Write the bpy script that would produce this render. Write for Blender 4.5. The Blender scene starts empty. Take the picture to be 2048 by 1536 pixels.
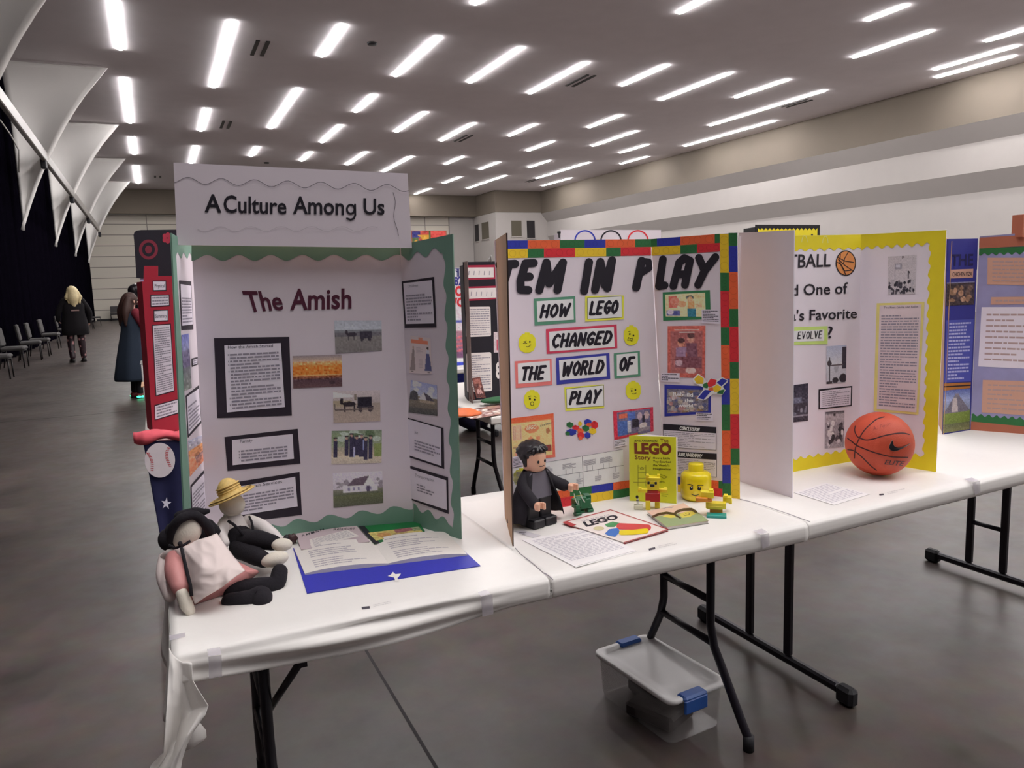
import bpy, math, random
import numpy as np
from mathutils import Vector, Matrix, Euler
random.seed(7)
RS = np.random.RandomState(5)
SC = bpy.context.scene
COL = SC.collection
IMW, IMH = 2048, 1536
# ------------------------------------------------------------------ camera
FPX, YAW, PITCH, ROLL, CAMH = 1535.0, .4310, .12966, -.03093, 1.51
_cy, _sy, _cp, _sp = math.cos(YAW), math.sin(YAW), math.cos(PITCH), math.sin(PITCH)
FW = Vector((_sy*_cp, _cy*_cp, -_sp)); _r = Vector((_cy, -_sy, 0)); _u = _r.cross(FW)
RT = _r*math.cos(ROLL) + _u*math.sin(ROLL); UP = -_r*math.sin(ROLL) + _u*math.cos(ROLL)
EYE = Vector((0, 0, CAMH))
cd = bpy.data.cameras.new('camera'); cam = bpy.data.objects.new('camera', cd); COL.objects.link(cam)
cd.sensor_fit = 'HORIZONTAL'; cd.sensor_width = 36; cd.lens = FPX/IMW*36; cd.clip_start = .05; cd.clip_end = 300
M = Matrix((RT, UP, -FW)).transposed().to_4x4(); M.translation = EYE; cam.matrix_world = M
SC.camera = cam
# ------------------------------------------------------------------ world, exposure
w = bpy.data.worlds.new('hall_air'); SC.world = w; w.use_nodes = True
w.node_tree.nodes['Background'].inputs[0].default_value = (.48, .465, .48, 1)
w.node_tree.nodes['Background'].inputs[1].default_value = .26
SC.view_settings.view_transform = 'Standard'; SC.view_settings.look = 'None'
SC.view_settings.gamma = 1; SC.view_settings.exposure = 0.24; SC.view_settings.use_curve_mapping = False
STRIP_POWER = 58.0

def ray(px, py): return RT*((px-IMW/2)/FPX) + UP*((IMH/2-py)/FPX) + FW
def AZ(px, py, z): d = ray(px, py); return EYE + d*((z-CAMH)/d.z)
def AY(px, py, y): d = ray(px, py); return EYE + d*(y/d.y)
def AX(px, py, x): d = ray(px, py); return EYE + d*(x/d.x)

class Plane:
    """a flat face standing or lying in the hall"""
    def __init__(s, p, n):
        s.p = Vector(p); s.n = Vector(n).normalized()
        if s.n.dot(EYE - s.p) < 0: s.n = -s.n
    def at(s, px, py, off=0.0):
        d = ray(px, py); p = s.p + s.n*off
        return EYE + d*((p-EYE).dot(s.n)/d.dot(s.n))
class Wall(Plane):
    def __init__(s, a, b):
        a = Vector(a); b = Vector(b); Plane.__init__(s, a, (b-a).cross(Vector((0, 0, 1))))
class Flat(Plane):
    def __init__(s, z): Plane.__init__(s, (0, 0, z), (0, 0, 1))
class Ball:
    def __init__(s, c, r): s.c = Vector(c); s.r = r
    def at(s, px, py, off=0.0):
        d = ray(px, py).normalized(); o = EYE - s.c; r = s.r + off
        b = o.dot(d); q = b*b - o.dot(o) + r*r
        return EYE + d*(-b - math.sqrt(max(q, 0)))
class Drum:
    def __init__(s, c, r): s.c = Vector(c); s.r = r
    def at(s, px, py, off=0.0):
        d = ray(px, py); r = s.r + off; ox, oy = EYE.x-s.c.x, EYE.y-s.c.y
        a = d.x*d.x+d.y*d.y; b = ox*d.x+oy*d.y; c = ox*ox+oy*oy-r*r
        return EYE + d*((-b-math.sqrt(max(b*b-a*c, 0)))/a)

# ------------------------------------------------------------------ materials
def lin(c):
    c = c/255.0
    return c/12.92 if c <= .04045 else ((c+.055)/1.055)**2.4
def L3(rgb, g=1.0): return tuple(min(lin(v)*g, .92) for v in rgb)
MATS = {}
def mat(name, rgb, rough=.6, gain=1.0, metal=0, noise=.06, scale=30, bump=0, bscale=80, emit=0, trans=0, alpha=1, sheen=0, coat=0, spec=None):
    if name in MATS: return MATS[name]
    m = bpy.data.materials.new(name); m.use_nodes = True; nt = m.node_tree; b = nt.nodes['Principled BSDF']
    c = L3(rgb, gain) + (1,)
    b.inputs['Base Color'].default_value = c; b.inputs['Roughness'].default_value = rough; b.inputs['Metallic'].default_value = metal
    if spec is not None: b.inputs['Specular IOR Level'].default_value = spec
    if noise or bump:
        tc = nt.nodes.new('ShaderNodeTexCoord'); nz = nt.nodes.new('ShaderNodeTexNoise'); nz.inputs['Scale'].default_value = scale; nz.inputs['Detail'].default_value = 4
        nt.links.new(tc.outputs['Object'], nz.inputs['Vector'])
    if noise:
        mx = nt.nodes.new('ShaderNodeMix'); mx.data_type = 'RGBA'
        mx.inputs[6].default_value = tuple(v*(1-noise) for v in c[:3])+(1,); mx.inputs[7].default_value = tuple(min(1, v*(1+noise)) for v in c[:3])+(1,)
        nt.links.new(nz.outputs['Fac'], mx.inputs[0]); nt.links.new(mx.outputs[2], b.inputs['Base Color'])
    if bump:
        n2 = nt.nodes.new('ShaderNodeTexNoise'); n2.inputs['Scale'].default_value = bscale; nt.links.new(tc.outputs['Object'], n2.inputs['Vector'])
        bp = nt.nodes.new('ShaderNodeBump'); bp.inputs['Strength'].default_value = bump; bp.inputs['Distance'].default_value = .01
        nt.links.new(n2.outputs['Fac'], bp.inputs['Height']); nt.links.new(bp.outputs['Normal'], b.inputs['Normal'])
    if emit:
        b.inputs['Emission Color'].default_value = c; b.inputs['Emission Strength'].default_value = emit
    if trans: b.inputs['Transmission Weight'].default_value = trans
    if alpha < 1: b.inputs['Alpha'].default_value = alpha
    if sheen: b.inputs['Sheen Weight'].default_value = sheen
    if coat: b.inputs['Coat Weight'].default_value = coat; b.inputs['Coat Roughness'].default_value = .1
    MATS[name] = m; return m
def print_mat():
    if 'printed_picture' in MATS: return MATS['printed_picture']
    m = bpy.data.materials.new('printed_picture'); m.use_nodes = True; nt = m.node_tree; b = nt.nodes['Principled BSDF']
    a = nt.nodes.new('ShaderNodeVertexColor'); a.layer_name = 'Ink'
    nt.links.new(a.outputs['Color'], b.inputs['Base Color']); b.inputs['Roughness'].default_value = .55
    MATS['printed_picture'] = m; return m

# ------------------------------------------------------------------ objects
BASE = {}
def tag(o, label=None, cat=None, group=None, kind=None):
    if label: o['label'] = label
    if cat: o['category'] = cat
    if group: o['group'] = group
    if kind: o['kind'] = kind
    return o
def thing(name, loc, label, cat, group=None):
    o = bpy.data.objects.new(name, None); COL.objects.link(o); o.location = loc; o.empty_display_size = .05
    BASE[o.name] = Vector(loc); return tag(o, label, cat, group)
class MB:
    """collects shapes in hall coordinates and links them as one mesh object"""
    def __init__(s): s.v = []; s.f = []; s.m = []; s.ms = []; s.c = {}; s.sm = []
    def mi(s, m):
        if m not in s.ms: s.ms.append(m)
        return s.ms.index(m)
    def poly(s, pts, m, smooth=False):
        i = len(s.v); s.v += [Vector(p) for p in pts]; s.f.append(list(range(i, i+len(pts)))); s.m.append(s.mi(m)); s.sm.append(smooth)
    def mesh(s, vs, fs, m, smooth=False):
        i = len(s.v); s.v += [Vector(p) for p in vs]; k = s.mi(m)
        for f in fs: s.f.append([q+i for q in f]); s.m.append(k); s.sm.append(smooth)
    def box(s, c, d, m, rot=None, bev=0):
        c = Vector(c); x, y, z = d[0]/2, d[1]/2, d[2]/2
        R = Euler(rot).to_matrix() if rot is not None and not isinstance(rot, Matrix) else (rot or Matrix.Identity(3))
        b = min(bev, x*.9, y*.9, z*.9)
        if b <= 0:
            vs = [c + R @ Vector((sx*x, sy*y, sz*z)) for sz in (-1, 1) for sy in (-1, 1) for sx in (-1, 1)]
            s.mesh(vs, [(0, 2, 3, 1), (4, 5, 7, 6), (0, 1, 5, 4), (2, 6, 7, 3), (0, 4, 6, 2), (1, 3, 7, 5)], m); return
        rings = []
        for (zz, ins) in ((-z, b), (-z+b, 0), (z-b, 0), (z, b)):
            ring = []
            for (sx, sy) in ((1, 1), (-1, 1), (-1, -1), (1, -1)):
                X, Y = x-ins, y-ins
                cut = b if ins == 0 else b*.5
                if sx*sy > 0: a1 = (sx*X, sy*(Y-cut)); a2 = (sx*(X-cut), sy*Y)
                else: a1 = (sx*(X-cut), sy*Y); a2 = (sx*X, sy*(Y-cut))
                ring += [a1, a2]
            rings.append([c + R @ Vector((p[0], p[1], zz)) for p in ring])
        s.loft(rings, m, smooth=False)
    def loft(s, rings, m, closed=True, caps=True, smooth=True):
        n = len(rings[0]); vs = [p for r in rings for p in r]; fs = []
        for i in range(len(rings)-1):
            for j in range(n if closed else n-1):
                k = (j+1) % n; fs.append((i*n+j, i*n+k, (i+1)*n+k, (i+1)*n+j))
        if caps and closed: fs.append(tuple(reversed(range(n)))); fs.append(tuple((len(rings)-1)*n+j for j in range(n)))
        s.mesh(vs, fs, m, smooth)
    def tube(s, path, r, m, n=10, caps=True, smooth=True, squash=None):
        P = [Vector(p) for p in path]; rr = r if isinstance(r, (list, tuple)) else [r]*len(P); rings = []; ref = None
        for i, p in enumerate(P):
            t = (P[min(i+1, len(P)-1)] - P[max(i-1, 0)]).normalized()
            if ref is None: ref = Vector((0, 0, 1)) if abs(t.z) < .9 else Vector((0, 1, 0))
            a = (ref - t*ref.dot(t)).normalized(); b = t.cross(a); ref = a
            q = squash or 1
            rings.append([p + a*(rr[i]*math.cos(2*math.pi*k/n)*q) + b*(rr[i]*math.sin(2*math.pi*k/n)) for k in range(n)])
        s.loft(rings, m, caps=caps, smooth=smooth)
    def limb(s, path, radii, m, n=14, sub=6):
        """smooth tapering limb with rounded ends"""
        P = [Vector(p) for p in path]; Q = []; R = []
        for i in range(len(P)-1):
            p0 = P[max(i-1, 0)]; p1 = P[i]; p2 = P[i+1]; p3 = P[min(i+2, len(P)-1)]
            for k in range(sub):
                t = k/sub
                Q.append(.5*((2*p1)+(p2-p0)*t+(2*p0-5*p1+4*p2-p3)*t*t+(3*p1-p0-3*p2+p3)*t**3))
                u = t*t*(3-2*t); R.append(radii[i]*(1-u)+radii[i+1]*u)
        Q.append(P[-1]); R.append(radii[-1])
        d0 = (Q[0]-Q[1]).normalized(); d1 = (Q[-1]-Q[-2]).normalized()
        pre = [(Q[0]+d0*R[0]*math.sin(a), R[0]*math.cos(a)) for a in (1.5, 1.2, .85, .45)]
        post = [(Q[-1]+d1*R[-1]*math.sin(a), R[-1]*math.cos(a)) for a in (.45, .85, 1.2, 1.5)]
        s.tube([p for p, _ in pre]+Q+[p for p, _ in post], [r for _, r in pre]+R+[r for _, r in post], m, n=n)
    def ell(s, c, r, m, rot=None, n=20, k=12, fn=None):
        c = Vector(c); R = Euler(rot).to_matrix() if rot is not None and not isinstance(rot, Matrix) else (rot or Matrix.Identity(3)); rings = []
        for i in range(k+1):
            a = -math.pi/2 + math.pi*i/k; rg = []
            for j in range(n):
                b = 2*math.pi*j/n; d = Vector((math.cos(a)*math.cos(b), math.cos(a)*math.sin(b), math.sin(a)))
                q = fn(d) if fn else 1.0
                rg.append(c + R @ Vector((d.x*r[0]*q, d.y*r[1]*q, d.z*r[2]*q)))
            rings.append(rg)
        s.loft(rings, m, caps=False)
    def lathe(s, c, prof, m, n=32, axis=None, smooth=True):
        c = Vector(c); R = axis or Matrix.Identity(3)
        rings = [[c + R @ Vector((r*math.cos(2*math.pi*j/n), r*math.sin(2*math.pi*j/n), z)) for j in range(n)] for r, z in prof]
        s.loft(rings, m, smooth=smooth)
    def prism(s, pts, vec, m, mside=None):
        P = [Vector(p) for p in pts]; v = Vector(vec); n = len(P); Q = [p+v for p in P]
        s.poly(P, m); s.poly(list(reversed(Q)), mside or m)
        for i in range(n): s.poly([P[(i+1) % n], P[i], Q[i], Q[(i+1) % n]], mside or m)
    def grid(s, fn, nu, nv, m, smooth=True):
        vs = [fn(i/nu, j/nv) for j in range(nv+1) for i in range(nu+1)]
        fs = [(j*(nu+1)+i, j*(nu+1)+i+1, (j+1)*(nu+1)+i+1, (j+1)*(nu+1)+i) for j in range(nv) for i in range(nu)]
        s.mesh(vs, fs, m, smooth)
    def build(s, name, parent=None, label=None, cat=None, group=None, kind=None, base=None, solid=0, sub=0):
        top = parent
        while top is not None and top.parent is not None: top = top.parent
        if top is not None: b = BASE[top.name]
        else:
            if base is None:
                xs = [p.x for p in s.v]; ys = [p.y for p in s.v]; zs = [p.z for p in s.v]
                base = ((min(xs)+max(xs))/2, (min(ys)+max(ys))/2, min(zs))
            b = Vector(base)
        me = bpy.data.meshes.new(name); me.from_pydata([p-b for p in s.v], [], s.f)
        for m in s.ms: me.materials.append(m)
        me.polygons.foreach_set('material_index', s.m); me.polygons.foreach_set('use_smooth', s.sm)
        if s.c:
            ca = me.color_attributes.new('Ink', 'FLOAT_COLOR', 'POINT')
            arr = np.ones((len(s.v), 4), np.float32)
            for i, c in s.c.items(): arr[i, :3] = c
            ca.data.foreach_set('color', arr.ravel())
        me.update(); o = bpy.data.objects.new(name, me); COL.objects.link(o)
        if parent is not None: o.parent = parent
        else: o.location = b; BASE[o.name] = b
        if solid: md = o.modifiers.new('thickness', 'SOLIDIFY'); md.thickness = solid; md.offset = -1
        if sub: md = o.modifiers.new('smooth', 'SUBSURF'); md.levels = sub; md.render_levels = sub
        return tag(o, label, cat, group, kind)

# ------------------------------------------------------------------ printed matter, drawn on a surface of the hall
def bil(q, u, v):
    """q = tl, tr, br, bl in photo coordinates; v runs downwards"""
    (ax, ay), (bx, by), (cx, cy), (dx, dy) = q
    return ((ax*(1-u)+bx*u)*(1-v)+(dx*(1-u)+cx*u)*v, (ay*(1-u)+by*u)*(1-v)+(dy*(1-u)+cy*u)*v)
def T(pts, ox, oy, s): return [(ox+x/s, oy+y/s) for x, y in pts]
class Cv:
    """a small painted canvas (a printed photo)"""
    def __init__(s, w, h, c=(200, 200, 200)): s.w = w; s.h = h; s.a = np.zeros((h, w, 3)); s.a[:] = c; y, x = np.mgrid[0:h, 0:w]; s.x = x/(w-1); s.y = y/(h-1)
    def put(s, mk, c): s.a[mk] = c; return s
    def grad(s, v0, c0, v1, c1):
        t = np.clip((s.y-v0)/(v1-v0), 0, 1)[..., None]; mk = (s.y >= v0) & (s.y <= v1)
        s.a[mk] = (np.array(c0)*(1-t)+np.array(c1)*t)[mk]; return s
    def rect(s, u0, v0, u1, v1, c): return s.put((s.x >= u0) & (s.x <= u1) & (s.y >= v0) & (s.y <= v1), c)
    def ell(s, cx, cy, rx, ry, c): return s.put(((s.x-cx)/rx)**2+((s.y-cy)/ry)**2 <= 1, c)
    def poly(s, p, c):
        ins = np.zeros(s.x.shape, bool); n = len(p)
        for i in range(n):
            (x0, y0), (x1, y1) = p[i], p[(i+1) % n]
            if y0 == y1: continue
            cr = ((s.y >= min(y0, y1)) & (s.y < max(y0, y1)) & (s.x < (x1-x0)*(s.y-y0)/(y1-y0)+x0)); ins ^= cr
        return s.put(ins, c)
    def noise(s, amp, cell=1, band=None):
        h, w = s.h//cell+2, s.w//cell+2
        n = np.kron(RS.randn(h, w), np.ones((cell, cell)))[:s.h, :s.w]*amp
        if band is not None: n = n*((s.y >= band[0]) & (s.y <= band[1]))
        s.a = np.clip(s.a+n[..., None], 0, 255); return s
    def blobs(s, n, cols, box=(0, 0, 1, 1), r=(.02, .06)):
        for _ in range(n):
            s.ell(box[0]+(box[2]-box[0])*RS.rand(), box[1]+(box[3]-box[1])*RS.rand(), r[0]+(r[1]-r[0])*RS.rand(), r[0]+(r[1]-r[0])*RS.rand(), cols[RS.randint(len(cols))])
        return s
def paint(mb, sf, q, cv, off, gain=1.0):
    i0 = len(mb.v); k = mb.mi(print_mat())
    for j in range(cv.h):
        for i in range(cv.w):
            mb.v.append(sf.at(*bil(q, i/(cv.w-1), j/(cv.h-1)), off))
    c = cv.a/255.0; c = np.where(c <= .04045, c/12.92, ((c+.055)/1.055)**2.4)*gain; c = np.clip(c, 0, .9).reshape(-1, 3)
    for n in range(len(c)): mb.c[i0+n] = c[n]
    for j in range(cv.h-1):
        for i in range(cv.w-1):
            a = i0+j*cv.w+i; mb.f.append([a, a+1, a+cv.w+1, a+cv.w]); mb.m.append(k); mb.sm.append(False)
def quad(mb, sf, q, m, off): mb.poly([sf.at(x, y, off) for x, y in reversed(q)], m)
def shape(mb, sf, pts, m, off): mb.poly([sf.at(x, y, off) for x, y in pts], m)
def stroke(mb, sf, pts, r, m, off, cap=7):
    """a pen stroke with round ends along photo points, radius r"""
    n = 0
    for (x0, y0), (x1, y1) in zip(pts[:-1], pts[1:]):
        a = math.atan2(y1-y0, x1-x0)
        P = [(x1+r*math.cos(a-math.pi/2+math.pi*k/cap), y1+r*math.sin(a-math.pi/2+math.pi*k/cap)) for k in range(cap+1)]
        P += [(x0+r*math.cos(a+math.pi/2+math.pi*k/cap), y0+r*math.sin(a+math.pi/2+math.pi*k/cap)) for k in range(cap+1)]
        shape(mb, sf, P, m, off+n*.00004); n += 1
def ring(mb, sf, cx, cy, rx, ry, wd, m, off, n=28, a0=0, a1=2*math.pi):
    for k in range(n):
        p = [a0+(a1-a0)*k/n, a0+(a1-a0)*(k+1)/n]
        q = [(cx+(rx)*math.cos(a), cy+(ry)*math.sin(a)) for a in p]+[(cx+(rx-wd)*math.cos(a), cy+(ry-wd)*math.sin(a)) for a in reversed(p)]
        shape(mb, sf, q, m, off)
def disc(mb, sf, cx, cy, rx, ry, m, off, n=20): shape(mb, sf, [(cx+rx*math.cos(2*math.pi*k/n), cy+ry*math.sin(2*math.pi*k/n)) for k in range(n)], m, off)
FONTC = {}
def glyphs(txt, bold=0, shear=0):
    key = (txt, bold, shear)
    if key not in FONTC:
        cu = bpy.data.curves.new('t', 'FONT'); cu.body = txt; cu.resolution_u = 3; cu.offset = bold; cu.shear = shear
        o = bpy.data.objects.new('t', cu); COL.objects.link(o); dg = bpy.context.evaluated_depsgraph_get(); dg.update()
        me = bpy.data.meshes.new_from_object(o.evaluated_get(dg))
        vs = [(v.co.x, v.co.y) for v in me.vertices]; fs = [tuple(p.vertices) for p in me.polygons]
        bpy.data.objects.remove(o); bpy.data.curves.remove(cu); bpy.data.meshes.remove(me); FONTC[key] = (vs, fs)
    return FONTC[key]
CAPH = None
def text(mb, sf, txt, q, m, off, bold=0, shear=0):
    """q = capital-line left, right, baseline right, left in photo coordinates"""
    global CAPH
    if CAPH is None: CAPH = max(y for _, y in glyphs('H')[0])
    vs, fs = glyphs(txt, bold, shear)
    if not vs: return
    x0 = min(x for x, _ in vs); x1 = max(x for x, _ in vs)
    P = [sf.at(*bil(q, (x-x0)/(x1-x0), 1-y/CAPH), off) for x, y in vs]
    mb.mesh(P, fs, m)
def scribble(mb, sf, q, rows, m, off, fill=.5, u0=.06, u1=.95, v0=.05, v1=.95, bullets=(), short=.3, m2=None):
    """lines of unreadably small print"""
    for r in range(rows):
        va = v0+(v1-v0)*(r+.5-fill/2)/rows; vb = v0+(v1-v0)*(r+.5+fill/2)/rows
        end = u1 if random.random() > short else u0+(u1-u0)*random.uniform(.35, .9)
        x = u0
        if r in bullets:
            shape(mb, sf, [bil(q, x-.035, va), bil(q, x-.02, va), bil(q, x-.02, vb), bil(q, x-.035, vb)], m2 or m, off)
        while x < end-.015:
            L = min(random.uniform(.04, .14), end-x)
            shape(mb, sf, [bil(q, x, va), bil(q, x+L, va), bil(q, x+L, vb), bil(q, x, vb)], m, off); x += L+.016
def wave_band(mb, sf, o0, o1, i0, i1, amp, periods, m, off, ph=0, n=None):
    """paper trim: straight outer edge o0-o1, scalloped inner edge i0-i1"""
    n = n or int(periods*10)+2; dx, dy = i0[0]-o0[0], i0[1]-o0[1]; d = math.hypot(dx, dy) or 1; dx /= d; dy /= d
    A = []; B = []
    for k in range(n+1):
        t = k/n; A.append((o0[0]+(o1[0]-o0[0])*t, o0[1]+(o1[1]-o0[1])*t)); s = amp*math.sin(2*math.pi*periods*t+ph)
        B.append((i0[0]+(i1[0]-i0[0])*t+dx*s, i0[1]+(i1[1]-i0[1])*t+dy*s))
    vs = [sf.at(*p, off) for p in A]+[sf.at(*p, off) for p in B]
    mb.mesh(vs, [(k, k+1, n+2+k, n+1+k) for k in range(n)], m)
# ------------------------------------------------------------------ the hall
CH = 8.0
def mat_floor():
    m = bpy.data.materials.new('polished_concrete'); m.use_nodes = True; nt = m.node_tree; b = nt.nodes['Principled BSDF']; L = nt.links.new
    tc = nt.nodes.new('ShaderNodeTexCoord'); n1 = nt.nodes.new('ShaderNodeTexNoise'); n1.inputs['Scale'].default_value = 1.3; n1.inputs['Detail'].default_value = 8; n1.inputs['Roughness'].default_value = .65
    n2 = nt.nodes.new('ShaderNodeTexNoise'); n2.inputs['Scale'].default_value = 9; n2.inputs['Detail'].default_value = 6
    for n in (n1, n2): L(tc.outputs['Object'], n.inputs['Vector'])
    r1 = nt.nodes.new('ShaderNodeValToRGB'); r1.color_ramp.elements[0].position = .3; r1.color_ramp.elements[1].position = .72
    r1.color_ramp.elements[0].color = L3((52, 44, 42))+(1,); r1.color_ramp.elements[1].color = L3((104, 92, 86))+(1,)
    mx = nt.nodes.new('ShaderNodeMix'); mx.data_type = 'RGBA'; mx.blend_type = 'MULTIPLY'; mx.inputs[0].default_value = .45
    L(n1.outputs['Fac'], r1.inputs['Fac']); L(r1.outputs['Color'], mx.inputs[6]); L(n2.outputs['Color'], mx.inputs[7]); L(mx.outputs[2], b.inputs['Base Color'])
    mr = nt.nodes.new('ShaderNodeMapRange'); mr.inputs['To Min'].default_value = .30; mr.inputs['To Max'].default_value = .48
    L(n2.outputs['Fac'], mr.inputs['Value']); L(mr.outputs[0], b.inputs['Roughness']); b.inputs['Specular IOR Level'].default_value = .5
    return m
def mat_blocks():
    m = bpy.data.materials.new('panelled_wall'); m.use_nodes = True; nt = m.node_tree; b = nt.nodes['Principled BSDF']; L = nt.links.new
    tc = nt.nodes.new('ShaderNodeTexCoord'); sp = nt.nodes.new('ShaderNodeSeparateXYZ'); cb = nt.nodes.new('ShaderNodeCombineXYZ'); L(tc.outputs['Object'], sp.inputs[0]); L(sp.outputs[0], cb.inputs[0]); L(sp.outputs[2], cb.inputs[1])
    br = nt.nodes.new('ShaderNodeTexBrick'); br.offset = 0; br.inputs['Scale'].default_value = 1; br.inputs['Brick Width'].default_value = 4.6; br.inputs['Row Height'].default_value = .66; br.inputs['Mortar Size'].default_value = .025
    br.inputs['Color1'].default_value = L3((222, 214, 200))+(1,); br.inputs['Color2'].default_value = L3((216, 208, 196))+(1,); br.inputs['Mortar'].default_value = L3((140, 132, 124))+(1,)
    L(cb.outputs[0], br.inputs['Vector']); L(br.outputs['Color'], b.inputs['Base Color']); b.inputs['Roughness'].default_value = .6
    return m
m_white = mat('white_plaster', (182, 176, 172), .8, noise=.03, scale=2)
m_taupe = mat('taupe_plaster', (120, 110, 98), .8, noise=.05, scale=1.2)
m_ceil = mat('grey_ceiling', (236, 230, 233), .9, noise=.05, scale=1.5)
m_curt = mat('black_drape', (9, 7, 14), 1.0, noise=.3, scale=6, spec=0.0)
m_dark = mat('dark_opening', (34, 30, 34), .5)
m_groove = mat('saw_cut', (38, 33, 36), .8)
m_sail = mat('white_sail_panel', (232, 228, 224), .6, noise=.03, scale=2)
m_rail = mat('grey_steel', (150, 146, 142), .4, metal=.3)
m_black = mat('black_paint', (22, 20, 26), .45, noise=.15)

mb = MB(); mb.grid(lambda u, v: Vector((-3.6+43*u, -16+70.5*v, 0)), 2, 2, mat_floor(), False)
gx = .689
mb.poly([(gx-.006, -10, .0006), (gx+.006, -10, .0006), (gx+.006, 50, .0006), (gx-.006, 50, .0006)], m_groove)
mb.poly([(9.7, -10, .0006), (9.71, -10, .0006), (9.71, 50, .0006), (9.7, 50, .0006)], m_groove)
mb.poly([(-3.3, 11.2, .0006), (39, 11.2, .0006), (39, 11.22, .0006), (-3.3, 11.22, .0006)], m_groove)
mb.build('floor', kind='structure', base=(0, 0, 0))
mb = MB(); mb.box((11, 19, CH+.1), (30, 70, .2), m_ceil); mb.build('ceiling', kind='structure', base=(0, 0, CH+.1))
# left wall behind the drapes
mb = MB(); mb.box((-3.85, 19, 4), (.1, 70, 8.0), m_black); mb.build('wall_left', kind='structure', base=(0, 0, 0))
mb = MB()
def drape(u, v):
    y = 8+45.8*u; return Vector((-3.42+.07*math.sin(y*9.0)+.04*math.sin(y*23+1), y, .03+7.9*v))
mb.grid(drape, 900, 2, m_curt); mb.build('curtain', label='long black floor-to-ceiling curtain along the left side of the hall', cat='curtain', base=(-3.4, 30, 0))
# far wall: taupe bulkhead, panelled wall, white wall, corner block with openings
YF = 53.45
zb = AY(822, 432, YF).z; xj = AY(903, 500, YF+.5).x; xr = AZ(951, 392, CH).x; YB = AZ(990, 380.5, CH).y; XR = 25.7
mb = MB(); mb.box((10.5, YF+.4, (CH+zb)/2), (28, .8, CH-zb), m_taupe); mb.build('wall_back_upper', kind='structure')
mb = MB(); mb.box(((-3.4+xj)/2, YF+1.0, zb/2), (xj+3.4, .2, zb), mat_blocks()); mb.build('wall_back', kind='structure', base=(0, YF+.9, 0))
mb = MB(); mb.box(((xj+xr)/2, YF+.9, zb/2), (xr-xj, .4, zb), m_white); mb.build('wall_back_right', kind='structure')
zc = AZ(990, 380.5, CH) and AY(1030, 424.5, YB).z
mb = MB(); mb.box((xr+2.4, YB+2.1, (CH+zc)/2), (4.8, 4.2, CH-zc-.01), m_taupe); mb.build('wall_corner_upper', kind='structure')
mb = MB(); mb.box((xr+2.4, YB+2.14, zc/2), (4.72, 4.2, zc), m_white); mb.build('wall_corner', kind='structure')
k = 0
for (x0, y0, x1, y1, side) in ((950.5, 450, 957.5, 482, 1), (964, 446, 977.5, 477, 1), (1023, 441.5, 1043, 473, 0), (1054, 441.5, 1069.5, 476, 0)):
    k += 1; mb = MB(); f = (lambda a, b: AX(a, b, xr+.03)) if side else (lambda a, b: AY(a, b, YB+.03))
    P = [f(x0, y0), f(x1, y0), f(x1, y1), f(x0, y1)]; z0 = min(p.z for p in P); z1 = max(p.z for p in P)
    mf = m_dark if k in (1, 4) else mat('olive_opening', (92, 86, 72), .5)
    c = (P[0]+P[2])/2
    if side: L = abs(P[0].y-P[1].y); mb.box((xr+.03, c.y, c.z), (.05, L, z1-z0), mf); mb.box((xr+.01, c.y, z0-.03), (.1, L+.1, .06), m_white)
    else: L = abs(P[0].x-P[1].x); mb.box((c.x, YB+.03, c.z), (L, .05, z1-z0), mf); mb.box((c.x, YB+.01, z0-.03), (L+.1, .1, .06), m_white)
    mb.build('window_%d' % k, kind='structure')
mb = MB(); mb.box(((-3.3+xr)/2, YF+.88, .06), (xr+3.3, .04, .12), m_black); mb.build('baseboard_back', kind='structure')
# right wall: bulkheads stepping back
z1 = AX(2048, 224, XR).z; X1 = XR+.5; z1b = AX(2048, 267, X1).z; z2 = AX(2048, 330, X1).z; X2 = X1+.45; z2b = AX(2048, 373, X2).z
prof = [(XR, CH), (XR, z1), (X1, z1b), (X1, z2), (X2, z2b), (X2, 0)]
ms = [m_taupe, m_white, m_white, m_white, m_white]
mb = MB(); ya, yb = -14, YB
for i in range(5):
    (xa, za_), (xb_, zb_) = prof[i], prof[i+1]
    mb.poly([(xa, ya, za_), (xb_, ya, zb_), (xb_, yb, zb_), (xa, yb, za_)], ms[i])
mb.poly([(XR, yb, z1), (XR+.05, yb, z1), (X2, yb, z2b), (X1, yb, z2)], m_white)
mb.build('wall_right', kind='structure', base=(XR, 0, 0))
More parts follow.
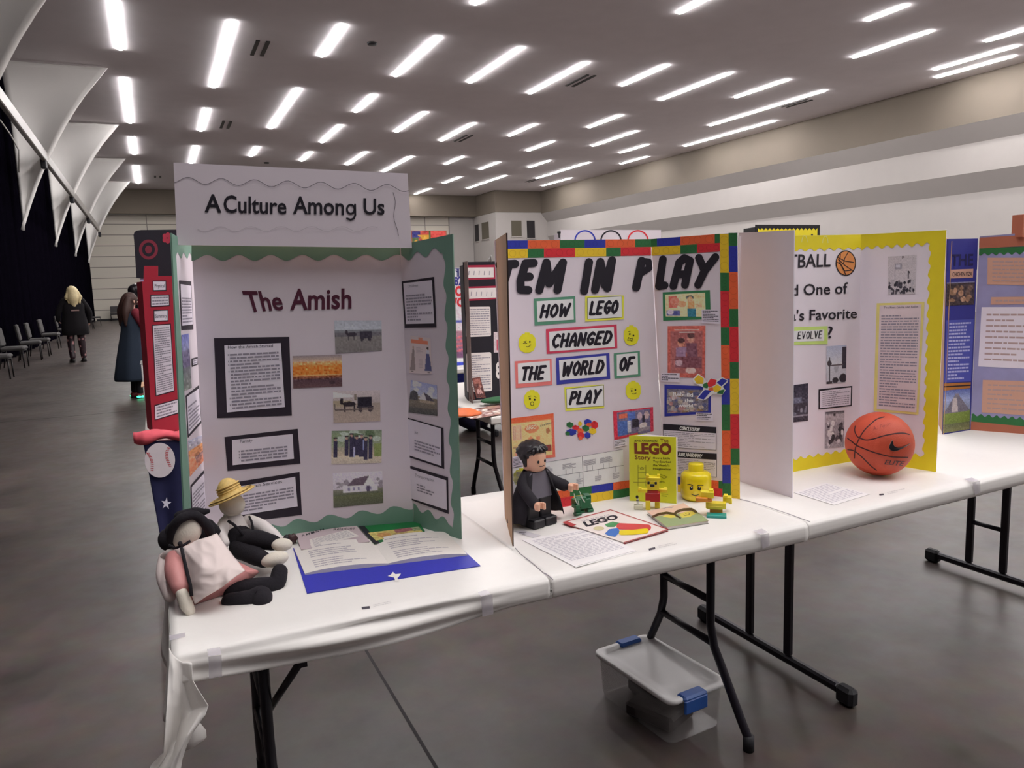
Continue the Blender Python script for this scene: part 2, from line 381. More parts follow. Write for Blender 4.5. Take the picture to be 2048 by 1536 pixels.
# sail-shaped panels arching from the curtain wall up to the ceiling
inner = [(-.64, 7.955), (-.93, 7.6), (-1.283, 7.176), (-1.57, 6.77), (-1.855, 6.324), (-2.09, 5.9), (-2.299, 5.486), (-2.50, 5.07), (-2.679, 4.657), (-2.91, 4.05), (-3.133, 3.40)]
outer = [(-3.25, 7.955), (-3.24, 7.6), (-3.22, 7.1), (-3.205, 6.75), (-3.19, 6.3), (-3.185, 5.9), (-3.18, 5.5), (-3.175, 5.05), (-3.165, 4.6), (-3.16, 4.05), (-3.145, 3.40)]
for k, y0 in enumerate((17.3, 25.5, 33.55, 41.6, 49.7)):
    mb = MB()
    def sail(u, v, y0=y0):
        i = min(int(v*10), 9); t = v*10-i
        a = (inner[i][0]*(1-t)+inner[i+1][0]*t, inner[i][1]*(1-t)+inner[i+1][1]*t); b = (outer[i][0]*(1-t)+outer[i+1][0]*t, outer[i][1]*(1-t)+outer[i+1][1]*t)
        return Vector((b[0]*(1-u)+a[0]*u, y0+.50*math.sin(math.pi*v)*(.4+.6*math.sin(math.pi*u)), b[1]*(1-u)+a[1]*u))
    mb.grid(sail, 14, 30, m_sail)
    mb.build('sail_panel', label='white curved sail panel arching to the ceiling, %s along the curtain' % ['nearest of the five', 'second of the five', 'middle of the five', 'fourth of the five', 'farthest of the five'][k], cat='wall panel', group='white sail panels on the left wall', solid=.09)
r1_ = AY(86, 312, 25.0); ra = AX(0, 194, r1_.x); rb = AX(197, 458, r1_.x)
dr = (rb-ra).normalized()
t = thing('steel_rail', (ra+rb)/2, 'long grey steel rail running past the white sail panels on the left', 'rail')
mb = MB(); s0 = ra-dr*9; L = (rb-s0).length; c = (s0+rb)/2; ang = math.atan2(dr.z, dr.y)
mb.box(c, (.12, L, .30), m_rail, (ang, 0, 0), .02); mb.build('beam', t)
for y0 in (17.3, 25.5, 33.55, 41.6, 49.7):
    mb = MB(); zz = ra.z+(y0-ra.y)*dr.z/dr.y; mb.box((r1_.x-.02, y0-.28, zz-.22), (.14, .22, .26), m_black, None, .02); mb.build('bracket', t)
# a thin white cable hanging by the sails
mb = MB(); mb.tube([AY(0, 240, 24), AY(20, 268, 25), AY(38, 300, 25.2), AY(38, 345, 25.2)], .02, m_white, 6); mb.build('cable', label='thin white cable hanging beside the second sail panel', cat='cable')

# ------------------------------------------------------------------ ceiling strip lights in straight columns 2.5 m apart
m_lamp = bpy.data.materials.new('lamp_glow'); m_lamp.use_nodes = True
_b = m_lamp.node_tree.nodes['Principled BSDF']; _b.inputs['Base Color'].default_value = (.9, .9, .9, 1); _b.inputs['Emission Color'].default_value = (1, .972, .968, 1); _b.inputs['Emission Strength'].default_value = STRIP_POWER
_b.inputs['Roughness'].default_value = .5
m_frame = mat('lamp_frame', (200, 196, 194), .5)
def strip(x, y0, y1, label):
    wd = .062; mb = MB(); P = []
    for k in range(9): a = math.pi*k/8; P.append((x+wd*math.cos(a), y1-wd+wd*math.sin(a)))
    for k in range(9): a = math.pi+math.pi*k/8; P.append((x+wd*math.cos(a), y0+wd+wd*math.sin(a)))
    mb.poly([(p[0], p[1], CH-.034) for p in reversed(P)], m_lamp)
    n = len(P)
    for i in range(n): a = P[i]; b = P[(i+1) % n]; mb.poly([(a[0], a[1], CH-.034), (b[0], b[1], CH-.034), (b[0], b[1], CH-.012), (a[0], a[1], CH-.012)], m_lamp); mb.poly([(a[0], a[1], CH-.012), (b[0], b[1], CH-.012), (b[0], b[1], CH), (a[0], a[1], CH)], m_frame)
    mb.build('ceiling_light', label=label, cat='ceiling light', group='white strip lights on the ceiling')
COLX = [-.26, 2.27, 4.81, 7.33, 9.81, 12.3, 14.81, 17.33, 19.8, 22.25, 24.35]
def S_(*a): return a
seen = {0: [(225, 0, 240, 98), (247, 155, 262, 245), (264, 273, 269, 308), (272, 330, 277, 366)],
 1: [(462, 40, 428, 174), (414, 216, 402, 261), (391, 291, 382, 327)],
 2: [(688, 48, 642, 112), (597, 176, 538, 256), (512, 292, 500, 312)],
 3: [(970, -12, 946, 7), (876, 72, 788, 151), (746, 188, 708, 223), (678, 249, 640, 284), (618, 303, 598, 321)],
 4: [(1046, 94, 938, 164), (848, 223, 788, 263), (728, 303, 690, 329)],
 5: [(1440, -15, 1362, 26), (1175, 124, 1058, 186), (945, 245, 880, 281), (820, 312, 762, 343)],
 6: [(1335, 129, 1240, 170), (1068, 247, 1015, 271), (920, 312, 885, 328)],
 7: [(1650, -20, 1590, 17), (1462, 144, 1316, 199), (1238, 229, 1172, 254), (1100, 281, 1052, 301), (988, 323, 951, 338), (911, 353, 882, 366), (850, 376, 826, 388)],
 8: [(1733, 40, 1582, 98), (1575, 158, 1468, 194), (1270, 261, 1178, 291), (1092, 320, 1050, 334), (1002, 350, 925, 376)],
 9: [(2060, -4, 1858, 64), (1650, 180, 1415, 250), (1294, 288, 1235, 305), (1170, 324, 1066, 356)],
 10: [(1973, 80, 1811, 131), (2012, 108, 1857, 152), (1548, 240, 1360, 291), (1285, 312, 1232, 327), (1132, 355, 1077, 371)]}
ORD = ['nearest', 'second nearest', 'third nearest', 'fourth nearest', 'fifth nearest', 'sixth nearest', 'seventh nearest']
CN = ['leftmost', 'second', 'third', 'fourth', 'fifth', 'sixth', 'seventh', 'eighth', 'ninth', 'tenth', 'rightmost']
for ci, lst in seen.items():
    q = 0
    for (x0, y0, x1, y1) in lst:
        A, B = AZ(x0, y0, CH), AZ(x1, y1, CH); x = COLX[ci]
        if ci == 10 and y0 in (80,): x = 23.6
        if ci == 10 and y0 == 108: x = 24.6
        ya, yb = sorted((A.y, B.y)); strip(x, ya, yb, '%s glowing strip light of the %s column from the left on the ceiling' % (ORD[q], CN[ci])); q += 1
# the same lights carry on over and behind the tables
for ci, x in enumerate(COLX):
    y = 13.5 - (ci*1.7) % 3
    if ci in (0, 3, 5, 7, 9): y -= 2.5
    while y > -5:
        L = [3.9, 6.8, 2.8][(ci*2+int(y)) % 3]; strip(x, y-L, y, 'white strip light in the %s column, over or behind the display tables' % CN[ci]); y -= L+[2.6, 3.4, 4.2][(ci+int(y)) % 3]
for (pa, pb, tx) in (((510, 110), (535, 82), 'near the left'), ((445, 256), (462, 242), 'farther off at the left'), ((1140, 172), (1185, 150), 'in the middle'), ((915, 283), (940, 270), 'farther off in the middle'), ((1570, 214), (1620, 199), 'beside a long light at the right'), ((1055, 364), (1075, 358), 'far off by the corner'), ((305, 355), (328, 352), 'far off beside the sails')):
    A, B = AZ(*pa, CH), AZ(*pb, CH); x = (A.x+B.x)/2; ya, yb = sorted((A.y, B.y)); mb = MB()
    for sx in (-.16, .10): mb.box((x+sx, (ya+yb)/2, CH-.012), (.1, yb-ya, .02), m_black)
    mb.build('ceiling_vent', label='dark twin-slot air vent in the grey ceiling, '+tx, cat='vent', group='twin-slot ceiling vents')
for (px, py, tx) in ((744, 86, 'nearer'), (533, 325, 'farther')):
    mb = MB(); p = AZ(px, py, CH); mb.lathe((p.x, p.y, CH-.05), [(.02, 0), (.12, 0), (.14, .05)], m_black, 12); mb.build('ceiling_sprinkler', label='small dark round ceiling fitting, the %s one' % tx, cat='sprinkler')
# ------------------------------------------------------------------ folding tables, cloths, tape
TZ = .74
m_top = mat('table_plastic', (226, 222, 216), .5)
m_leg = mat('dark_steel_tube', (30, 26, 36), .35, metal=.2, noise=.1)
m_foot = mat('rubber_foot', (20, 18, 24), .7)
m_cloth = mat('white_plastic_cloth', (236, 232, 228), .42, noise=.02, bump=.03, bscale=25)
m_tape = mat('clear_tape', (205, 198, 208), .25, alpha=.55, noise=.02)
m_ink = mat('grey_ink', (128, 122, 134), .7, 1.55, noise=0)
m_ink2 = mat('dark_ink', (74, 68, 84), .7, 1.3, noise=0)
m_blk = mat('black_ink', (26, 20, 34), .6, noise=.1)
m_mount = mat('black_card', (42, 32, 46), .7, noise=.1)

def wishbone(t, x, yc, zt, sg=-1):
    """curved double-post leg that splays along the table's width"""
    for s in (-1, 1):
        mb = MB(); p = [(x, yc+s*.13, zt), (x, yc+s*.13, .36), (x, yc+s*.15, .29), (x+.01, yc+s*.27, .09), (x+.015, yc+s*.295, .045), (x+.015, yc+s*.30, .012)]
        mb.tube(p, .0145, m_leg, 12); l = mb.build('leg', t)
        mb = MB(); mb.tube([(x+.015, yc+s*.30, .05), (x+.015, yc+s*.30, .001)], .018, m_foot, 12); mb.build('foot_cap', l)
    mb = MB(); mb.tube([(x, yc-.135, .445), (x, yc+.135, .445)], .0125, m_leg); mb.build('crossbar', t)
    mb = MB(); mb.tube([(x, yc-.15, .30), (x, yc+.15, .30)], .0125, m_leg); mb.build('crossbar', t)
    mb = MB(); mb.tube([(x, yc, zt-.10), (x+sg*.30, yc, zt-.012)], .011, m_leg); mb.tube([(x, yc-.16, zt-.01), (x, yc+.16, zt-.01)], .013, m_leg); mb.build('brace', t)
def hleg(t, x, yc, zt, sgn=1, half=.105, foot=.35, bars=(.26, .628)):
    """two straight posts on a floor bar with rubber caps"""
    for s in (-1, 1):
        mb = MB(); mb.box((x, yc+s*half, (zt+.05)/2+.01), (.026, .034, zt-.05), m_leg, None, .006); mb.build('leg', t)
    mb = MB(); mb.box((x, yc, .043), (.03, foot*2-.06, .034), m_leg, None, .008); b = mb.build('foot_bar', t)
    for s in (-1, 1):
        mb = MB(); mb.box((x, yc+s*foot, .034), (.046, .075, .066), m_foot, None, .012); mb.build('foot_cap', b)
    for zz in bars: mb = MB(); mb.tube([(x, yc-half, zz), (x, yc+half, zz)], .0115, m_leg); mb.build('crossbar', t)
    mb = MB(); mb.tube([(x, yc, zt-.14), (x+sgn*.26, yc, zt-.01)], .011, m_leg); mb.box((x, yc, zt-.012), (.05, .36, .02), m_leg, None, .005); mb.build('brace', t)
def slab(mb, x0, x1, y0, y1, z0, z1, m, slope=0, r=.012):
    """top with a rounded edge; slope = drift of y along x"""
    rings = []
    for (z, ins) in ((z0, r), (z0+r*.4, .003), (z0+r, 0), (z1-r, 0), (z1-r*.4, .003), (z1, r)):
        rings.append([Vector((x, y+slope*(x-x0), z)) for x, y in ((x0+ins, y0+ins), (x1-ins, y0+ins), (x1-ins, y1-ins), (x0+ins, y1-ins))])
    mb.loft(rings, m, smooth=False)
def table(x0, x1, y0, y1, label, group, slope=0):
    t = thing('folding_table', ((x0+x1)/2, (y0+y1)/2, 0), label, 'table', group)
    mb = MB(); slab(mb, x0, x1, y0, y1, TZ-.052, TZ-.004, m_top, slope); mb.build('tabletop', t); return t
F1, B1 = 1.735, 2.56
g = 'white folding tables'
t1 = table(-.022, 1.795, F1+.004, B1, 'long white folding table under the horse-and-buggy culture board', g)
wishbone(t1, 1.60, 2.08, TZ-.052); wishbone(t1, .178, 2.10, TZ-.052, 1)
mb = MB(); mb.tube([AX(533, 1428, .185), AY(602, 1322, 1.84)], .010, m_leg, 8); mb.box(AY(604, 1322, 1.85), (.02, .03, .02), m_leg); mb.build('brace', t1)
t2 = table(1.805, 3.88, F1+.01, B1, 'long white folding table under the basketball and the yellow board', g, .055)
hleg(t2, 2.105, 2.215, TZ-.052, 1, .105, .385, (.63,))
mb = MB(); mb.tube([(2.085, 2.10, .545), (2.125, 2.10, .545)], .012, m_leg, 8); mb.build('hinge_knob', t2); hleg(t2, 3.59, 2.32, TZ-.052, -1, .085, .28, (.27, .56))
def cloth(x0, x1, y0, y1, label, slope=0, rumple=0, over_l=False, seed=0):
    """thin cloth lying on the table, taken down over the front edge and turned under"""
    mb = MB(); nx = int((x1-x0)*60); z = TZ+.001
    prof = [(y1, 0), (y1-.25, 0), (y0+.30, 0), (y0+.10, 0), (y0+.025, 0), (y0+.004, -.004), (y0-.006, -.014), (y0-.008, -.03), (y0-.008, -.045), (y0-.003, -.060), (y0+.03, -.064)]
    def fn(u, v):
        i = min(int(v*(len(prof)-1)), len(prof)-2); t = v*(len(prof)-1)-i
        y = prof[i][0]*(1-t)+prof[i+1][0]*t; dz = prof[i][1]*(1-t)+prof[i+1][1]*t; x = x0+(x1-x0)*u
        if dz < -.012:
            k = rumple*max(0, 1-((u-.42)/.45)**2)
            y -= k*(.010*math.sin(dz*190+u*3)+.008*math.sin(u*9+dz*60)); dz -= k*.022*(-dz/.06)
        wob = .0008*math.sin(x*17+y*9+seed)*math.sin(y*21)*(1 if dz > -.002 else 0)
        return Vector((x, y+slope*(x-x0), z+dz+max(wob, 0)))
    mb.grid(fn, nx, (len(prof)-1)*3, m_cloth)
    o = mb.build('tablecloth', label=label, cat='tablecloth', group='white plastic tablecloths', base=((x0+x1)/2, (y0+y1)/2, TZ), solid=.0012)
    return o
c1 = cloth(-.028, .893, F1, B1+.004, 'white plastic tablecloth under the rag dolls, loose at the corner', 0, 1.0)
c2 = cloth(.885, 1.80, F1, B1+.004, 'white plastic tablecloth under the building-block toys', 0, 0, seed=2)
c3 = cloth(1.797, 3.885, F1+.006, B1+.006, 'white plastic tablecloth under the basketball', .055, 0, seed=4)
# torn edges where the cloths overlap
for (p, nm, cc) in (([(1030, 1096), (1040, 1108), (1066, 1128), (1086, 1146), (1091, 1148), (1098, 1153), (1106, 1160)], 'cloth_edge', c2), ([(1480, 999), (1500, 1003), (1535, 1014), (1580, 1029), (1621, 1044)], 'cloth_edge', c3)):
    mb = MB(); sf = Flat(TZ+.0035); b0 = [sf.at(*q) for q in p]; mb.loft([[v+Vector((0, 0, -.001)) for v in b0], [v+Vector((.0025, .003, .0005)) for v in b0]], mat('cloth_edge_grey', (150, 142, 148), .6), closed=False, caps=False, smooth=False); mb.build(nm, cc)
# maker's print on the cloths
for (a, b, c, d, cc) in (((723, 1214), (739, 1212), (740, 1217), (724, 1219), c1), ((1297, 1097), (1310, 1094), (1311, 1098), (1298, 1101), c2), ((1758, 988), (1767, 987), (1768, 990), (1759, 991), c3)):
    mb = MB(); sf = Flat(TZ+.003); quad(mb, sf, (a, b, c, d), mat('print_dark', (70, 66, 76), .6), 0)
    q = ((b[0]+4, b[1]-3), (b[0]+44, b[1]-12), (b[0]+46, b[1]-5), (b[0]+6, b[1]+3)); scribble(mb, sf, q, 2, mat('faint_ink', (214, 209, 208), .7, noise=0), 0, .45)
    mb.build('maker_print', cc)
# front-left corner of the first cloth hanging loose
mb = MB()
S = [  # sections down the hanging corner: photo points across with depth wobble
 [(338, 1296), (346, 1310), (356, 1318), (364, 1324), (374, 1324), (384, 1326)],
 [(338, 1330), (346, 1336), (354, 1344), (366, 1352), (378, 1356), (386, 1360)],
 [(335, 1375), (346, 1380), (360, 1388), (374, 1392), (388, 1380), (396, 1378)],
 [(333, 1412), (346, 1410), (364, 1416), (384, 1420), (404, 1414), (417, 1411)],
 [(331, 1440), (344, 1442), (362, 1440), (380, 1436), (398, 1432), (411, 1430)],
 [(328, 1480), (340, 1482), (352, 1480), (364, 1474), (376, 1470), (390, 1458)],
 [(326, 1505), (334, 1508), (346, 1508), (354, 1506), (362, 1500), (374, 1488)],
 [(302, 1530), (318, 1534), (330, 1536), (342, 1536), (352, 1530), (364, 1518)],
 [(290, 1556), (306, 1560), (320, 1560), (336, 1560), (350, 1552), (360, 1545)]]
rings = []
for i, r in enumerate(S):
    rings.append([AY(x, y, F1-.012-.035*math.sin(i*.35)*math.sin(j*1.25+i*.5)-.003*i) for j, (x, y) in enumerate(r)])
def cor(u, v):
    a = u*5; b = v*(len(rings)-1); i, j = min(int(a), 4), min(int(b), len(rings)-2); s, t = a-i, b-j
    return (rings[j][i]*(1-s)+rings[j][i+1]*s)*(1-t)+(rings[j+1][i]*(1-s)+rings[j+1][i+1]*s)*t
mb.grid(cor, 30, 48, m_cloth)
mb.build('hanging_corner', c1, solid=.001)
mb = MB(); R2 = [[AY(x, y, F1+.03) for x, y in r] for r in ([(364, 1440), (400, 1445), (412, 1460)], [(362, 1490), (395, 1480), (413, 1473)], [(360, 1508), (385, 1495), (408, 1480)])]
mb.loft(R2, m_cloth, closed=False, caps=False); mb.build('hanging_corner', c1, solid=.001)
# the end of the cloth hanging over the table's left end
mb = MB()
mb.grid(lambda u, v: Vector((-.030-.012*v-.018*math.sin(u*14)*v, F1+.02+(B1-F1-.05)*u, TZ-.003-(.16+.06*math.sin(u*5))*v)), 60, 10, m_cloth); mb.build('hanging_end', c1, solid=.001)
# clear tape strips
def tape(q, drop, x, label, y=F1):
    mb = MB(); sf = Flat(TZ+.0045); quad(mb, sf, q, m_tape, 0)
    if drop: sw = Plane((0, F1-.0215-(.006 if x > 1 else .008), 0), (-.055 if x > 1.8 else 0, 1, 0)); sw.p = Vector((x, y-.012, .7)); quad(mb, sw, drop, m_tape, 0)
    mb.build('tape_strip', label=label, cat='tape', group='clear tape strips on the tablecloths')
tape(((338, 1271), (370, 1265), (371, 1273), (340, 1281)), None, 0, 'short clear tape strip at the left end of the table by the doll')
tape(((414, 1298), (440, 1294), (443, 1309), (417, 1312)), ((417, 1314), (443, 1310), (444, 1352), (418, 1358)), .05, 'clear tape strip over the table edge near the loose cloth corner', F1-.014)
tape(((955, 1184), (974, 1179), (981, 1187), (962, 1193)), ((962, 1194), (985, 1188), (987, 1228), (965, 1234)), .7, 'clear tape strip over the table edge in front of the open blue book')
tape(((1506, 1061), (1524, 1057), (1537, 1064), (1520, 1069)), ((1521, 1070), (1538, 1066), (1540, 1092), (1525, 1098)), 1.65, 'clear tape strip over the table edge near the duck toy')
tape(((1927, 958), (1944, 955), (1958, 961), (1945, 964)), ((1945, 965), (1960, 961), (1961, 985), (1950, 990)), 2.86, 'clear tape strip over the table edge at the far right', 1.80)

# ------------------------------------------------------------------ storage box under the table
def mat_clear(name, tint, a):
    m = bpy.data.materials.new(name); m.use_nodes = True; b = m.node_tree.nodes['Principled BSDF']
    b.inputs['Base Color'].default_value = tint+(1,); b.inputs['Roughness'].default_value = .12; b.inputs['Alpha'].default_value = a; b.inputs['Specular IOR Level'].default_value = .6
    return m
m_clear = mat_clear('clear_plastic', (.42, .39, .38), .22)
m_lid = mat('pale_grey_plastic', (236, 234, 234), .4, noise=.03); m_latch = mat('blue_latch', (40, 84, 158), .4)
LZ = .165
tl, tr, br, bl_ = [AZ(x, y, LZ) for x, y in ((1190, 1297), (1312, 1262), (1442, 1365), (1335, 1412))]
cx = (tl+tr+br+bl_)/4; ux = ((tr-tl)+(br-bl_)).normalized(); uy = (tl-bl_+tr-br).normalized(); uy = (uy-ux*uy.dot(ux)).normalized()
W_, D_ = ((tr-tl).length+(br-bl_).length)/2, ((tl-bl_).length+(tr-br).length)/2
t = thing('storage_box', (cx.x, cx.y, 0), 'clear storage box with grey lid and blue latches under the tables', 'storage box')
RB = Matrix((ux, uy, Vector((0, 0, 1)))).transposed()
def loc(x, y, z): return Vector((cx.x, cx.y, 0)) + ux*x + uy*y + Vector((0, 0, z))
def rr(w_, d_, r, z, n=5):
    P = []
    for (sx, sy, a0) in ((1, 1, 0), (-1, 1, 90), (-1, -1, 180), (1, -1, 270)):
        for k in range(n+1): a = math.radians(a0+90*k/n); P.append(loc(sx*(w_/2-r)+r*math.cos(a), sy*(d_/2-r)+r*math.sin(a), z))
    return P
mb = MB(); mb.loft([rr(W_*.86, D_*.88, .03, .004), rr(W_*.88, D_*.90, .03, .02), rr(W_*.93, D_*.94, .035, LZ-.02)], m_clear, caps=False)
mb.poly(rr(W_*.86, D_*.88, .03, .004), m_clear); mb.build('tub', t, solid=.003)
mb = MB(); mb.loft([rr(W_*.96, D_*.97, .03, LZ-.018), rr(W_, D_, .035, LZ-.012), rr(W_, D_, .035, LZ-.002), rr(W_*.98, D_*.985, .033, LZ), rr(W_*.84, D_*.90, .03, LZ), rr(W_*.80, D_*.87, .03, LZ-.012), rr(W_*.5, D_*.5, .03, LZ-.012)], m_lid, smooth=True)
mb.build('lid', t)
for s in (-1, 1):
    mb = MB(); mb.box(loc(.03*s, s*(D_/2-.012), LZ-.004), (W_*.38, .045, .018), m_latch, RB, .007); mb.box(loc(.03*s, s*(D_/2+.006), LZ-.03), (W_*.38, .012, .05), m_latch, RB, .005); mb.build('latch', t)
for (x, y, a, cl) in ((-.03, -.04, .3, (52, 42, 42)), (.04, .05, -.2, (74, 68, 72))):
    mb = MB(); mb.box(loc(x, y, .03), (.15, .19, .05), mat('box_content_%d' % cl[0], cl, .6), RB @ Euler((0, 0, a)).to_matrix(), .01); mb.build('packed_item', label='dark item packed inside the clear storage box, %s' % ('nearer half' if y < 0 else 'farther half'), cat='packed item')

# ------------------------------------------------------------------ banquet chairs along the curtain and the far wall
m_seat = mat('grey_chair_fabric', (76, 73, 73), .85, noise=.12, scale=60); m_cleg = mat('chair_frame', (28, 24, 26), .4, metal=.3); m_cback = mat('dark_chair_fabric', (46, 42, 44), .85, noise=.15)
def chair_proto():
    t = thing('banquet_chair', (0, 0, 0), 'x', 'chair', 'chairs along the black curtain'); t.name = 'banquet_chair'
    mb = MB(); mb.box((0, 0, .44), (.45, .46, .085), m_seat, None, .03); mb.build('seat', t)
    mb = MB(); mb.box((0, .235, .70), (.44, .06, .40), m_seat, (-.14, 0, 0), .025); mb.box((0, .265, .70), (.42, .02, .38), m_cback, (-.14, 0, 0), .01); mb.build('backrest', t)
    for s in (-1, 1):
        mb = MB(); mb.tube([(s*.2, -.19, .40), (s*.205, -.205, .01)], .014, m_cleg, 8); mb.build('leg', t)
        mb = MB(); mb.tube([(s*.2, .20, .40), (s*.205, .27, .01)], .014, m_cleg, 8); mb.tube([(s*.2, .20, .40), (s*.2, .24, .56)], .014, m_cleg, 8); mb.build('leg', t)
    mb = MB(); mb.tube([(-.2, -.19, .39), (.2, -.19, .39)], .012, m_cleg, 8); mb.tube([(-.2, .2, .39), (.2, .2, .39)], .012, m_cleg, 8); mb.build('seat_frame', t)
    return t
proto = chair_proto()
def copy_tree(o, parent=None):
    c = o.copy(); COL.objects.link(c); c.parent = parent
    for ch in list(o.children): copy_tree(ch, c)
    return c
ROW = [(15.9, 'second chair from the near end of the row by the curtain'), (14.7, 'nearest one by the curtain, cut by the frame'), (17.35, 'third chair from the near end of the row by the curtain'), (19.9, 'fourth chair from the near end, its grey back against the curtain'), (22.1, 'fifth chair from the near end, one of two close backs'), (23.4, 'sixth chair from the near end, one of two close backs'), (26.6, 'seventh chair from the near end of the curtain row'), (30.3, 'grey chair by the curtain just left of the blonde woman'), (37.0, 'first grey chair seen beyond the blonde woman'), (41.0, 'second grey chair seen beyond the blonde woman'), (46.0, 'farthest grey chair of the curtain row')]
for i, (y, lb) in enumerate(ROW):
    c = proto if i == 0 else copy_tree(proto); c.location = (-2.83+.04*((i*7) % 3-1), y, 0); c.rotation_euler = (0, 0, math.pi/2+.06*((i*5) % 3-1)); c['label'] = 'grey upholstered banquet chair, '+lb; BASE[c.name] = Vector(c.location)
for i, (px, lb) in enumerate(((252-16, 'left'), (268-16, 'middle'), (286-16, 'right'))):
    c = copy_tree(proto); p = AY(px, 600, 52.6); c.location = (p.x+.30*(i-1), 53.4, 0); c.rotation_euler = (0, 0, 0); c['label'] = 'grey chair against the far panelled wall, %s one of three' % lb; c['group'] = 'chairs against the far wall'
# ------------------------------------------------------------------ first display board: A Culture Among Us
GB = 2.05                                     # print colours were read off a board lit at half the table's light
m_board = mat('white_board', (166, 158, 164), .75, GB, noise=.02, scale=8)
m_kraft = mat('kraft_cardboard', (166, 132, 104), .8, 1.5, noise=.08)
m_paper = mat('white_paper', (176, 170, 180), .7, GB, noise=.02)
m_green = mat('sage_green_trim', (94, 124, 110), .65, 1.75, noise=.10, scale=9)
OFF1, OFF2, OFF3, OFF4 = .0012, .0018, .0024, .003
def panel(b0, b1, t0, t1, parent, name, mfront, mback=None, th=.004, z=TZ+.002, medge=None):
    """upright board panel between two floor points (photo), with its top corners read from the photo"""
    A, B = AZ(*b0, z), AZ(*b1, z); sf = Wall(A, B)
    P = [A, B, sf.at(*t1), sf.at(*t0)]
    mb = MB(); back = [p-sf.n*th for p in P]
    mb.poly(P, mfront); mb.poly(list(reversed(back)), mback or mfront)
    for i in range(4): mb.poly([P[i], P[(i+1) % 4], back[(i+1) % 4], back[i]], medge or mfront)
    return sf, mb.build(name, parent)
def card(sf, parent, paper, mount=None, mm=None, rows=0, title=None, tq=None, name='text_card', mp=None, ink=None, tmat=None, o=0, label=None, **kw):
    mb = MB()
    if mount: quad(mb, sf, mount, mm or m_mount, OFF1+o)
    quad(mb, sf, paper, mp or m_paper, OFF2+o)
    if rows: scribble(mb, sf, paper, rows, ink or m_ink, OFF3+o, **kw)
    if title: text(mb, sf, title, tq, tmat or m_ink2, OFF3+o)
    return mb.build(name, parent, label)
def photo(sf, parent, q, cv, name='photo', gain=GB, off=OFF1, label=None):
    mb = MB(); paint(mb, sf, q, cv, off, gain); return mb.build(name, parent, label)
bd = thing('display_board', AZ(640, 1065, TZ+.002), 'tall white three-panel board with sage green scalloped trim and a title header', 'display board')
sC, pC = panel((416, 1084), (827, 1050), (383, 491), (800, 488), bd, 'center_panel', m_board)
sR, pR = panel((827, 1050), (922, 1079), (800, 490), (905, 468), bd, 'side_panel', m_board, medge=m_green)
sL, pL = panel((374, 1142), (416, 1084), (343, 466), (383, 491), bd, 'side_panel', m_board, medge=m_green)
# trim
mb = MB(); wave_band(mb, sC, (383, 489), (801, 487), (383, 516), (802, 515), 6, 6.6, m_green, .0008, 1.6); mb.build('border_trim', pC)
mb = MB(); wave_band(mb, sC, (416, 1084), (827, 1050), (410, 1068), (827, 1013), 6, 6.5, m_green, .0008, 2.2); mb.build('border_trim', pC)
mb = MB(); wave_band(mb, sR, (801, 489), (905, 468), (803, 517), (890, 499), 7, 2.6, m_green, .0009, -1.2); mb.build('border_trim', pR)
mb = MB(); wave_band(mb, sR, (905, 468), (922, 1079), (887, 495), (906, 1056), 4.5, 9, m_green, .0008, .8); mb.build('border_trim', pR)
mb = MB(); wave_band(mb, sR, (827, 1050), (922, 1079), (827, 1012), (902, 1046), 6, 2.6, m_green, .0009, 1.2); mb.build('border_trim', pR)
mb = MB(); wave_band(mb, sL, (343, 466), (384, 491), (348, 510), (384, 512), 6, 3, m_green, .0009, .6); mb.build('border_trim', pL)
mb = MB(); wave_band(mb, sL, (343, 466), (374, 1142), (352, 508), (389, 1128), 1.5, 9, m_green, .0008); mb.build('border_trim', pL)
# header
sH = Plane(sC.p+sC.n*.055, sC.n)
hq = ((347, 325), (815, 347), (824, 496), (354, 490)); P = [sH.at(*p) for p in hq]
mb = MB(); mb.prism(list(reversed(P)), -sH.n*.005, m_board, m_kraft); hd = mb.build('header_panel', bd)
mb = MB(); text(mb, sH, 'A', ((409, 388), (443, 391), (443, 424.5), (409, 423.5)), m_blk, OFF2, .018)
text(mb, sH, 'Culture', ((447, 391), (573, 397), (573, 427.5), (447, 424.5)), m_blk, OFF2, .018)
text(mb, sH, 'Amon', ((586, 393), (688, 397), (688, 429.5), (586, 426.5)), m_blk, OFF2, .018); ring(mb, sH, 701.5, 418.5, 9.6, 11, 4, m_blk, OFF2, 22); stroke(mb, sH, [(710, 409), (710.5, 430), (707.5, 437), (701, 439.5), (694, 437)], 2.0, m_blk, OFF2, 6)
text(mb, sH, 'Us', ((727, 397), (769, 398.5), (769, 429), (727, 428)), m_blk, OFF2, .018); mb.build('lettering', hd)
mc = mat('cut_paper_edge', (110, 102, 112), .8, noise=0); mcf = mat('cut_paper_edge_faint', (150, 143, 148), .8, 1.9, noise=0)
mb = MB(); pts = [(349+466*k/80+2*k/80, 360+17*k/80-6.5*math.cos(2*math.pi*(7.05*k/80)-2.6)) for k in range(81)]
stroke(mb, sH, pts, .6, mc, OFF1, 3); mb.build('scalloped_backing_edge', hd); mb = MB()
stroke(mb, sH, [(786+3*math.sin(k*.9)+k*.9, 385+9.6*k) for k in range(10)], .5, mc, OFF1, 3); mb.build('scalloped_backing_edge', hd); mb = MB()
stroke(mb, sH, [(395+360*k/60, 458+5*math.sin(k*.62)) for k in range(61)], .5, mcf, OFF1, 3); mb.build('scalloped_backing_edge', hd)
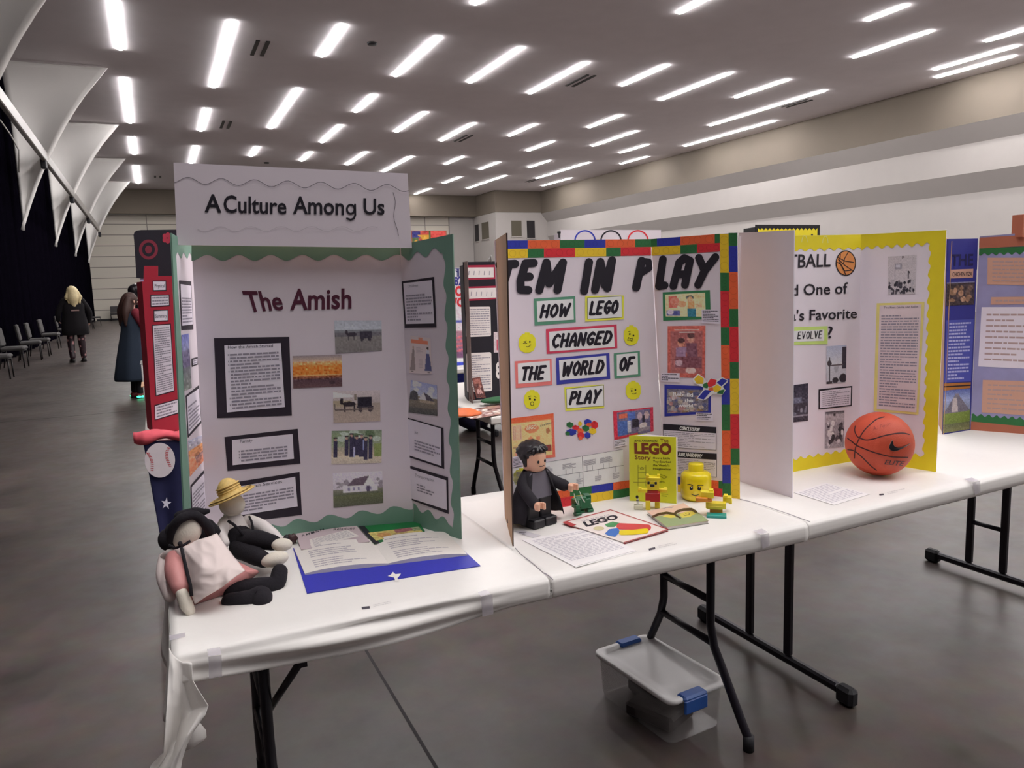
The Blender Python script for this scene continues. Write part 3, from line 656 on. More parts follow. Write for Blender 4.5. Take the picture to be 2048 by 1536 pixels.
# centre panel contents
m_mar = mat('maroon_letters', (72, 22, 44), .6, 1.4)
mb = MB(); text(mb, sC, 'The', ((484, 583), (562, 584), (567, 619), (497, 623)), m_mar, OFF2, .022); text(mb, sC, 'Amish', ((581, 579), (703, 578), (703, 616), (580, 619.5)), m_mar, OFF2, .022); mb.build('title_lettering', pC)
card(sC, pC, ((448.6, 691), (561.5, 686), (569.8, 814), (453.9, 825)), ((428, 676), (578.6, 673.6), (583.8, 831.3), (434.7, 836.3)), rows=17, title='How the Amish Started', tq=((456, 691.5), (546, 688.5), (546, 694), (456, 697.5)), v0=.12, v1=.97, bullets=(0, 2, 3, 5, 13, 15), u0=.09, short=.25)
card(sC, pC, ((464, 880), (585, 868), (588, 917.5), (465.4, 930.5)), ((449, 874), (595.6, 857.5), (601, 927), (455, 942)), rows=4, title='Family', tq=((480, 880.5), (505, 878), (505, 883.5), (480, 886)), v0=.42, v1=.92, bullets=(0, 1, 2), u0=.14, u1=.9)
card(sC, pC, ((477, 973), (590.4, 953.5), (595.4, 1012.8), (470, 1032)), ((460, 966), (599, 944), (604, 1029.7), (462, 1047)), rows=6, title='Church Services', tq=((487, 972), (564, 959.5), (564, 965.5), (487, 978)), v0=.3, v1=.92, u0=.1, bullets=(0, 2))
P1 = Cv(60, 40).grad(0, (150, 154, 162), .32, (160, 164, 172)).grad(.32, (98, 96, 104), .5, (90, 88, 92)).grad(.5, (112, 108, 106), 1, (104, 100, 100)).rect(0, .3, 1, .36, (110, 112, 118))
P1.rect(.53, .34, .78, .58, (50, 46, 58)).ell(.36, .44, .11, .07, (46, 40, 50)).ell(.25, .36, .03, .06, (50, 44, 52)).rect(.28, .5, .3, .64, (46, 40, 50)).rect(.4, .5, .42, .64, (46, 40, 50)).ell(.58, .6, .035, .07, (48, 44, 54)).ell(.74, .6, .035, .07, (48, 44, 54)).noise(5, 2)
photo(sC, pC, ((668.4, 641), (763, 641), (764, 701), (671, 707)), P1)
P2 = Cv(60, 40).grad(0, (124, 112, 116), .18, (168, 146, 128)).grad(.18, (196, 150, 110), .35, (204, 116, 52)).grad(.35, (196, 104, 38), .6, (180, 104, 40)).grad(.6, (170, 96, 44), .72, (92, 56, 50)).grad(.72, (66, 46, 54), 1, (82, 60, 62))
P2.noise(16, 2, (.2, .75)).rect(0, .6, 1, .62, (214, 150, 100)).ell(.8, .86, .06, .05, (54, 38, 46)).noise(5, 1)
photo(sC, pC, ((585, 711.8), (683, 709.4), (684.5, 772.7), (586.4, 776.8)), P2)
P3 = Cv(60, 42).grad(0, (168, 158, 160), .4, (150, 140, 138)).grad(.4, (140, 128, 118), 1, (146, 132, 122)).poly([(0, .02), (.42, .14), (.42, .2), (0, .22)], (190, 182, 180)).rect(.45, .1, .5, .3, (110, 100, 90)).rect(0, .3, .4, .5, (142, 130, 110))
P3.rect(.52, .2, .83, .5, (26, 22, 34)).rect(.5, .5, .86, .55, (40, 34, 44)).ell(.58, .6, .05, .09, (56, 48, 54)).ell(.79, .6, .05, .09, (56, 48, 54)).ell(.34, .42, .14, .08, (34, 26, 32)).ell(.18, .32, .04, .1, (34, 26, 32)).rect(.23, .45, .26, .68, (34, 26, 32)).rect(.43, .45, .46, .66, (34, 26, 32)).rect(.03, .4, .05, .6, (70, 64, 66)).rect(.05, .58, .85, .61, (84, 72, 70)).noise(6, 1)
photo(sC, pC, ((666, 782.7), (760, 780), (760.7, 842), (667, 846)), P3)
P4 = Cv(64, 44).grad(0, (104, 116, 96), .5, (128, 136, 112)).grad(.5, (136, 132, 114), .75, (164, 150, 132)).grad(.75, (176, 164, 146), 1, (160, 150, 138)).blobs(14, [(78, 94, 70), (110, 124, 96), (150, 160, 150)], (0, 0, 1, .3), (.04, .12)).rect(.85, .4, 1, .8, (112, 124, 74))
for (x, y, h_) in ((.08, .3, .5), (.3, .25, .5), (.4, .18, .62), (.5, .25, .5), (.6, .22, .58), (.68, .3, .6), (.78, .25, .62)): P4.rect(x-.045, y, x+.045, y+h_, (44, 40, 62)).ell(x, y-.03, .026, .05, (150, 120, 110)).rect(x-.035, y-.1, x+.035, y-.06, (40, 34, 40))
P4.rect(.44, .5, .47, .8, (150, 150, 180)).rect(.62, .3, .65, .6, (130, 140, 180)).noise(8, 1)
photo(sC, pC, ((663.4, 861.8), (763.6, 859.7), (763, 925.7), (662.6, 928.6)), P4)
P5 = Cv(64, 42).grad(0, (176, 170, 182), .5, (168, 162, 170)).grad(.5, (110, 108, 98), .66, (78, 82, 66)).grad(.66, (84, 88, 62), 1, (72, 74, 62)).blobs(9, [(120, 112, 122), (132, 126, 134)], (0, .1, .3, .5), (.03, .06)).blobs(8, [(120, 112, 122)], (.8, .1, 1, .5), (.03, .07))
P5.rect(.2, .38, .9, .6, (176, 172, 196)).poly([(.28, .4), (.42, .2), (.72, .12), (.8, .3), (.62, .4)], (86, 72, 84)).poly([(.62, .4), (.73, .14), (.84, .38)], (190, 184, 204))
for x in (.3, .4, .5, .66, .74): P5.rect(x, .44, x+.035, .54, (110, 104, 130))
P5.rect(.68, .42, .74, .6, (70, 60, 84)).noise(6, 1)
photo(sC, pC, ((665.5, 946), (764.5, 942), (766.6, 1005.7), (667, 1015.6)), P5)
# right wing
card(sR, pR, ((806.5, 566.5), (863.8, 560.3), (868.5, 646.7), (812, 648)), ((803.3, 563), (868, 553.6), (873, 654.6), (809.3, 655.8)), rows=9, v0=.28, v1=.94, title='Children', tq=((815, 570), (836, 568), (836, 573), (815, 575)), tmat=m_ink)
R2_ = Cv(40, 60, (172, 160, 160)).rect(.05, .1, .85, .2, (186, 104, 80)).rect(.4, .02, .6, .09, (170, 110, 90)).poly([(.12, .35), (.2, .35), (.28, .92), (.04, .92)], (120, 108, 106)).ell(.16, .31, .04, .04, (150, 130, 120)).poly([(.78, .4), (.9, .4), (1, .93), (.68, .93)], (66, 70, 104)).ell(.84, .3, .05, .04, (60, 44, 44)).rect(.77, .34, .92, .45, (170, 168, 176))
for k in range(7): R2_.rect(.3, .3+.035*k, .5+.1*(k % 2), .315+.035*k, (150, 138, 140)); R2_.rect(.42, .62+.035*k, .6, .635+.035*k, (150, 138, 140))
R2_.rect(.1, .94, .2, .96, (60, 50, 50)).rect(.8, .95, .9, .97, (40, 34, 40)); photo(sR, pR, ((821, 671), (861, 676), (864, 748), (818, 746)), R2_, 'dress_poster')
R3 = Cv(40, 44).grad(0, (130, 136, 170), .45, (160, 164, 182)).grad(.45, (110, 102, 88), .8, (96, 90, 82)).grad(.8, (80, 76, 74), 1, (60, 62, 60)).blobs(6, [(176, 178, 190)], (0, .05, 1, .4), (.05, .15)).poly([(0, .4), (.1, .28), (.28, .35), (.3, .6), (0, .6)], (62, 62, 66)).poly([(.32, .55), (.5, .3), (.62, .56)], (176, 174, 180)).poly([(.5, .3), (.75, .4), (.92, .58), (.62, .56)], (70, 64, 74)).rect(.36, .54, .9, .64, (140, 128, 112)).noise(8, 1)
photo(sR, pR, ((822, 760), (874, 771), (874.6, 832), (817, 825)), R3)
card(sR, pR, ((815.4, 837.7), (881.8, 857), (883, 932), (815.8, 910)), ((811, 834), (886.7, 856), (888.6, 938), (814.4, 913.4)), rows=4, v0=.5, v1=.82, u0=.2, title='Joy', tq=((829, 861), (836, 863), (836, 868), (829, 866)), tmat=m_ink)
card(sR, pR, ((817.3, 936), (892.5, 960.7), (894, 1020), (820, 996)), ((813.8, 929.5), (896, 954.8), (897.4, 1028), (816.8, 997.8)), rows=3, v0=.42, v1=.7, u0=.2, u1=.66, title='Transportation', tq=((830, 947), (868, 958), (868, 964), (830, 953)), tmat=m_ink)
# left wing
card(sL, pL, ((361, 568), (382, 571.5), (386, 648.6), (364.5, 651.6)), ((358.3, 560.8), (382.5, 563), (386.8, 658.7), (363, 660)), rows=9, v0=.3, v1=.95)
L2_ = Cv(16, 44).grad(0, (84, 90, 150), .3, (110, 112, 140)).grad(.3, (96, 92, 118), .6, (80, 72, 100)).grad(.6, (84, 86, 92), 1, (100, 104, 98)).noise(12, 2); photo(sL, pL, ((363, 670), (377.3, 667), (383.4, 775.5), (368, 783)), L2_)
card(sL, pL, ((385.5, 720), (395, 717), (395, 727), (386, 730)), ((383, 717), (396, 713.5), (396.5, 729), (384, 734)), rows=2)
card(sL, pL, ((373.6, 794), (397.5, 777), (402, 841), (377.3, 869)), ((371.5, 791), (398, 770), (403, 846), (376, 876)), rows=7, v0=.25, v1=.95)
L4 = Cv(24, 40).grad(0, (150, 150, 168), .3, (140, 132, 140)).grad(.3, (176, 116, 70), .6, (150, 100, 70)).grad(.6, (120, 96, 100), 1, (190, 110, 76)).poly([(0, .5), (.3, .4), (.5, 1), (0, 1)], (196, 120, 90)).noise(14, 2); photo(sL, pL, ((376, 882), (409.5, 867), (412, 916), (380, 953)), L4)
card(sL, pL, ((383.4, 974), (408, 947), (412, 1015), (386, 1046)), ((381, 971), (409, 939), (413.5, 1020), (384, 1052)), rows=8, v0=.2, v1=.95)
# ------------------------------------------------------------------ second display board: STEM IN PLAY
GL = {'A': [[(0, 0), (.12, .75), (.3, 1), (.48, .75), (.6, 0)], [(.08, .38), (.52, .38)]], 'C': [[(.58, .85), (.35, 1), (.1, .8), (0, .5), (.1, .2), (.35, 0), (.56, .12)]], 'D': [[(0, 0), (0, 1), (.35, .95), (.58, .65), (.58, .35), (.35, .04), (0, 0)]],
 'E': [[(.55, 1), (.05, 1), (0, 0), (.5, 0)], [(.03, .52), (.42, .52)]], 'F': [[(.55, 1), (.05, 1), (0, 0)], [(.03, .5), (.42, .5)]], 'G': [[(.58, .85), (.35, 1), (.1, .8), (0, .5), (.1, .2), (.35, 0), (.56, .15), (.56, .45), (.36, .45)]],
 'H': [[(0, 0), (0, 1)], [(.56, 0), (.56, 1)], [(0, .5), (.56, .5)]], 'I': [[(.05, 0), (.05, 1)]], 'L': [[(0, 1), (0, 0), (.48, 0)]], 'M': [[(0, 0), (.08, 1), (.36, .25), (.66, 1), (.74, 0)]], 'N': [[(0, 0), (0, 1), (.55, 0), (.55, 1)]],
 'O': [[(.3, 1), (.08, .8), (0, .5), (.08, .18), (.3, 0), (.52, .18), (.6, .5), (.52, .8), (.3, 1)]], 'P': [[(0, 0), (0, 1), (.38, .98), (.52, .76), (.38, .5), (0, .46)]], 'R': [[(0, 0), (0, 1), (.38, .98), (.52, .76), (.38, .52), (0, .48)], [(.25, .48), (.56, 0)]],
 'S': [[(.55, .88), (.3, 1), (.05, .82), (.12, .58), (.45, .42), (.52, .18), (.28, 0), (0, .12)]], 'T': [[(0, 1), (.6, 1)], [(.3, 1), (.3, 0)]], 'W': [[(0, 1), (.14, 0), (.4, .7), (.62, 0), (.82, 1)]], 'Y': [[(0, 1), (.28, .48)], [(.6, 1), (.28, .48), (.22, 0)]],
 'B': [[(0, 0), (0, 1), (.36, .97), (.48, .76), (.34, .53), (0, .52)], [(.34, .53), (.54, .28), (.36, .02), (0, 0)]], 'U': [[(0, 1), (.03, .2), (.28, 0), (.53, .2), (.56, 1)]], 'V': [[(0, 1), (.28, 0), (.56, 1)]]}
GW = {'M': .74, 'W': .82, 'I': .1, 'L': .48, 'P': .52}
def word(mb, sf, s, q, r, m, off, shear=.16, gap=.32):
    adv = []; x = 0
    for c in s:
        adv.append(x); x += (GW.get(c, .58)+gap) if c != ' ' else .5
    W = x-gap+shear
    for c, a in zip(s, adv):
        for st in GL.get(c, []): stroke(mb, sf, [bil(q, (a+p[0]+shear*p[1])/W, 1-p[1]) for p in st], r, m, off)
GS = 2.0
cr = {'b': mat('print_blue', (34, 44, 140), .6, 1.6), 'o': mat('print_orange', (198, 84, 44), .6, 1.6), 'g': mat('print_green', (32, 92, 48), .6, 1.6), 'r': mat('print_red', (182, 34, 44), .6, 1.6), 'y': mat('print_yellow', (206, 168, 34), .6, 1.6)}
def bricks(mb, sf, A, B, axis, seq, T_, off):
    """row of printed bricks between photo lines A and B; seq = cut, colour, cut, colour, ... cut"""
    def on(L, c):
        (x0, y0), (x1, y1) = L; t = (c-(x0, y0)[axis])/((x1, y1)[axis]-(x0, y0)[axis]); return (x0+(x1-x0)*t, y0+(y1-y0)*t)
    cuts = seq[0::2]; cols = seq[1::2]
    for i, c in enumerate(cols):
        a, b = cuts[i], cuts[i+1]; P = [on(A, a), on(A, b), on(B, b), on(B, a)]
        shape(mb, sf, T(P, *T_), cr[c], off)
        if abs(b-a) > 60:
            n = 2 if abs(b-a) < 140 else 3; md = MATS.get('stud_'+c) or mat('stud_'+c, {'b': (30, 38, 120), 'o': (176, 72, 38), 'g': (26, 78, 42), 'r': (158, 28, 38), 'y': (180, 146, 30)}[c], .6, 1.6)
            for k in range(n):
                u = (k+.5)/n; p = bil(T(P, *T_), u, .5); rad = abs(b-a)/n/T_[2]*.34; ring(mb, sf, p[0], p[1], rad, rad, .7, md, off+.0002, 12)
C3 = (980, 440, 3.938); C4 = (980, 780, 3.938); CE = (1300, 570, 3.745); C7 = (1010, 820, 6.4)
bs = thing('display_board', AZ(1250, 1010, TZ+.002), 'three-panel board with printed toy-brick border and big black bubble letters', 'display board')
m_board2 = mat('white_poster', (172, 164, 170), .75, GB, noise=.02, scale=8)
zC, qC = panel((1010, 1033), (1330, 981), (989, 481), (1301, 479), bs, 'center_panel', m_board2, m_kraft)
zR, qR = panel((1330, 981), (1479, 998), (1303, 479), (1475, 465), bs, 'side_panel', m_board2, m_kraft)
zL, qL = panel((1025, 1093), (1010, 1033), (1012, 466), (989, 481), bs, 'side_panel', m_kraft, m_board2, medge=mat('dark_edge', (70, 52, 46), .8))
mb = MB()
bricks(mb, zC, ((60, 162), (1268, 150)), ((60, 230), (1268, 212)), 0, [60, 'b', 298, 'o', 550, 'g', 745, 'b', 910, 'o', 1143, 'g', 1268], C3, .0008)
bricks(mb, zC, ((60, 230), (1268, 212)), ((60, 303), (1268, 278)), 0, [60, 'y', 298, 'g', 425, 'r', 670, 'y', 915, 'g', 1030, 'r', 1268], C3, .0008)
bricks(mb, zC, ((100, 862), (1376, 668)), ((100, 915), (1376, 732)), 0, [160, 'b', 400, 'o', 630, 'g', 800, 'b', 970, 'o', 1200, 'b', 1376], C4, .0008)
bricks(mb, zC, ((100, 915), (1376, 732)), ((100, 1003), (1376, 790)), 0, [160, 'y', 390, 'r', 655, 'y', 970, 'g', 1200, 'y', 1376], C4, .0008)
mb.build('brick_border', qC)
mb = MB()
bricks(mb, zR, ((1268, 150), (1950, 98)), ((1270, 212), (1950, 172)), 0, [1268, 'g', 1315, 'b', 1500, 'o', 1770, 'g', 1812], C3, .0008)
bricks(mb, zR, ((1270, 212), (1950, 172)), ((1274, 280), (1950, 240)), 0, [1272, 'y', 1500, 'g', 1630, 'r', 1812], C3, .0008)
bricks(mb, zR, ((1810, 108), (1832, 2180)), ((1879, 102), (1898, 2190)), 1, [110, 'y', 415, 'g', 560, 'r', 845, 'g', 985, 'o', 1250, 'b', 1454, 'g', 1659, 'o', 1929, 'b', 2074, 'g', 2186], C3, .0009)
bricks(mb, zR, ((1879, 102), (1898, 2190)), ((1949, 98), (1969, 2198)), 1, [102, 'g', 205, 'b', 410, 'o', 700, 'g', 840, 'r', 1120, 'g', 1250, 'y', 1529, 'r', 1799, 'g', 1929, 'y', 2196], C3, .0009)
bricks(mb, zR, ((1380, 672), (1830, 718)), ((1380, 732), (1830, 780)), 0, [1382, 'b', 1500, 'y', 1620, 'r', 1735, 'o', 1800, 'g', 1830], C4, .0008)
bricks(mb, zR, ((1380, 732), (1830, 780)), ((1382, 794), (1830, 846)), 0, [1382, 'y', 1560, 'g', 1700, 'r', 1830], C4, .0008)
mb.build('brick_border', qR)
# bubble letters
def bub(sf, segs, r, par):
    mb = MB(); k = 0
    for s in segs: stroke(mb, sf, T(s, *C3), r, m_blk, OFF2+.0003*(k % 3), 10); k += 1
    mb.build('title_lettering', par)
bub(zC, [[(74, 352), (198, 345)], [(150, 352), (96, 548)],
 [(345, 338), (280, 342), (240, 480), (242, 550), (302, 552)], [(265, 448), (312, 446)], [(388, 552), (445, 335), (466, 500), (575, 335), (532, 550)],
 [(780, 332), (742, 558)], [(828, 548), (870, 330), (905, 510), (962, 318), (925, 535)], [(1152, 530), (1195, 322)], [(1195, 322)]], 8.2, qC)
bub(zC, [[(1195, 322), (1250, 328), (1255, 378), (1178, 428)]], 6.4, qC)
bub(zR, [[(1362, 310), (1330, 522), (1375, 515)], [(1443, 520), (1490, 335), (1530, 300), (1575, 320), (1535, 510)], [(1470, 432), (1550, 425)], [(1645, 298), (1690, 400)], [(1775, 292), (1690, 400), (1638, 510)]], 7.8, qR)
mb = MB(); S = [(1002, 517), (998, 513), (994, 520), (996, 535), (1004, 545), (1003, 565), (995, 572)]
for k in range(6): stroke(mb, zL, S[k:k+2], 1.6, m_blk, -.0055); 
mb.build('title_lettering', qL)
# word cards
def wcard(mount, paper, s, tq, mm, thin=False):
    mb = MB(); quad(mb, zC, T(mount, *C3), mm, OFF1); pq = T(paper, *C3)
    if thin: quad(mb, zC, T([(x+dx, y+dy) for (x, y), (dx, dy) in zip(paper, ((-3, -3), (3, -3), (3, 3), (-3, 3)))], *C3), m_blk, OFF1+.0003)
    quad(mb, zC, pq, m_paper2, OFF2); word(mb, zC, s, T(tq, *C3), 2.75, m_blk, OFF3); mb.build('word_card', qC)
m_paper2 = mat('bright_paper', (206, 202, 206), .7, 1.75, noise=.02)
mg = mat('card_green', (72, 120, 96), .7, 1.8); my = mat('card_yellow', (214, 204, 66), .7, 1.6); mr = mat('card_red', (176, 52, 76), .7, 1.7); mo = mat('card_coral', (206, 104, 100), .7, 1.7); mbl = mat('card_blue', (46, 50, 134), .7, 1.7)
wcard(((345, 620), (670, 600), (675, 805), (352, 832)), ((368, 640), (655, 622), (660, 785), (375, 803)), 'HOW', ((408, 674), (632, 662), (622, 752), (400, 766)), mg)
wcard(((750, 598), (1055, 595), (1053, 782), (750, 800)), ((768, 615), (1037, 602), (1040, 765), (770, 780)), 'LEGO', ((796, 648), (1012, 638), (1004, 728), (790, 742)), my, True)
wcard(((440, 860), (998, 822), (1003, 1010), (447, 1055)), ((465, 880), (975, 842), (982, 1000), (470, 1035)), 'CHANGED', ((498, 906), (966, 878), (950, 968), (492, 1002)), mr)
wcard(((195, 1113), (485, 1092), (490, 1298), (203, 1325)), ((218, 1130), (470, 1108), (475, 1270), (222, 1290)), 'THE', ((252, 1166), (440, 1152), (430, 1246), (246, 1262)), mo)
wcard(((520, 1085), (940, 1047), (947, 1252), (525, 1298)), ((543, 1105), (915, 1068), (920, 1232), (550, 1262)), 'WORLD', ((578, 1128), (902, 1106), (890, 1198), (570, 1228)), mbl)
wcard(((975, 1050), (1180, 1032), (1185, 1230), (980, 1250)), ((998, 1060), (1163, 1045), (1166, 1215), (1000, 1228)), 'OF', ((1028, 1090), (1138, 1082), (1128, 1176), (1022, 1184)), mg)
wcard(((585, 1318), (897, 1295), (900, 1480), (595, 1505)), ((602, 1333), (893, 1303), (896, 1463), (607, 1482)), 'PLAY', ((640, 1358), (872, 1340), (858, 1434), (630, 1448)), my, True)
# yellow face stickers
m_fy = mat('sticker_yellow', (226, 200, 40), .6, 1.5); m_fo = mat('sticker_brown', (120, 84, 20), .6)
def face(cx, cy, rx, ry, kind, cc=C3):
    mb = MB(); P = [(-.55, -.92), (-.3, -.92), (-.28, -1.08), (.28, -1.08), (.3, -.92), (.6, -.9), (.95, -.5), (.98, .3), (.75, .78), (.3, 1), (-.3, 1.02), (-.75, .8), (-1, .3), (-.96, -.45)]
    shape(mb, zC, T([(cx+rx*x, cy+ry*y) for x, y in P], *cc), m_fy, OFF1)
    d = lambda x, y, r: disc(mb, zC, *T([(cx+rx*x, cy+ry*y)], *cc)[0], r, r*1.1, m_blk, OFF2, 10)
    ln = lambda pts, r=.5: stroke(mb, zC, T([(cx+rx*x, cy+ry*y) for x, y in pts], *cc), r, m_blk, OFF2)
    if kind == 0: ln([(-.45, .05), (-.22, -.03), (-.02, .08)], .6); d(.3, -.12, 1.7); ln([(-.1, .38), (.12, .42), (.42, .2)]); ln([(-.45, -.12), (-.1, -.2)], .4)
    if kind == 1: d(-.2, -.16, 1.7); d(.28, 0, 1.7); ln([(-.5, .5), (-.35, .2), (-.1, .35), (.15, .25), (.1, .6), (-.15, .45), (-.5, .5)]); ln([(-.4, -.4), (-.15, -.45)], .4)
    if kind == 2: d(-.28, -.1, 1.9); d(.3, 0, 1.9); p = T([(cx, cy+ry*.42)], *cc)[0]; ring(mb, zC, p[0], p[1], 3.6, 4.4, 1, m_blk, OFF2, 14); ln([(-.45, -.32), (-.15, -.42)], .4); ln([(.2, -.4), (.5, -.24)], .4)
    if kind == 3: d(-.22, .05, 1.7); d(.28, -.05, 1.7); ln([(-.15, .38), (.1, .42), (.38, .3)]); ln([(-.35, -.18), (-.12, -.2)], .4)
    if kind == 4: d(.5, .1, 1.7)
    mb.build('face_sticker', qC)
face(293, 968, 68, 76, 0); face(1113, 910, 60, 74, 1); face(332, 1416, 64, 72, 2); face(1129, 1342, 60, 70, 3); face(245, 690, 62, 68, 4, C4)
# pictures and captions on the centre panel
A1 = Cv(56, 56, (206, 160, 110)).grad(0, (200, 76, 46), .12, (204, 84, 50)).rect(0, .12, 1, .13, (190, 120, 80)).rect(.93, .1, 1, 1, (204, 84, 66)).rect(0, .93, 1, 1, (196, 90, 74)).ell(.48, .29, .16, .1, (196, 110, 76)).rect(.02, .18, .25, .52, (190, 150, 122)).rect(.03, .66, .3, .7, (140, 110, 80)).rect(.06, .8, .36, .92, (178, 120, 100)).rect(.8, .7, .92, .85, (110, 50, 44)).ell(.85, .38, .05, .06, (140, 90, 60)).ell(.44, .53, .06, .06, (176, 112, 80)).ell(.62, .52, .05, .05, (176, 112, 80))
for k in range(5): A1.rect(.05+.04*k, .2, .06+.04*k, .5, (160, 120, 104))
A1.noise(6, 1); ph = photo(zC, qC, T(((70, 108), (622, 42), (645, 603), (98, 665)), *C7), A1, 'vintage_advert')
mb = MB(); text(mb, zC, 'LEGO', T(((275, 205), (402, 190), (400, 240), (275, 250)), *C7), mat('advert_cream', (232, 200, 170), .6, 1.7), OFF3, .02, .2); text(mb, zC, 'SYSTEM', T(((450, 195), (592, 155), (592, 175), (450, 215)), *C7), m_ink2, OFF3); mb.build('advert_lettering', ph)
card(zC, qC, T(((98, 600), (230, 585), (232, 700), (104, 735)), *C7), rows=6, name='caption', ink=m_ink2, v0=.08, v1=.9, fill=None or .4, o=.0006)
mb = MB()
for (x, y, rx, ry, c) in ((830, 190, 48, 40, 'g'), (905, 225, 48, 34, 'r'), (960, 175, 26, 32, 'y'), (1060, 155, 50, 44, 'b'), (1075, 190, 36, 28, 'o'), (1145, 190, 48, 56, 'r'), (845, 285, 66, 44, 'b'), (800, 300, 32, 28, 'g'), (1030, 235, 50, 44, 'g'), (965, 270, 42, 38, 'o'), (1120, 270, 50, 42, 'y'), (970, 325, 48, 46, 'r'), (1055, 325, 42, 42, 'b'), (965, 360, 26, 26, 'o'), (870, 270, 46, 26, 'b')):
    P = [(-.9, -.45), (-.1, -1), (.9, -.5), (1, .4), (.2, 1), (-.8, .5)]; shape(mb, zC, T([(x+rx*a, y+ry*b) for a, b in P], *C7), cr[c], OFF1+.00003*len(mb.f)); disc(mb, zC, *T([(x, y-ry*.5)], *C7)[0], rx/6.4*.3, ry/6.4*.25, MATS['stud_'+c], OFF1+.0006, 8)
mb.build('brick_pile_sticker', qC)
A2 = Cv(60, 44, (90, 84, 110)).rect(0, 0, 1, .06, (170, 40, 60)).rect(0, 0, .09, 1, (170, 40, 60)).rect(.93, 0, 1, 1, (160, 44, 64)).rect(.0, .93, .6, 1, (160, 40, 56)).rect(.1, .38, .34, .9, (60, 84, 140)).rect(.36, .1, .55, .4, (70, 90, 150)).rect(.14, .12, .34, .3, (196, 90, 70)).rect(.46, .38, .63, .7, (34, 28, 40)).ell(.66, .3, .06, .16, (160, 140, 150)).ell(.83, .3, .07, .16, (160, 140, 140)).rect(.72, .3, .78, .6, (40, 34, 48)).ell(.74, .68, .1, .12, (170, 160, 160)).rect(.35, .4, .43, .85, (150, 150, 160)).rect(.62, .75, .9, .9, (120, 110, 120)).noise(8, 2)
ph = photo(zC, qC, T(((1384, 18), (1896, -40), (1902, 270), (1398, 385)), *C7), A2, 'framed_picture')
card(zC, qC, T(((1395, 388), (1560, 368), (1563, 450), (1400, 485)), *C7), rows=4, name='caption', ink=m_ink2, v0=.1, v1=.85, fill=.38, o=.0006)
mb = MB(); tq = T(((100, 742), (1510, 503), (1522, 905), (112, 1120)), *C7); quad(mb, zC, tq, mat('timeline_paper', (186, 180, 184), .7, GB), OFF1)
ln = lambda a, b, r=.35: stroke(mb, zC, [bil(tq, *a), bil(tq, *b)], r, m_ink2, OFF2, 3)
ln((0, .51), (1, .51)); ln((.63, 0), (.632, .98)); ln((0, 0), (1, 0), .25)
for i, u in enumerate((.06, .14, .2, .27, .33, .4, .48, .54, .6, .67, .72, .77, .82, .87, .93)):
    up = (i*2 % 3) != 1; ln((u, .51), (u, .51-.16 if up else .68), .25); v = .14 if up else .70
    scribble(mb, zC, (bil(tq, u-.03, v), bil(tq, u+.03, v), bil(tq, u+.03, v+.2), bil(tq, u-.03, v+.2)), 6, m_ink, OFF2, .45, 0, 1)
mb.build('timeline_sheet', qC)
# right panel
G1 = Cv(64, 40, (214, 196, 150)).rect(.08, .1, .3, .6, (190, 96, 84)).rect(.02, .72, .36, .97, (80, 84, 140)).ell(.12, .8, .08, .12, (190, 176, 190)).ell(.24, .35, .12, .2, (196, 120, 100)).ell(.42, .45, .1, .14, (206, 150, 110)).rect(.56, .35, .72, .7, (200, 150, 100)).ell(.62, .18, .1, .09, (70, 80, 80)).ell(.62, .26, .07, .12, (206, 160, 120)).rect(.55, .66, .75, 1, (44, 110, 130)).rect(.75, .45, .92, .6, (206, 170, 130)).ell(.8, .15, .1, .1, (196, 180, 130)).noise(10, 2)
mb = MB(); quad(mb, zR, T(((95, 55), (448, 38), (455, 255), (98, 268)), *CE), mat('frame_green', (40, 106, 66), .7, 1.7), OFF1); paint(mb, zR, T(((112, 72), (412, 57), (418, 238), (118, 236)), *CE), G1, OFF2, 1.7); mb.build('framed_picture', qR)
card(zR, qR, T(((386, 183), (515, 183), (522, 290), (388, 284)), *CE), rows=7, name='caption', ink=m_ink2, v0=.06, v1=.9, fill=.4, o=.0008)
G2 = Cv(48, 66, (176, 92, 82)).grad(0, (180, 92, 80), 1, (170, 84, 74)).rect(.08, .1, .92, .92, (150, 88, 86)).ell(.36, .33, .09, .08, (190, 130, 110)).ell(.36, .28, .1, .05, (70, 40, 44)).ell(.62, .25, .09, .08, (180, 130, 116)).ell(.62, .19, .1, .05, (80, 50, 50)).poly([(.22, .42), (.5, .4), (.46, .75), (.24, .78)], (140, 112, 140)).poly([(.5, .33), (.78, .33), (.8, .72), (.52, .72)], (110, 70, 84)).rect(.2, .6, .9, .8, (112, 66, 76)).ell(.62, .86, .14, .06, (200, 170, 165)).ell(.3, .72, .1, .06, (176, 150, 160)).rect(.18, .07, .84, .085, (230, 200, 190)).rect(.3, .115, .72, .13, (230, 200, 190)).noise(9, 2)
photo(zR, qR, T(((132, 308), (415, 305), (412, 698), (132, 690)), *CE), G2, 'vintage_advert', 1.7)
card(zR, qR, T(((80, 658), (222, 660), (222, 728), (80, 722)), *CE), rows=4, name='caption', ink=m_ink2, v0=.06, v1=.9, fill=.4, o=.0006)
G3 = Cv(64, 40, (96, 92, 106)).blobs(70, [(130, 126, 136), (150, 140, 130), (70, 74, 110), (120, 96, 70), (160, 150, 150), (150, 110, 110)], (0, .1, 1, 1), (.03, .1)).noise(10, 2)
mb = MB(); quad(mb, zR, T(((108, 745), (455, 762), (456, 962), (108, 985)), *CE), mat('frame_blue', (34, 40, 130), .7, 1.7), OFF1); paint(mb, zR, T(((126, 778), (436, 786), (436, 945), (126, 962)), *CE), G3, OFF2, 1.8); f3 = mb.build('framed_picture', qR)
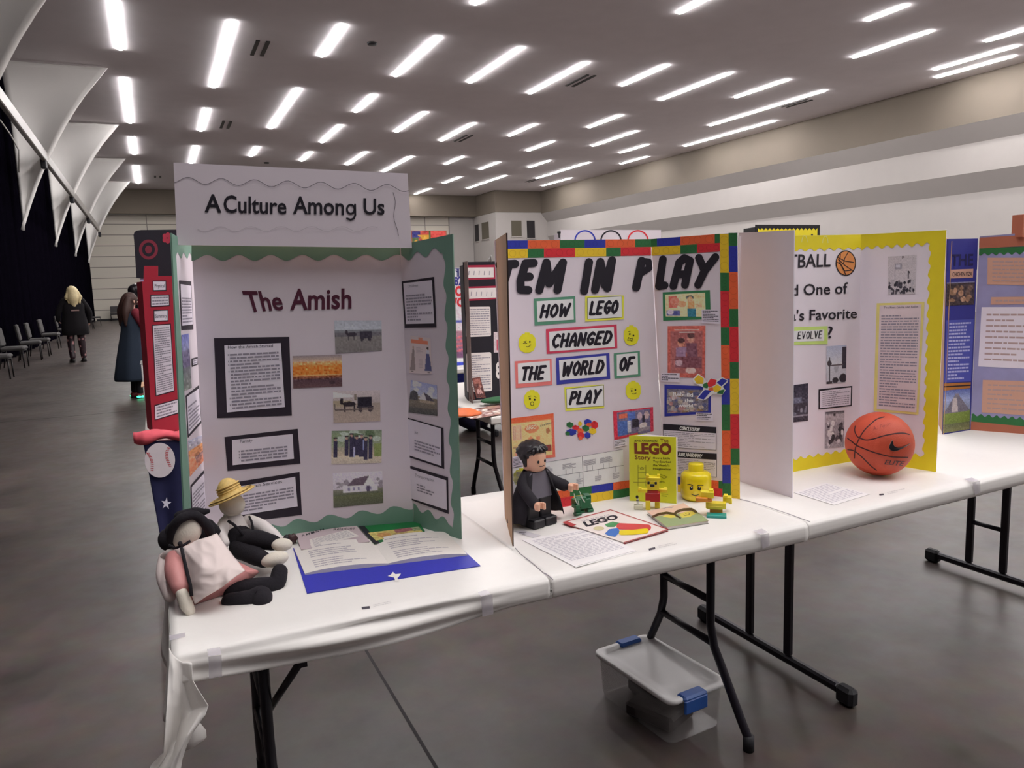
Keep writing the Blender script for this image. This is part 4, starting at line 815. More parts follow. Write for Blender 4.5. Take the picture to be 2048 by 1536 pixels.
mw = mat('white_print', (220, 216, 224), .6, 1.4); mb = MB(); text(mb, zR, 'Rebuild', T(((172, 802), (322, 812), (322, 838), (172, 828)), *CE), mw, OFF3, .03); text(mb, zR, 'the', T(((258, 852), (322, 854), (322, 878), (258, 876)), *CE), mw, OFF3, .03); text(mb, zR, 'world', T(((212, 890), (322, 890), (322, 914), (212, 914)), *CE), mw, OFF3, .03); mb.build('poster_lettering', f3)
card(zR, qR, T(((342, 955), (472, 958), (472, 1020), (342, 1014)), *CE), rows=4, name='caption', ink=m_ink2, v0=.06, v1=.9, fill=.4, o=.0008)
mb = MB(); P = [(322, 700), (360, 664), (400, 690), (425, 726), (448, 696), (500, 706), (540, 690), (586, 712), (580, 730), (545, 762), (566, 788), (540, 825), (470, 815), (430, 850), (400, 866), (348, 850), (395, 790), (400, 768), (325, 730)]
shape(mb, zR, T(P, *CE), mat('sticker_white', (200, 196, 196), .6, 1.7), .0036)
for pts, c in (([(330, 705), (362, 672), (402, 700), (398, 740), (350, 740)], 'y'), ([(395, 745), (425, 728), (440, 750), (430, 775), (400, 768)], 'g'), ([(430, 735), (455, 700), (500, 712), (490, 748), (440, 770)], 'r'), ([(500, 730), (540, 698), (580, 716), (535, 758)], 'b'), ([(470, 770), (500, 745), (535, 765), (520, 800), (480, 800)], 'y'), ([(520, 790), (560, 780), (545, 818), (500, 812)], 'g'), ([(358, 846), (410, 785), (462, 790), (402, 858)], 'b'), ([(435, 775), (470, 765), (475, 790), (440, 790)], 'o')): shape(mb, zR, T(pts, *CE), cr[c], .004+.00004*len(mb.f))
mb.build('brick_cross_sticker', qR)
def box_card(q, hdr, title, tq, rows):
    mb = MB(); qq = T(q, *CE); quad(mb, zR, qq, m_blk, OFF1); ins = [bil(qq, .008, .012), bil(qq, .992, .012), bil(qq, .992, .988), bil(qq, .008, .988)]; quad(mb, zR, ins, m_paper, OFF1+.0003); quad(mb, zR, T(hdr, *CE), m_blk, OFF2)
    word(mb, zR, title, T(tq, *CE), .75, mw, OFF3, .3, .3); b = T([hdr[3], hdr[2], q[2], q[3]], *CE); scribble(mb, zR, b, rows, m_ink, OFF2, .3, .03, .97, .06, .92); mb.build('text_card', qR)
box_card(((97, 1040), (497, 1065), (497, 1238), (97, 1212)), ((97, 1040), (497, 1065), (497, 1110), (97, 1085)), 'CONCLUSION', ((222, 1060), (372, 1072), (372, 1094), (222, 1084)), 9)
box_card(((97, 1240), (500, 1264), (500, 1440), (97, 1404)), ((97, 1240), (500, 1264), (500, 1310), (97, 1284)), 'BIBLIOGRAPHY', ((214, 1256), (392, 1270), (392, 1292), (214, 1280)), 9)

# ------------------------------------------------------------------ third display board: basketball
C5 = (1460, 430, 3.483); C5b = (1440, 800, 3.34)
by = thing('display_board', AZ(1719, 935, TZ+.002), 'three-panel board with bright yellow scalloped border behind the basketball', 'display board')
m_board3 = mat('white_poster_board', (186, 178, 186), .7, 1.9, noise=.02, scale=8); m_yel = mat('yellow_border', (214, 192, 28), .6, 1.45, noise=.08, scale=14)
m_back = mat('white_board_back', (176, 170, 176), .7, 1.9, noise=.02)
yC, rC = panel((1479, 963), (1719, 920), (1478, 473), (1722, 469), by, 'center_panel', m_board3)
yR, rR = panel((1719, 920), (1872, 944), (1722, 469), (1893, 460), by, 'side_panel', m_board3, m_kraft)
yL, rL = panel((1479, 963), (1584, 996), (1477, 466), (1588, 460), by, 'side_panel', m_back)
for (sf, par, jobs) in ((yC, rC, [((1492, 473), (1722, 469), (1492, 503), (1722, 497), 2.6, 12, .3), ((1492, 961), (1719, 920), (1492, 934), (1719, 896), 2.8, 13, 0)]), (yR, rR, [((1722, 469), (1893, 460), (1722, 497), (1862, 488), 3.4, 7, 1), ((1893, 460), (1872, 944), (1860, 488), (1846, 916), 3.2, 16, 0), ((1719, 920), (1872, 944), (1719, 896), (1848, 912), 2.8, 7, 1)])):
    for j, a in enumerate(jobs): mb = MB(); wave_band(mb, sf, *a[:4], a[4], a[5], m_yel, .0008+.0001*j, a[6]); mb.build('border_trim', par)
mb = MB(); text(mb, yC, 'BASKETBALL', T(((112, 282), (704, 272), (700, 358), (112, 378)), *C5), m_blk, OFF2, .012); text(mb, yC, 'and One of', T(((330, 492), (822, 470), (820, 546), (330, 566)), *C5), m_blk, OFF2, .012)
text(mb, yC, "America's Favorite", T(((112, 676), (886, 650), (884, 718), (112, 750)), *C5), m_blk, OFF2, .012); text(mb, yC, '?', T(((682, 778), (716, 776), (716, 855), (682, 858)), *C5), m_blk, OFF2, .01); mb.build('title_lettering', rC)
mb = MB(); quad(mb, yC, T(((380, 783), (680, 774), (680, 900), (380, 906)), *C5), mat('card_lime', (176, 214, 110), .7, 1.6), OFF1); quad(mb, yC, T(((400, 810), (656, 797), (656, 876), (400, 884)), *C5), m_paper2, OFF2); word(mb, yC, 'EVOLVE', T(((476, 816), (642, 808), (638, 856), (472, 862)), *C5), .9, m_blk, OFF3, 0, .3); mb.build('word_card', rC)
mb = MB(); disc(mb, yC, *T([(807, 335)], *C5)[0], 20.4, 25.5, m_blk, OFF1, 26); disc(mb, yC, *T([(807, 335)], *C5)[0], 18.4, 23.4, mat('clipart_orange', (198, 128, 72), .6, 1.6), OFF2, 26)
for pts in ([(752, 295), (800, 320), (862, 330)], [(748, 330), (770, 340), (810, 420)], [(770, 270), (765, 330), (800, 390), (845, 385)], [(825, 256), (800, 300), (790, 340)], [(755, 310), (800, 350), (858, 390)]): stroke(mb, yC, T(pts, *C5), .75, m_blk, OFF3, 4)
mb.build('basketball_picture', rC)
Y1 = Cv(32, 48, (50, 46, 56)).grad(0, (44, 42, 56), .5, (60, 58, 72)).rect(.3, .35, .7, .5, (90, 92, 110)).blobs(10, [(120, 118, 130), (100, 100, 112)], (.1, .6, .95, .8), (.03, .07)).rect(0, .82, 1, .86, (110, 106, 116)).noise(10, 2); photo(yC, rC, T(((400, 1190), (545, 1172), (543, 1433), (398, 1450)), *C5), Y1, gain=1.8)
Y2 = Cv(36, 56).grad(0, (150, 156, 176), .5, (176, 178, 186)).grad(.5, (170, 172, 180), 1, (160, 160, 168)).rect(.8, .05, 1, .62, (44, 40, 52)).ell(.15, .46, .11, .08, (56, 50, 56)).rect(.12, .3, .18, .98, (56, 52, 60)).rect(.25, .5, .85, .54, (70, 60, 66)).poly([(.38, .56), (.62, .56), (.56, .72), (.42, .72)], (140, 142, 150)).ell(.45, .92, .16, .08, (40, 36, 44)).ell(.85, .88, .2, .12, (36, 32, 40)).rect(0, .93, .3, 1, (44, 40, 44)).noise(6, 1); photo(yC, rC, T(((672, 915), (812, 905), (808, 1165), (672, 1178)), *C5), Y2, gain=1.8)
card(yC, rC, T(((626, 1226), (843, 1201), (840, 1322), (626, 1346)), *C5), T(((617, 1215), (852, 1190), (848, 1330), (617, 1355)), *C5), mm=m_blk, rows=8, v0=.06, v1=.94, u0=.08, fill=.35)
Y3 = Cv(36, 60, (130, 124, 132)).grad(0, (60, 56, 62), .08, (130, 126, 132)).grad(.08, (150, 144, 150), .3, (146, 140, 146)).rect(.42, .06, .52, .12, (50, 44, 50)).blobs(26, [(40, 36, 46), (170, 166, 172), (60, 54, 62), (190, 186, 190)], (.15, .3, .9, .9), (.05, .1)).noise(10, 2); photo(yC, rC, ((1651, 824), (1689, 821), (1688, 894), (1649.6, 897)), Y3, gain=1.8)
Y4 = Cv(44, 60, (166, 160, 164)).rect(.25, .2, .5, .34, (130, 126, 136)).rect(.3, .23, .44, .3, (170, 168, 176)).ell(.52, .04, .03, .03, (50, 44, 50)).ell(.74, .44, .04, .04, (40, 36, 44)).rect(.72, .44, .76, .6, (70, 66, 74)).rect(.24, .35, .26, .62, (140, 136, 144)).blobs(44, [(40, 36, 46), (60, 56, 66), (150, 146, 152), (30, 28, 38)], (.05, .66, .95, .98), (.03, .07)).noise(7, 1); photo(yR, rR, T(((1100, 290), (1300, 278), (1290, 550), (1098, 555)), *C5), Y4, gain=1.8)
card(yR, rR, T(((1042, 630), (1335, 622), (1298, 1375), (1022, 1352)), *C5), T(((1022, 615), (1355, 605), (1312, 1392), (1000, 1367)), *C5), mm=mat('pale_yellow_edge', (196, 184, 110), .7, 1.7), mp=mat('sheet_paper', (184, 170, 172), .7, 1.8), rows=34, v0=.09, v1=.97, fill=.42, title='The First Game and Rules', tq=T(((1070, 638), (1310, 630), (1310, 644), (1070, 652)), *C5), name='rules_sheet', u0=.05, short=.2)
mb = MB()
for (x, y) in ((519, 150), (664, 155)): ring(mb, yC, *T([(x, y+40)], *C5)[0], 6, 14, 1.2, mat('shiny_tape', (236, 226, 150), .2, 1.2), OFF1, 12, math.pi, 2*math.pi)
mb.build('tape_edge', rC)

# ------------------------------------------------------------------ fourth board at the right edge
CB = (1800, 440, 3.339); GBB = 1.8
bb = thing('display_board', AZ(1942, 862, TZ+.002), 'blue and brown board with pyramid and map pictures at the right edge', 'display board')
m_navy = mat('print_navy', (36, 38, 110), .6, GBB); m_brn = mat('print_brown', (142, 82, 62), .6, GBB); m_tan = mat('print_tan', (178, 138, 120), .6, 1.55)
vL, wL = panel((1886, 869), (1941, 860), (1895, 478), (1956, 477), bb, 'side_panel', m_navy, m_kraft)
PB = AZ(1941, 860, TZ+.002); n_ = (AZ(2048, 868, TZ+.002)-PB).normalized()
p2 = PB+n_*.62
sfB = Wall(PB, p2); top0 = sfB.at(1957, 473); mb = MB(); h_ = top0.z-PB.z
P = [PB, p2, p2+Vector((0, 0, h_+.02)), Vector((PB.x, PB.y, PB.z+h_))]; back = [p-sfB.n*.004 for p in P]
mb.poly(P, mat('board_haze_blue', (120, 118, 152), .6, GBB, noise=.35, scale=7)); mb.poly(list(reversed(back)), m_kraft)
for i in range(4): mb.poly([P[i], P[(i+1) % 4], back[(i+1) % 4], back[i]], m_paper)
wC = mb.build('center_panel', bb)
mb = MB(); A_ = vL.at(1886, 869); wd = Wall(A_, A_+Vector((-.10, -.085, 0))); 
P = [wd.at(1876, 884), A_, A_+Vector((0, 0, .90)), wd.at(1884, 470)]; mb.prism(P, wd.n*-.004, m_kraft); mb.build('side_panel', bb)
mb = MB(); quad(mb, vL, T(((322, 128), (520, 125), (515, 330), (318, 335)), *CB), m_navy, .0006)
text(mb, vL, 'THE', T(((345, 232), (490, 228), (488, 300), (342, 305)), *CB), mat('navy_dark', (24, 22, 70), .6, 1.6), OFF2, .02)
quad(mb, vL, T(((340, 332), (490, 326), (487, 384), (338, 390)), *CB), m_tan, OFF1); text(mb, vL, 'CHICHEN ITZA', T(((350, 350), (482, 346), (480, 372), (350, 376)), *CB), m_blk, OFF2, .01); mb.build('title_lettering', wL)
B1_ = Cv(40, 32, (52, 42, 44)).blobs(16, [(120, 92, 70), (150, 116, 92), (90, 70, 60)], (.15, .2, .9, .8), (.05, .12)).grad(0, (120, 124, 160), .06, (60, 50, 56)).noise(10, 2); photo(vL, wL, T(((313, 418), (500, 410), (495, 565), (306, 572)), *CB), B1_, gain=GBB)
mb = MB(); q = T(((308, 670), (494, 662), (474, 1078), (294, 1086)), *CB); quad(mb, vL, q, mat('panel_blue', (58, 64, 140), .6, GBB), OFF1); scribble(mb, vL, q, 17, mat('pale_print', (150, 152, 186), .6, 1.8), OFF2, .5, .12, .9, .03, .97); mb.build('text_card', wL)
mb = MB(); quad(mb, vL, T(((294, 1092), (473, 1084), (471, 1122), (292, 1140)), *CB), mat('print_bronze', (150, 96, 40), .6, 1.6), OFF1); quad(mb, vL, T(((294, 1110), (473, 1100), (473, 1108), (293, 1118)), *CB), m_blk, OFF2); mb.build('border_trim', wL)
B2_ = Cv(44, 60).grad(0, (70, 84, 140), .25, (140, 150, 180)).grad(.25, (130, 140, 172), .52, (110, 116, 136)).grad(.52, (104, 120, 56), .8, (92, 108, 46)).grad(.8, (80, 84, 60), 1, (110, 110, 70)).poly([(0, .56), (.36, .2), (.44, .12), (.56, .12), (.64, .2), (1, .54)], (96, 92, 104)).poly([(.36, .2), (.3, .54), (.56, .54), (.5, .2)], (160, 150, 150)).rect(.42, .1, .58, .18, (110, 104, 116)).noise(8, 1); photo(vL, wL, T(((292, 1140), (470, 1124), (465, 1396), (286, 1424)), *CB), B2_, gain=GBB)
mb = MB()
def bx(pts, m, o): shape(mb, sfB, T(pts, *CB), m, o)
bx([(530, 118), (1000, 92), (1000, 165), (528, 190)], m_brn, OFF1); wave_band(mb, sfB, *T(((528, 190), (1000, 170), (528, 230), (1000, 215)), *CB), 2.5, 9, cr['g'], OFF1, .5)
bx([(475, 1345), (1000, 1395), (1000, 1462), (472, 1400)], m_brn, OFF1); wave_band(mb, sfB, *T(((475, 1345), (1000, 1395), (480, 1300), (1000, 1340)), *CB), 2.5, 10, cr['g'], OFF2, .5); mb.build('border_trim', wC)
for q, m, rows in ((((585, 252), (1000, 252), (1000, 440), (583, 430)), m_tan, 6), (((545, 582), (1000, 580), (1000, 1000), (522, 978)), m_paper, 9), (((553, 1068), (1000, 1080), (1000, 1315), (545, 1285)), m_tan, 6), (((610, 515), (1000, 510), (1000, 560), (605, 565)), m_tan, 1)):
    mb = MB(); qq = T(q, *CB); quad(mb, sfB, qq, m, OFF1); scribble(mb, sfB, qq, rows, mat('soft_print', (150, 128, 128), .7, 1.7), OFF2, .3, .08, .95, .08, .92); mb.build('text_card', wC)
mb = MB(); mb.box(P and (sfB.at(2036, 452)+Vector((.02, 0, 0))), (.05, .05, .10), m_brn); mb.build('header_tab', wC)
# ------------------------------------------------------------------ things lying and standing on the tables
def depth(p): return (Vector(p)-EYE).dot(FW)
def mpp(p): return depth(p)/FPX
CD = (310, 940, 4.955)
def D3(x, y, Y): return AY(310+x/4.955, 940+y/4.955, Y)
def dsz(n, Y=2.15): return n/4.955*mpp(AY(420, 1100, Y))
m_rag = mat('cream_rag', (226, 218, 204), .85, noise=.04, bump=.1, bscale=200); m_felt = mat('black_felt', (22, 18, 26), .95, noise=.2, bump=.15, bscale=150)
m_shirt = mat('white_cotton', (226, 218, 216), .85, noise=.05, bump=.12, bscale=60); m_pink = mat('pink_satin', (200, 136, 134), .5, noise=.12, scale=12, bump=.2, bscale=30); m_apron = mat('pale_apron', (228, 212, 208), .75, noise=.06, scale=12)
def mat_straw():
    m = mat('straw', (226, 192, 118), .6, noise=.3, scale=110); return m
# boy doll
dol = thing('rag_doll', AZ(475, 1125, TZ+.003), 'faceless boy rag doll in straw hat, white shirt and black suspenders', 'doll')
Yb = 2.27
mb = MB(); mb.limb([D3(765, 470, Yb), D3(800, 560, Yb-.01), D3(850, 690, Yb-.03)], [dsz(95), dsz(125), dsz(135)], m_shirt); mb.build('shirt', dol)
mb = MB(); mb.ell(D3(765, 345, Yb-.01), (dsz(132), dsz(120), dsz(118)), m_rag, (0, .2, 0)); mb.build('head', dol)
bl0, br0 = D3(520, 338, Yb-.015), D3(985, 150, Yb-.015); bc = (bl0+br0)/2; ax = (br0-bl0).normalized(); nn = UP*ax.dot(RT)-RT*ax.dot(UP); nn = (nn+FW*-.10).normalized(); by_ = nn.cross(ax).normalized(); ax = by_.cross(nn)
HM = Matrix((ax, by_, nn)).transposed(); R_ = (br0-bl0).length/2; cw = dsz(122)
mb = MB(); mb.lathe(bc, [(cw*.9, -.004), (R_*.99, -.006), (R_, -.003), (cw*1.03, .003), (cw, .010), (cw*.97, dsz(55)), (cw*.90, dsz(92)), (cw*.76, dsz(128)), (cw*.54, dsz(158)), (cw*.28, dsz(176)), (.002, dsz(182))], mat_straw(), 36, HM)
for k in range(3):
    q = .001+k*.0045; mb.lathe(bc, [(cw*1.012, .010+q*1.6), (cw*1.02, .0115+q*1.6), (cw*1.012, .013+q*1.6)], mat_straw(), 30, HM)
for k in range(4):
    r = cw*1.12+(R_-cw*1.15)*k/4; mb.lathe(bc, [(r, -.0005+.001*k*0+.0015), (r+.0016, .002), (r+.0032, .0012)], mat_straw(), 36, HM)
mb.build('straw_hat', dol)
mb = MB(); mb.limb([D3(930, 505, Yb-.01), D3(1060, 560, Yb-.03), D3(1160, 640, Yb-.06), D3(1225, 680, Yb-.08)], [dsz(70), dsz(72), dsz(70), dsz(48)], m_shirt); mb.build('sleeve', dol)
mb = MB(); mb.limb([D3(700, 520, Yb-.01), D3(650, 640, Yb-.05), D3(690, 720, Yb-.08)], [dsz(70), dsz(70), dsz(50)], m_shirt); mb.build('sleeve', dol)
for s, (p0, p1, p2) in enumerate(((D3(850, 700, Yb-.04), D3(1000, 690, Yb-.10), D3(1170, 720, Yb-.14)), (D3(850, 770, Yb-.06), D3(960, 830, Yb-.12), D3(1075, 890, Yb-.17)))):
    mb = MB(); mb.limb([p0, p1, p2], [dsz(120), dsz(100), dsz(80)], m_felt); mb.build('trouser_leg', dol)
mb = MB(); mb.limb([D3(830, 650, Yb-.03), D3(880, 730, Yb-.05)], [dsz(130), dsz(140)], m_felt); mb.build('trousers', dol)
mb = MB(); mb.ell(D3(1258, 740, Yb-.16), (dsz(104), dsz(70), dsz(66)), m_rag, (0, .1, 0)); mb.build('foot', dol)
mb = MB(); mb.ell(D3(1190, 885, Yb-.20), (dsz(135), dsz(75), dsz(74)), m_rag, (0, -.12, 0)); mb.build('foot', dol)
mb = MB(); k = dsz(15); Ys = Yb-.082
mb.tube([D3(725, 506, Ys+.030), D3(780, 540, Ys+.016), D3(835, 595, Ys+.002), D3(880, 655, Ys-.006)], k, m_felt, 8); mb.build('suspender', dol)
mb = MB(); mb.tube([D3(935, 462, Ys+.052), D3(955, 505, Ys+.022), D3(968, 560, Ys+.006), D3(972, 630, Ys-.006)], k*.8, m_felt, 8); mb.build('suspender', dol)
# girl doll
gd = thing('rag_doll', AZ(400, 1190, TZ+.003), 'faceless girl rag doll in black bonnet, white apron and pink dress', 'doll')
Yg = 2.17
mb = MB(); mb.ell(D3(318, 625, Yg-.05), (dsz(125), dsz(80), dsz(165)), m_rag, (0, .55, 0)); mb.build('head', gd)
def bon(d): return 1+.05*math.sin(d.x*9)*math.cos(d.z*7)
mb = MB(); mb.ell(D3(370, 620, Yg+.015), (dsz(262), dsz(150), dsz(160)), m_felt, (0, .1, 0), fn=bon)
mb.limb([D3(150, 700, Yg-.05), D3(170, 580, Yg-.06), D3(260, 480, Yg-.07), D3(400, 450, Yg-.06), D3(520, 560, Yg-.05), D3(560, 680, Yg-.03)], [dsz(34), dsz(44), dsz(44), dsz(44), dsz(50), dsz(36)], m_felt)
mb.limb([D3(250, 462, Yg+.03), D3(390, 432, Yg+.03), D3(520, 408, Yg+.03)], [dsz(60), dsz(62), dsz(26)], m_felt); mb.ell(D3(120, 690, Yg+.02), (dsz(85), dsz(80), dsz(110)), m_felt); mb.build('bonnet', gd)
mb = MB(); mb.tube([D3(140, 745, Yg-.07), D3(190, 772, Yg-.085), D3(250, 762, Yg-.095), D3(300, 735, Yg-.09), D3(345, 705, Yg-.08)], dsz(13), m_felt, 8); mb.ell(D3(248, 730, Yg-.095), (dsz(22),)*3, m_felt)
mb.tube([D3(262, 770, Yg-.12), D3(285, 870, Yg-.155), D3(325, 1040, Yg-.20), D3(350, 1140, Yg-.225), D3(362, 1250, Yg-.235)], dsz(15), m_felt, 8); mb.build('bonnet_tie', gd)
# dress: a flattened cone from the neck to the flared hem
N_ = D3(330, 760, Yg-.02); H_ = D3(640, 1200, Yg-.17); axd = (H_-N_).normalized(); sd = D3(940, 1050, Yg-.13)-D3(420, 1410, Yg-.2); sd = (sd-axd*sd.dot(axd)).normalized(); up_ = sd.cross(axd).normalized()
up_ = -up_ if up_.z < 0 else up_
mb = MB(); rings = []
for i in range(15):
    t = i/14; c = N_*(1-t)+H_*t; r = dsz(110+250*t**1.1); rg = []
    for j in range(40):
        a = 2*math.pi*j/40; q = 1+(.03+.07*t)*math.sin(a*7+1); p = c+sd*(r*q*math.cos(a))+up_*(r*.46*q*math.sin(a)); p.z = max(p.z, TZ+.005); rg.append(p)
    rings.append(rg)
mb.loft(rings, m_pink); mb.build('dress', gd)
from mathutils import noise
def patch(q, Y0, Y1, bulge, m, name, par, seed=0, amp=.006, nu=44, nv=44):
    mb = MB()
    def fn(u, v):
        x, y = bil(q, u, v); e = math.sin(math.pi*min(max(u, 0), 1))**.6*math.sin(math.pi*min(max(.15+v*.75, 0), 1))
        Y = Y0*(1-v)+Y1*v-bulge*e-amp*(1.9*(1-2.2*abs(noise.noise(Vector((u*2.2+seed, v*2.2, 1.7)))))+1.0*(1-2*abs(noise.noise(Vector((u*3.6-v*1.3, v*3.4+u*1.3, 7.1)))))+.35*math.sin(u*9+v*7))
        wob = 8*math.sin(u*9+v*3); p = D3(x+wob*math.sin(math.pi*v), y+wob*math.sin(math.pi*u), Y); p.z = max(p.z, TZ+.006); return p
    mb.grid(fn, nu, nv, m); return mb.build(name, par, solid=.0015)
patch(((205, 790), (610, 630), (890, 1000), (400, 1330)), Yg-.085, Yg-.235, .06, m_apron, 'apron', gd, amp=.0042)
mb = MB(); mb.limb([D3(195, 880, Yg-.09), D3(215, 1010, Yg-.15), D3(245, 1150, Yg-.20)], [dsz(85), dsz(105), dsz(78)], m_pink); mb.build('sleeve', gd)
mb = MB(); mb.limb([D3(265, 1220, Yg-.215), D3(305, 1320, Yg-.22), D3(345, 1395, Yg-.225)], [dsz(52), dsz(58), dsz(48)], m_rag); mb.build('hand', gd)
mb = MB(); mb.limb([D3(85, 870, Yg-.03), D3(95, 1050, Yg-.09), D3(150, 1250, Yg-.15)], [dsz(50), dsz(75), dsz(55)], m_apron); mb.limb([D3(215, 800, Yg-.085), D3(130, 830, Yg-.06), D3(85, 880, Yg-.03)], [dsz(30), dsz(40), dsz(45)], m_apron); mb.build('apron_strap', gd)
mb = MB(); mb.limb([D3(760, 1180, Yg-.14), D3(1000, 1160, Yg-.155), D3(1190, 1130, Yg-.16), D3(1235, 1010, Yg-.14)], [dsz(90), dsz(88), dsz(85), dsz(78)], m_felt); mb.build('leg', gd)
mb = MB(); mb.limb([D3(740, 1300, Yg-.20), D3(920, 1285, Yg-.215), D3(1045, 1255, Yg-.22), D3(1060, 1290, Yg-.235)], [dsz(75), dsz(85), dsz(100), dsz(92)], m_felt); mb.build('leg', gd)

# books and papers ------------------------------------------------
sT = Flat(TZ+.003)
CB6 = (300, 930, 3.012); CB7 = (570, 1030, 5.12)
def slabbook(name, q, th, mcov, label, cat, mpage=None, z=TZ+.003, mback=None):
    P = [AZ(x, y, z+th) for x, y in q]; c = sum(P, Vector())/4; t = thing(name, (c.x, c.y, z), label, cat)
    lo = [Vector((p.x, p.y, z)) for p in P]
    mb = MB(); mb.prism(list(reversed(P)), (0, 0, -.0012), mcov); mb.prism([p+Vector((0, 0, .0012)) for p in lo][::-1], (0, 0, -.0012), mback or mcov); cv = mb.build('cover', t)
    if th > .004:
        ins = [p+(c-p)*.02 for p in P]; ins = [Vector((p.x, p.y, z+th-.0012)) for p in ins]; mb = MB(); mb.prism(list(reversed(ins)), (0, 0, -(th-.0024)), mpage or m_page); mb.build('page_block', t)
    return t, cv, Flat(z+th)
m_page = mat('page_edges', (226, 220, 214), .8, noise=.06, scale=200)
# open blue book
m_bcov = mat('blue_book_cover', (44, 48, 168), .5, noise=.12, scale=120)
q = ((586, 1096), (894, 1071), (961, 1131), (614, 1186)); zc = TZ+.005
ob = thing('open_book', AZ(765, 1125, TZ+.003), 'open book with royal blue cover and white cut-out cross, lying in front of the trim', 'book')
mb = MB(); P = [AZ(x, y, zc) for x, y in q]; mb.prism(list(reversed(P)), (0, 0, -.002), m_bcov); mb.build('cover', ob)
L0, L1 = AZ(*bil(q, .06, .98), zc), AZ(*bil(q, .06, 0), zc)
pg = ((588, 1098), (893, 1066), (935, 1111), (610, 1150))
def pages(u0, u1, name, h0):
    mb = MB(); A = [AZ(*p, zc) for p in pg]
    def top(u, v):
        s = u0+(u1-u0)*u; p = (A[0]*(1-s)+A[1]*s)*(1-v)+(A[3]*(1-s)+A[2]*s)*v
        d = abs(s-.5)*2; hgt = .003+.010*math.sin(math.pi*min(1, (1-d)*1.0))**.7*(1 if d > .02 else .4)
        if d < .12: hgt = .003+.010*math.sin(math.pi*.12)**.7*max(.25, (d/.12)**.5)
        return p+Vector((0, 0, hgt))
    mb.grid(top, 24, 4, m_page)
    vs0 = [top(i/24, 1) for i in range(25)]; lo = [Vector((p.x, p.y, zc)) for p in vs0]; mb.loft([vs0, lo], m_page, closed=False, caps=False)
    vs0 = [top(i/24, 0) for i in range(25)]; lo = [Vector((p.x, p.y, zc)) for p in vs0]; mb.loft([vs0, lo], m_page, closed=False, caps=False)
    e = 0 if u0 == 0 else 1; vs0 = [top(e, i/4) for i in range(5)]; lo = [Vector((p.x, p.y, zc)) for p in vs0]; mb.loft([vs0, lo], m_page, closed=False, caps=False)
    random.seed(int(u0*10)+3); vv = .10
    m_pi = mat('page_print', (176, 170, 176), .8, noise=0)
    for r in range(11):
        v0_, v1_ = .12+.074*r, .12+.074*r+.03
        if r in (1, 6): continue
        ue = random.uniform(.5, .84)
        for k in range(8):
            ua, ub = .14+(ue-.14)*k/8, .14+(ue-.14)*(k+.9)/8; ofs = Vector((0, 0, .0006))
            mb.poly([top(ua, v1_)+ofs, top(ub, v1_)+ofs, top(ub, v0_)+ofs, top(ua, v0_)+ofs], m_pi)
    mb.build(name, ob)
pages(0, .5, 'pages', 0); pages(.5, 1, 'pages', 0)
mb = MB(); sB = Flat(zc+.0012); shape(mb, sB, T([(1050, 625), (1085, 610), (1105, 582), (1130, 605), (1188, 600), (1165, 632), (1150, 645), (1168, 668), (1130, 678), (1118, 640)], *CB7), mat('cross_white', (236, 232, 226), .5), 0); mb.build('cross_cutout', ob)
# grey book with a loose page on it
t, cv, sb = slabbook('book', ((592, 1067), (712, 1050), (740, 1083), (602, 1099)), .012, mat('mauve_grey_cover', (196, 178, 182), .5, noise=.05), 'mauve-grey paperback with AMISH on its cover beside the green book', 'book')
mb = MB()
for k, ch in enumerate('AMISH'): text(mb, sb, ch, T(((165+48*k, 205-15*k), (202+48*k, 195-15*k), (208+48*k, 214-15*k), (171+48*k, 224-15*k)), *CB7), m_blk, .0006, .01)
text(mb, sb, 'Relations', T(((490, 132), (712, 120), (716, 146), (496, 158)), *CB7), m_blk, .0006, 0, .3); mb.build('title_lettering', cv)
mb = MB(); sq = Flat(TZ+.0165); quad(mb, sq, T(((250, 250), (640, 150), (760, 215), (270, 330)), *CB7), m_page, 0); scribble(mb, sq, T(((250, 250), (640, 150), (760, 215), (270, 330)), *CB7), 7, mat('page_print', (176, 170, 176), .8), .0005, .4); mb.build('paper_sheet', label='small printed slip of paper lying on the mauve-grey paperback', cat='paper')
m_gcov = mat('green_cover', (24, 110, 56), .4, noise=.08)
t, cv, sb = slabbook('book', ((716, 1051), (832, 1037), (850, 1062), (748, 1088)), .010, m_gcov, 'green picture book with black spine behind the open blue book', 'book')
mb = MB(); quad(mb, sb, ((716, 1051), (727, 1049.5), (760, 1086), (748, 1088)), m_blk, .0005); mb.build('spine', cv)
GP = Cv(50, 26, (206, 190, 110)).rect(.5, 0, .85, .5, (150, 90, 96)).ell(.25, .5, .14, .3, (190, 140, 80)).rect(.85, 0, 1, .6, (150, 160, 120)).rect(.4, .5, .7, 1, (170, 150, 90)).noise(14, 2); mb = MB(); paint(mb, sb, T(((850, 182), (1370, 118), (1410, 170), (930, 262)), *CB7), GP, .0006, 1.0); mb.build('cover_picture', cv)
# small dark ornament behind the boy doll's feet
mb = MB(); p = AZ(584, 1088, TZ+.003); mb.ell(p+Vector((0, .0, .016)), (.017, .013, .016), mat('dark_brown_wood', (64, 38, 40), .5), fn=lambda d: 1+.15*math.sin(d.x*8+d.z*5)); mb.ell(p+Vector((-.014, 0, .020)), (.011, .010, .012), m_black); mb.build('ornament', label="small dark brown ornament by the boy doll's foot", cat='ornament')
# open-edge paper strip by the girl doll's legs
mb = MB(); sq = Flat(TZ+.0034); quad(mb, sq, ((495, 1138), (548, 1133), (556, 1140), (500, 1160)), m_page, 0); mb.build('paper_sheet', label="sheet of white paper between the two rag dolls' legs", cat='paper')

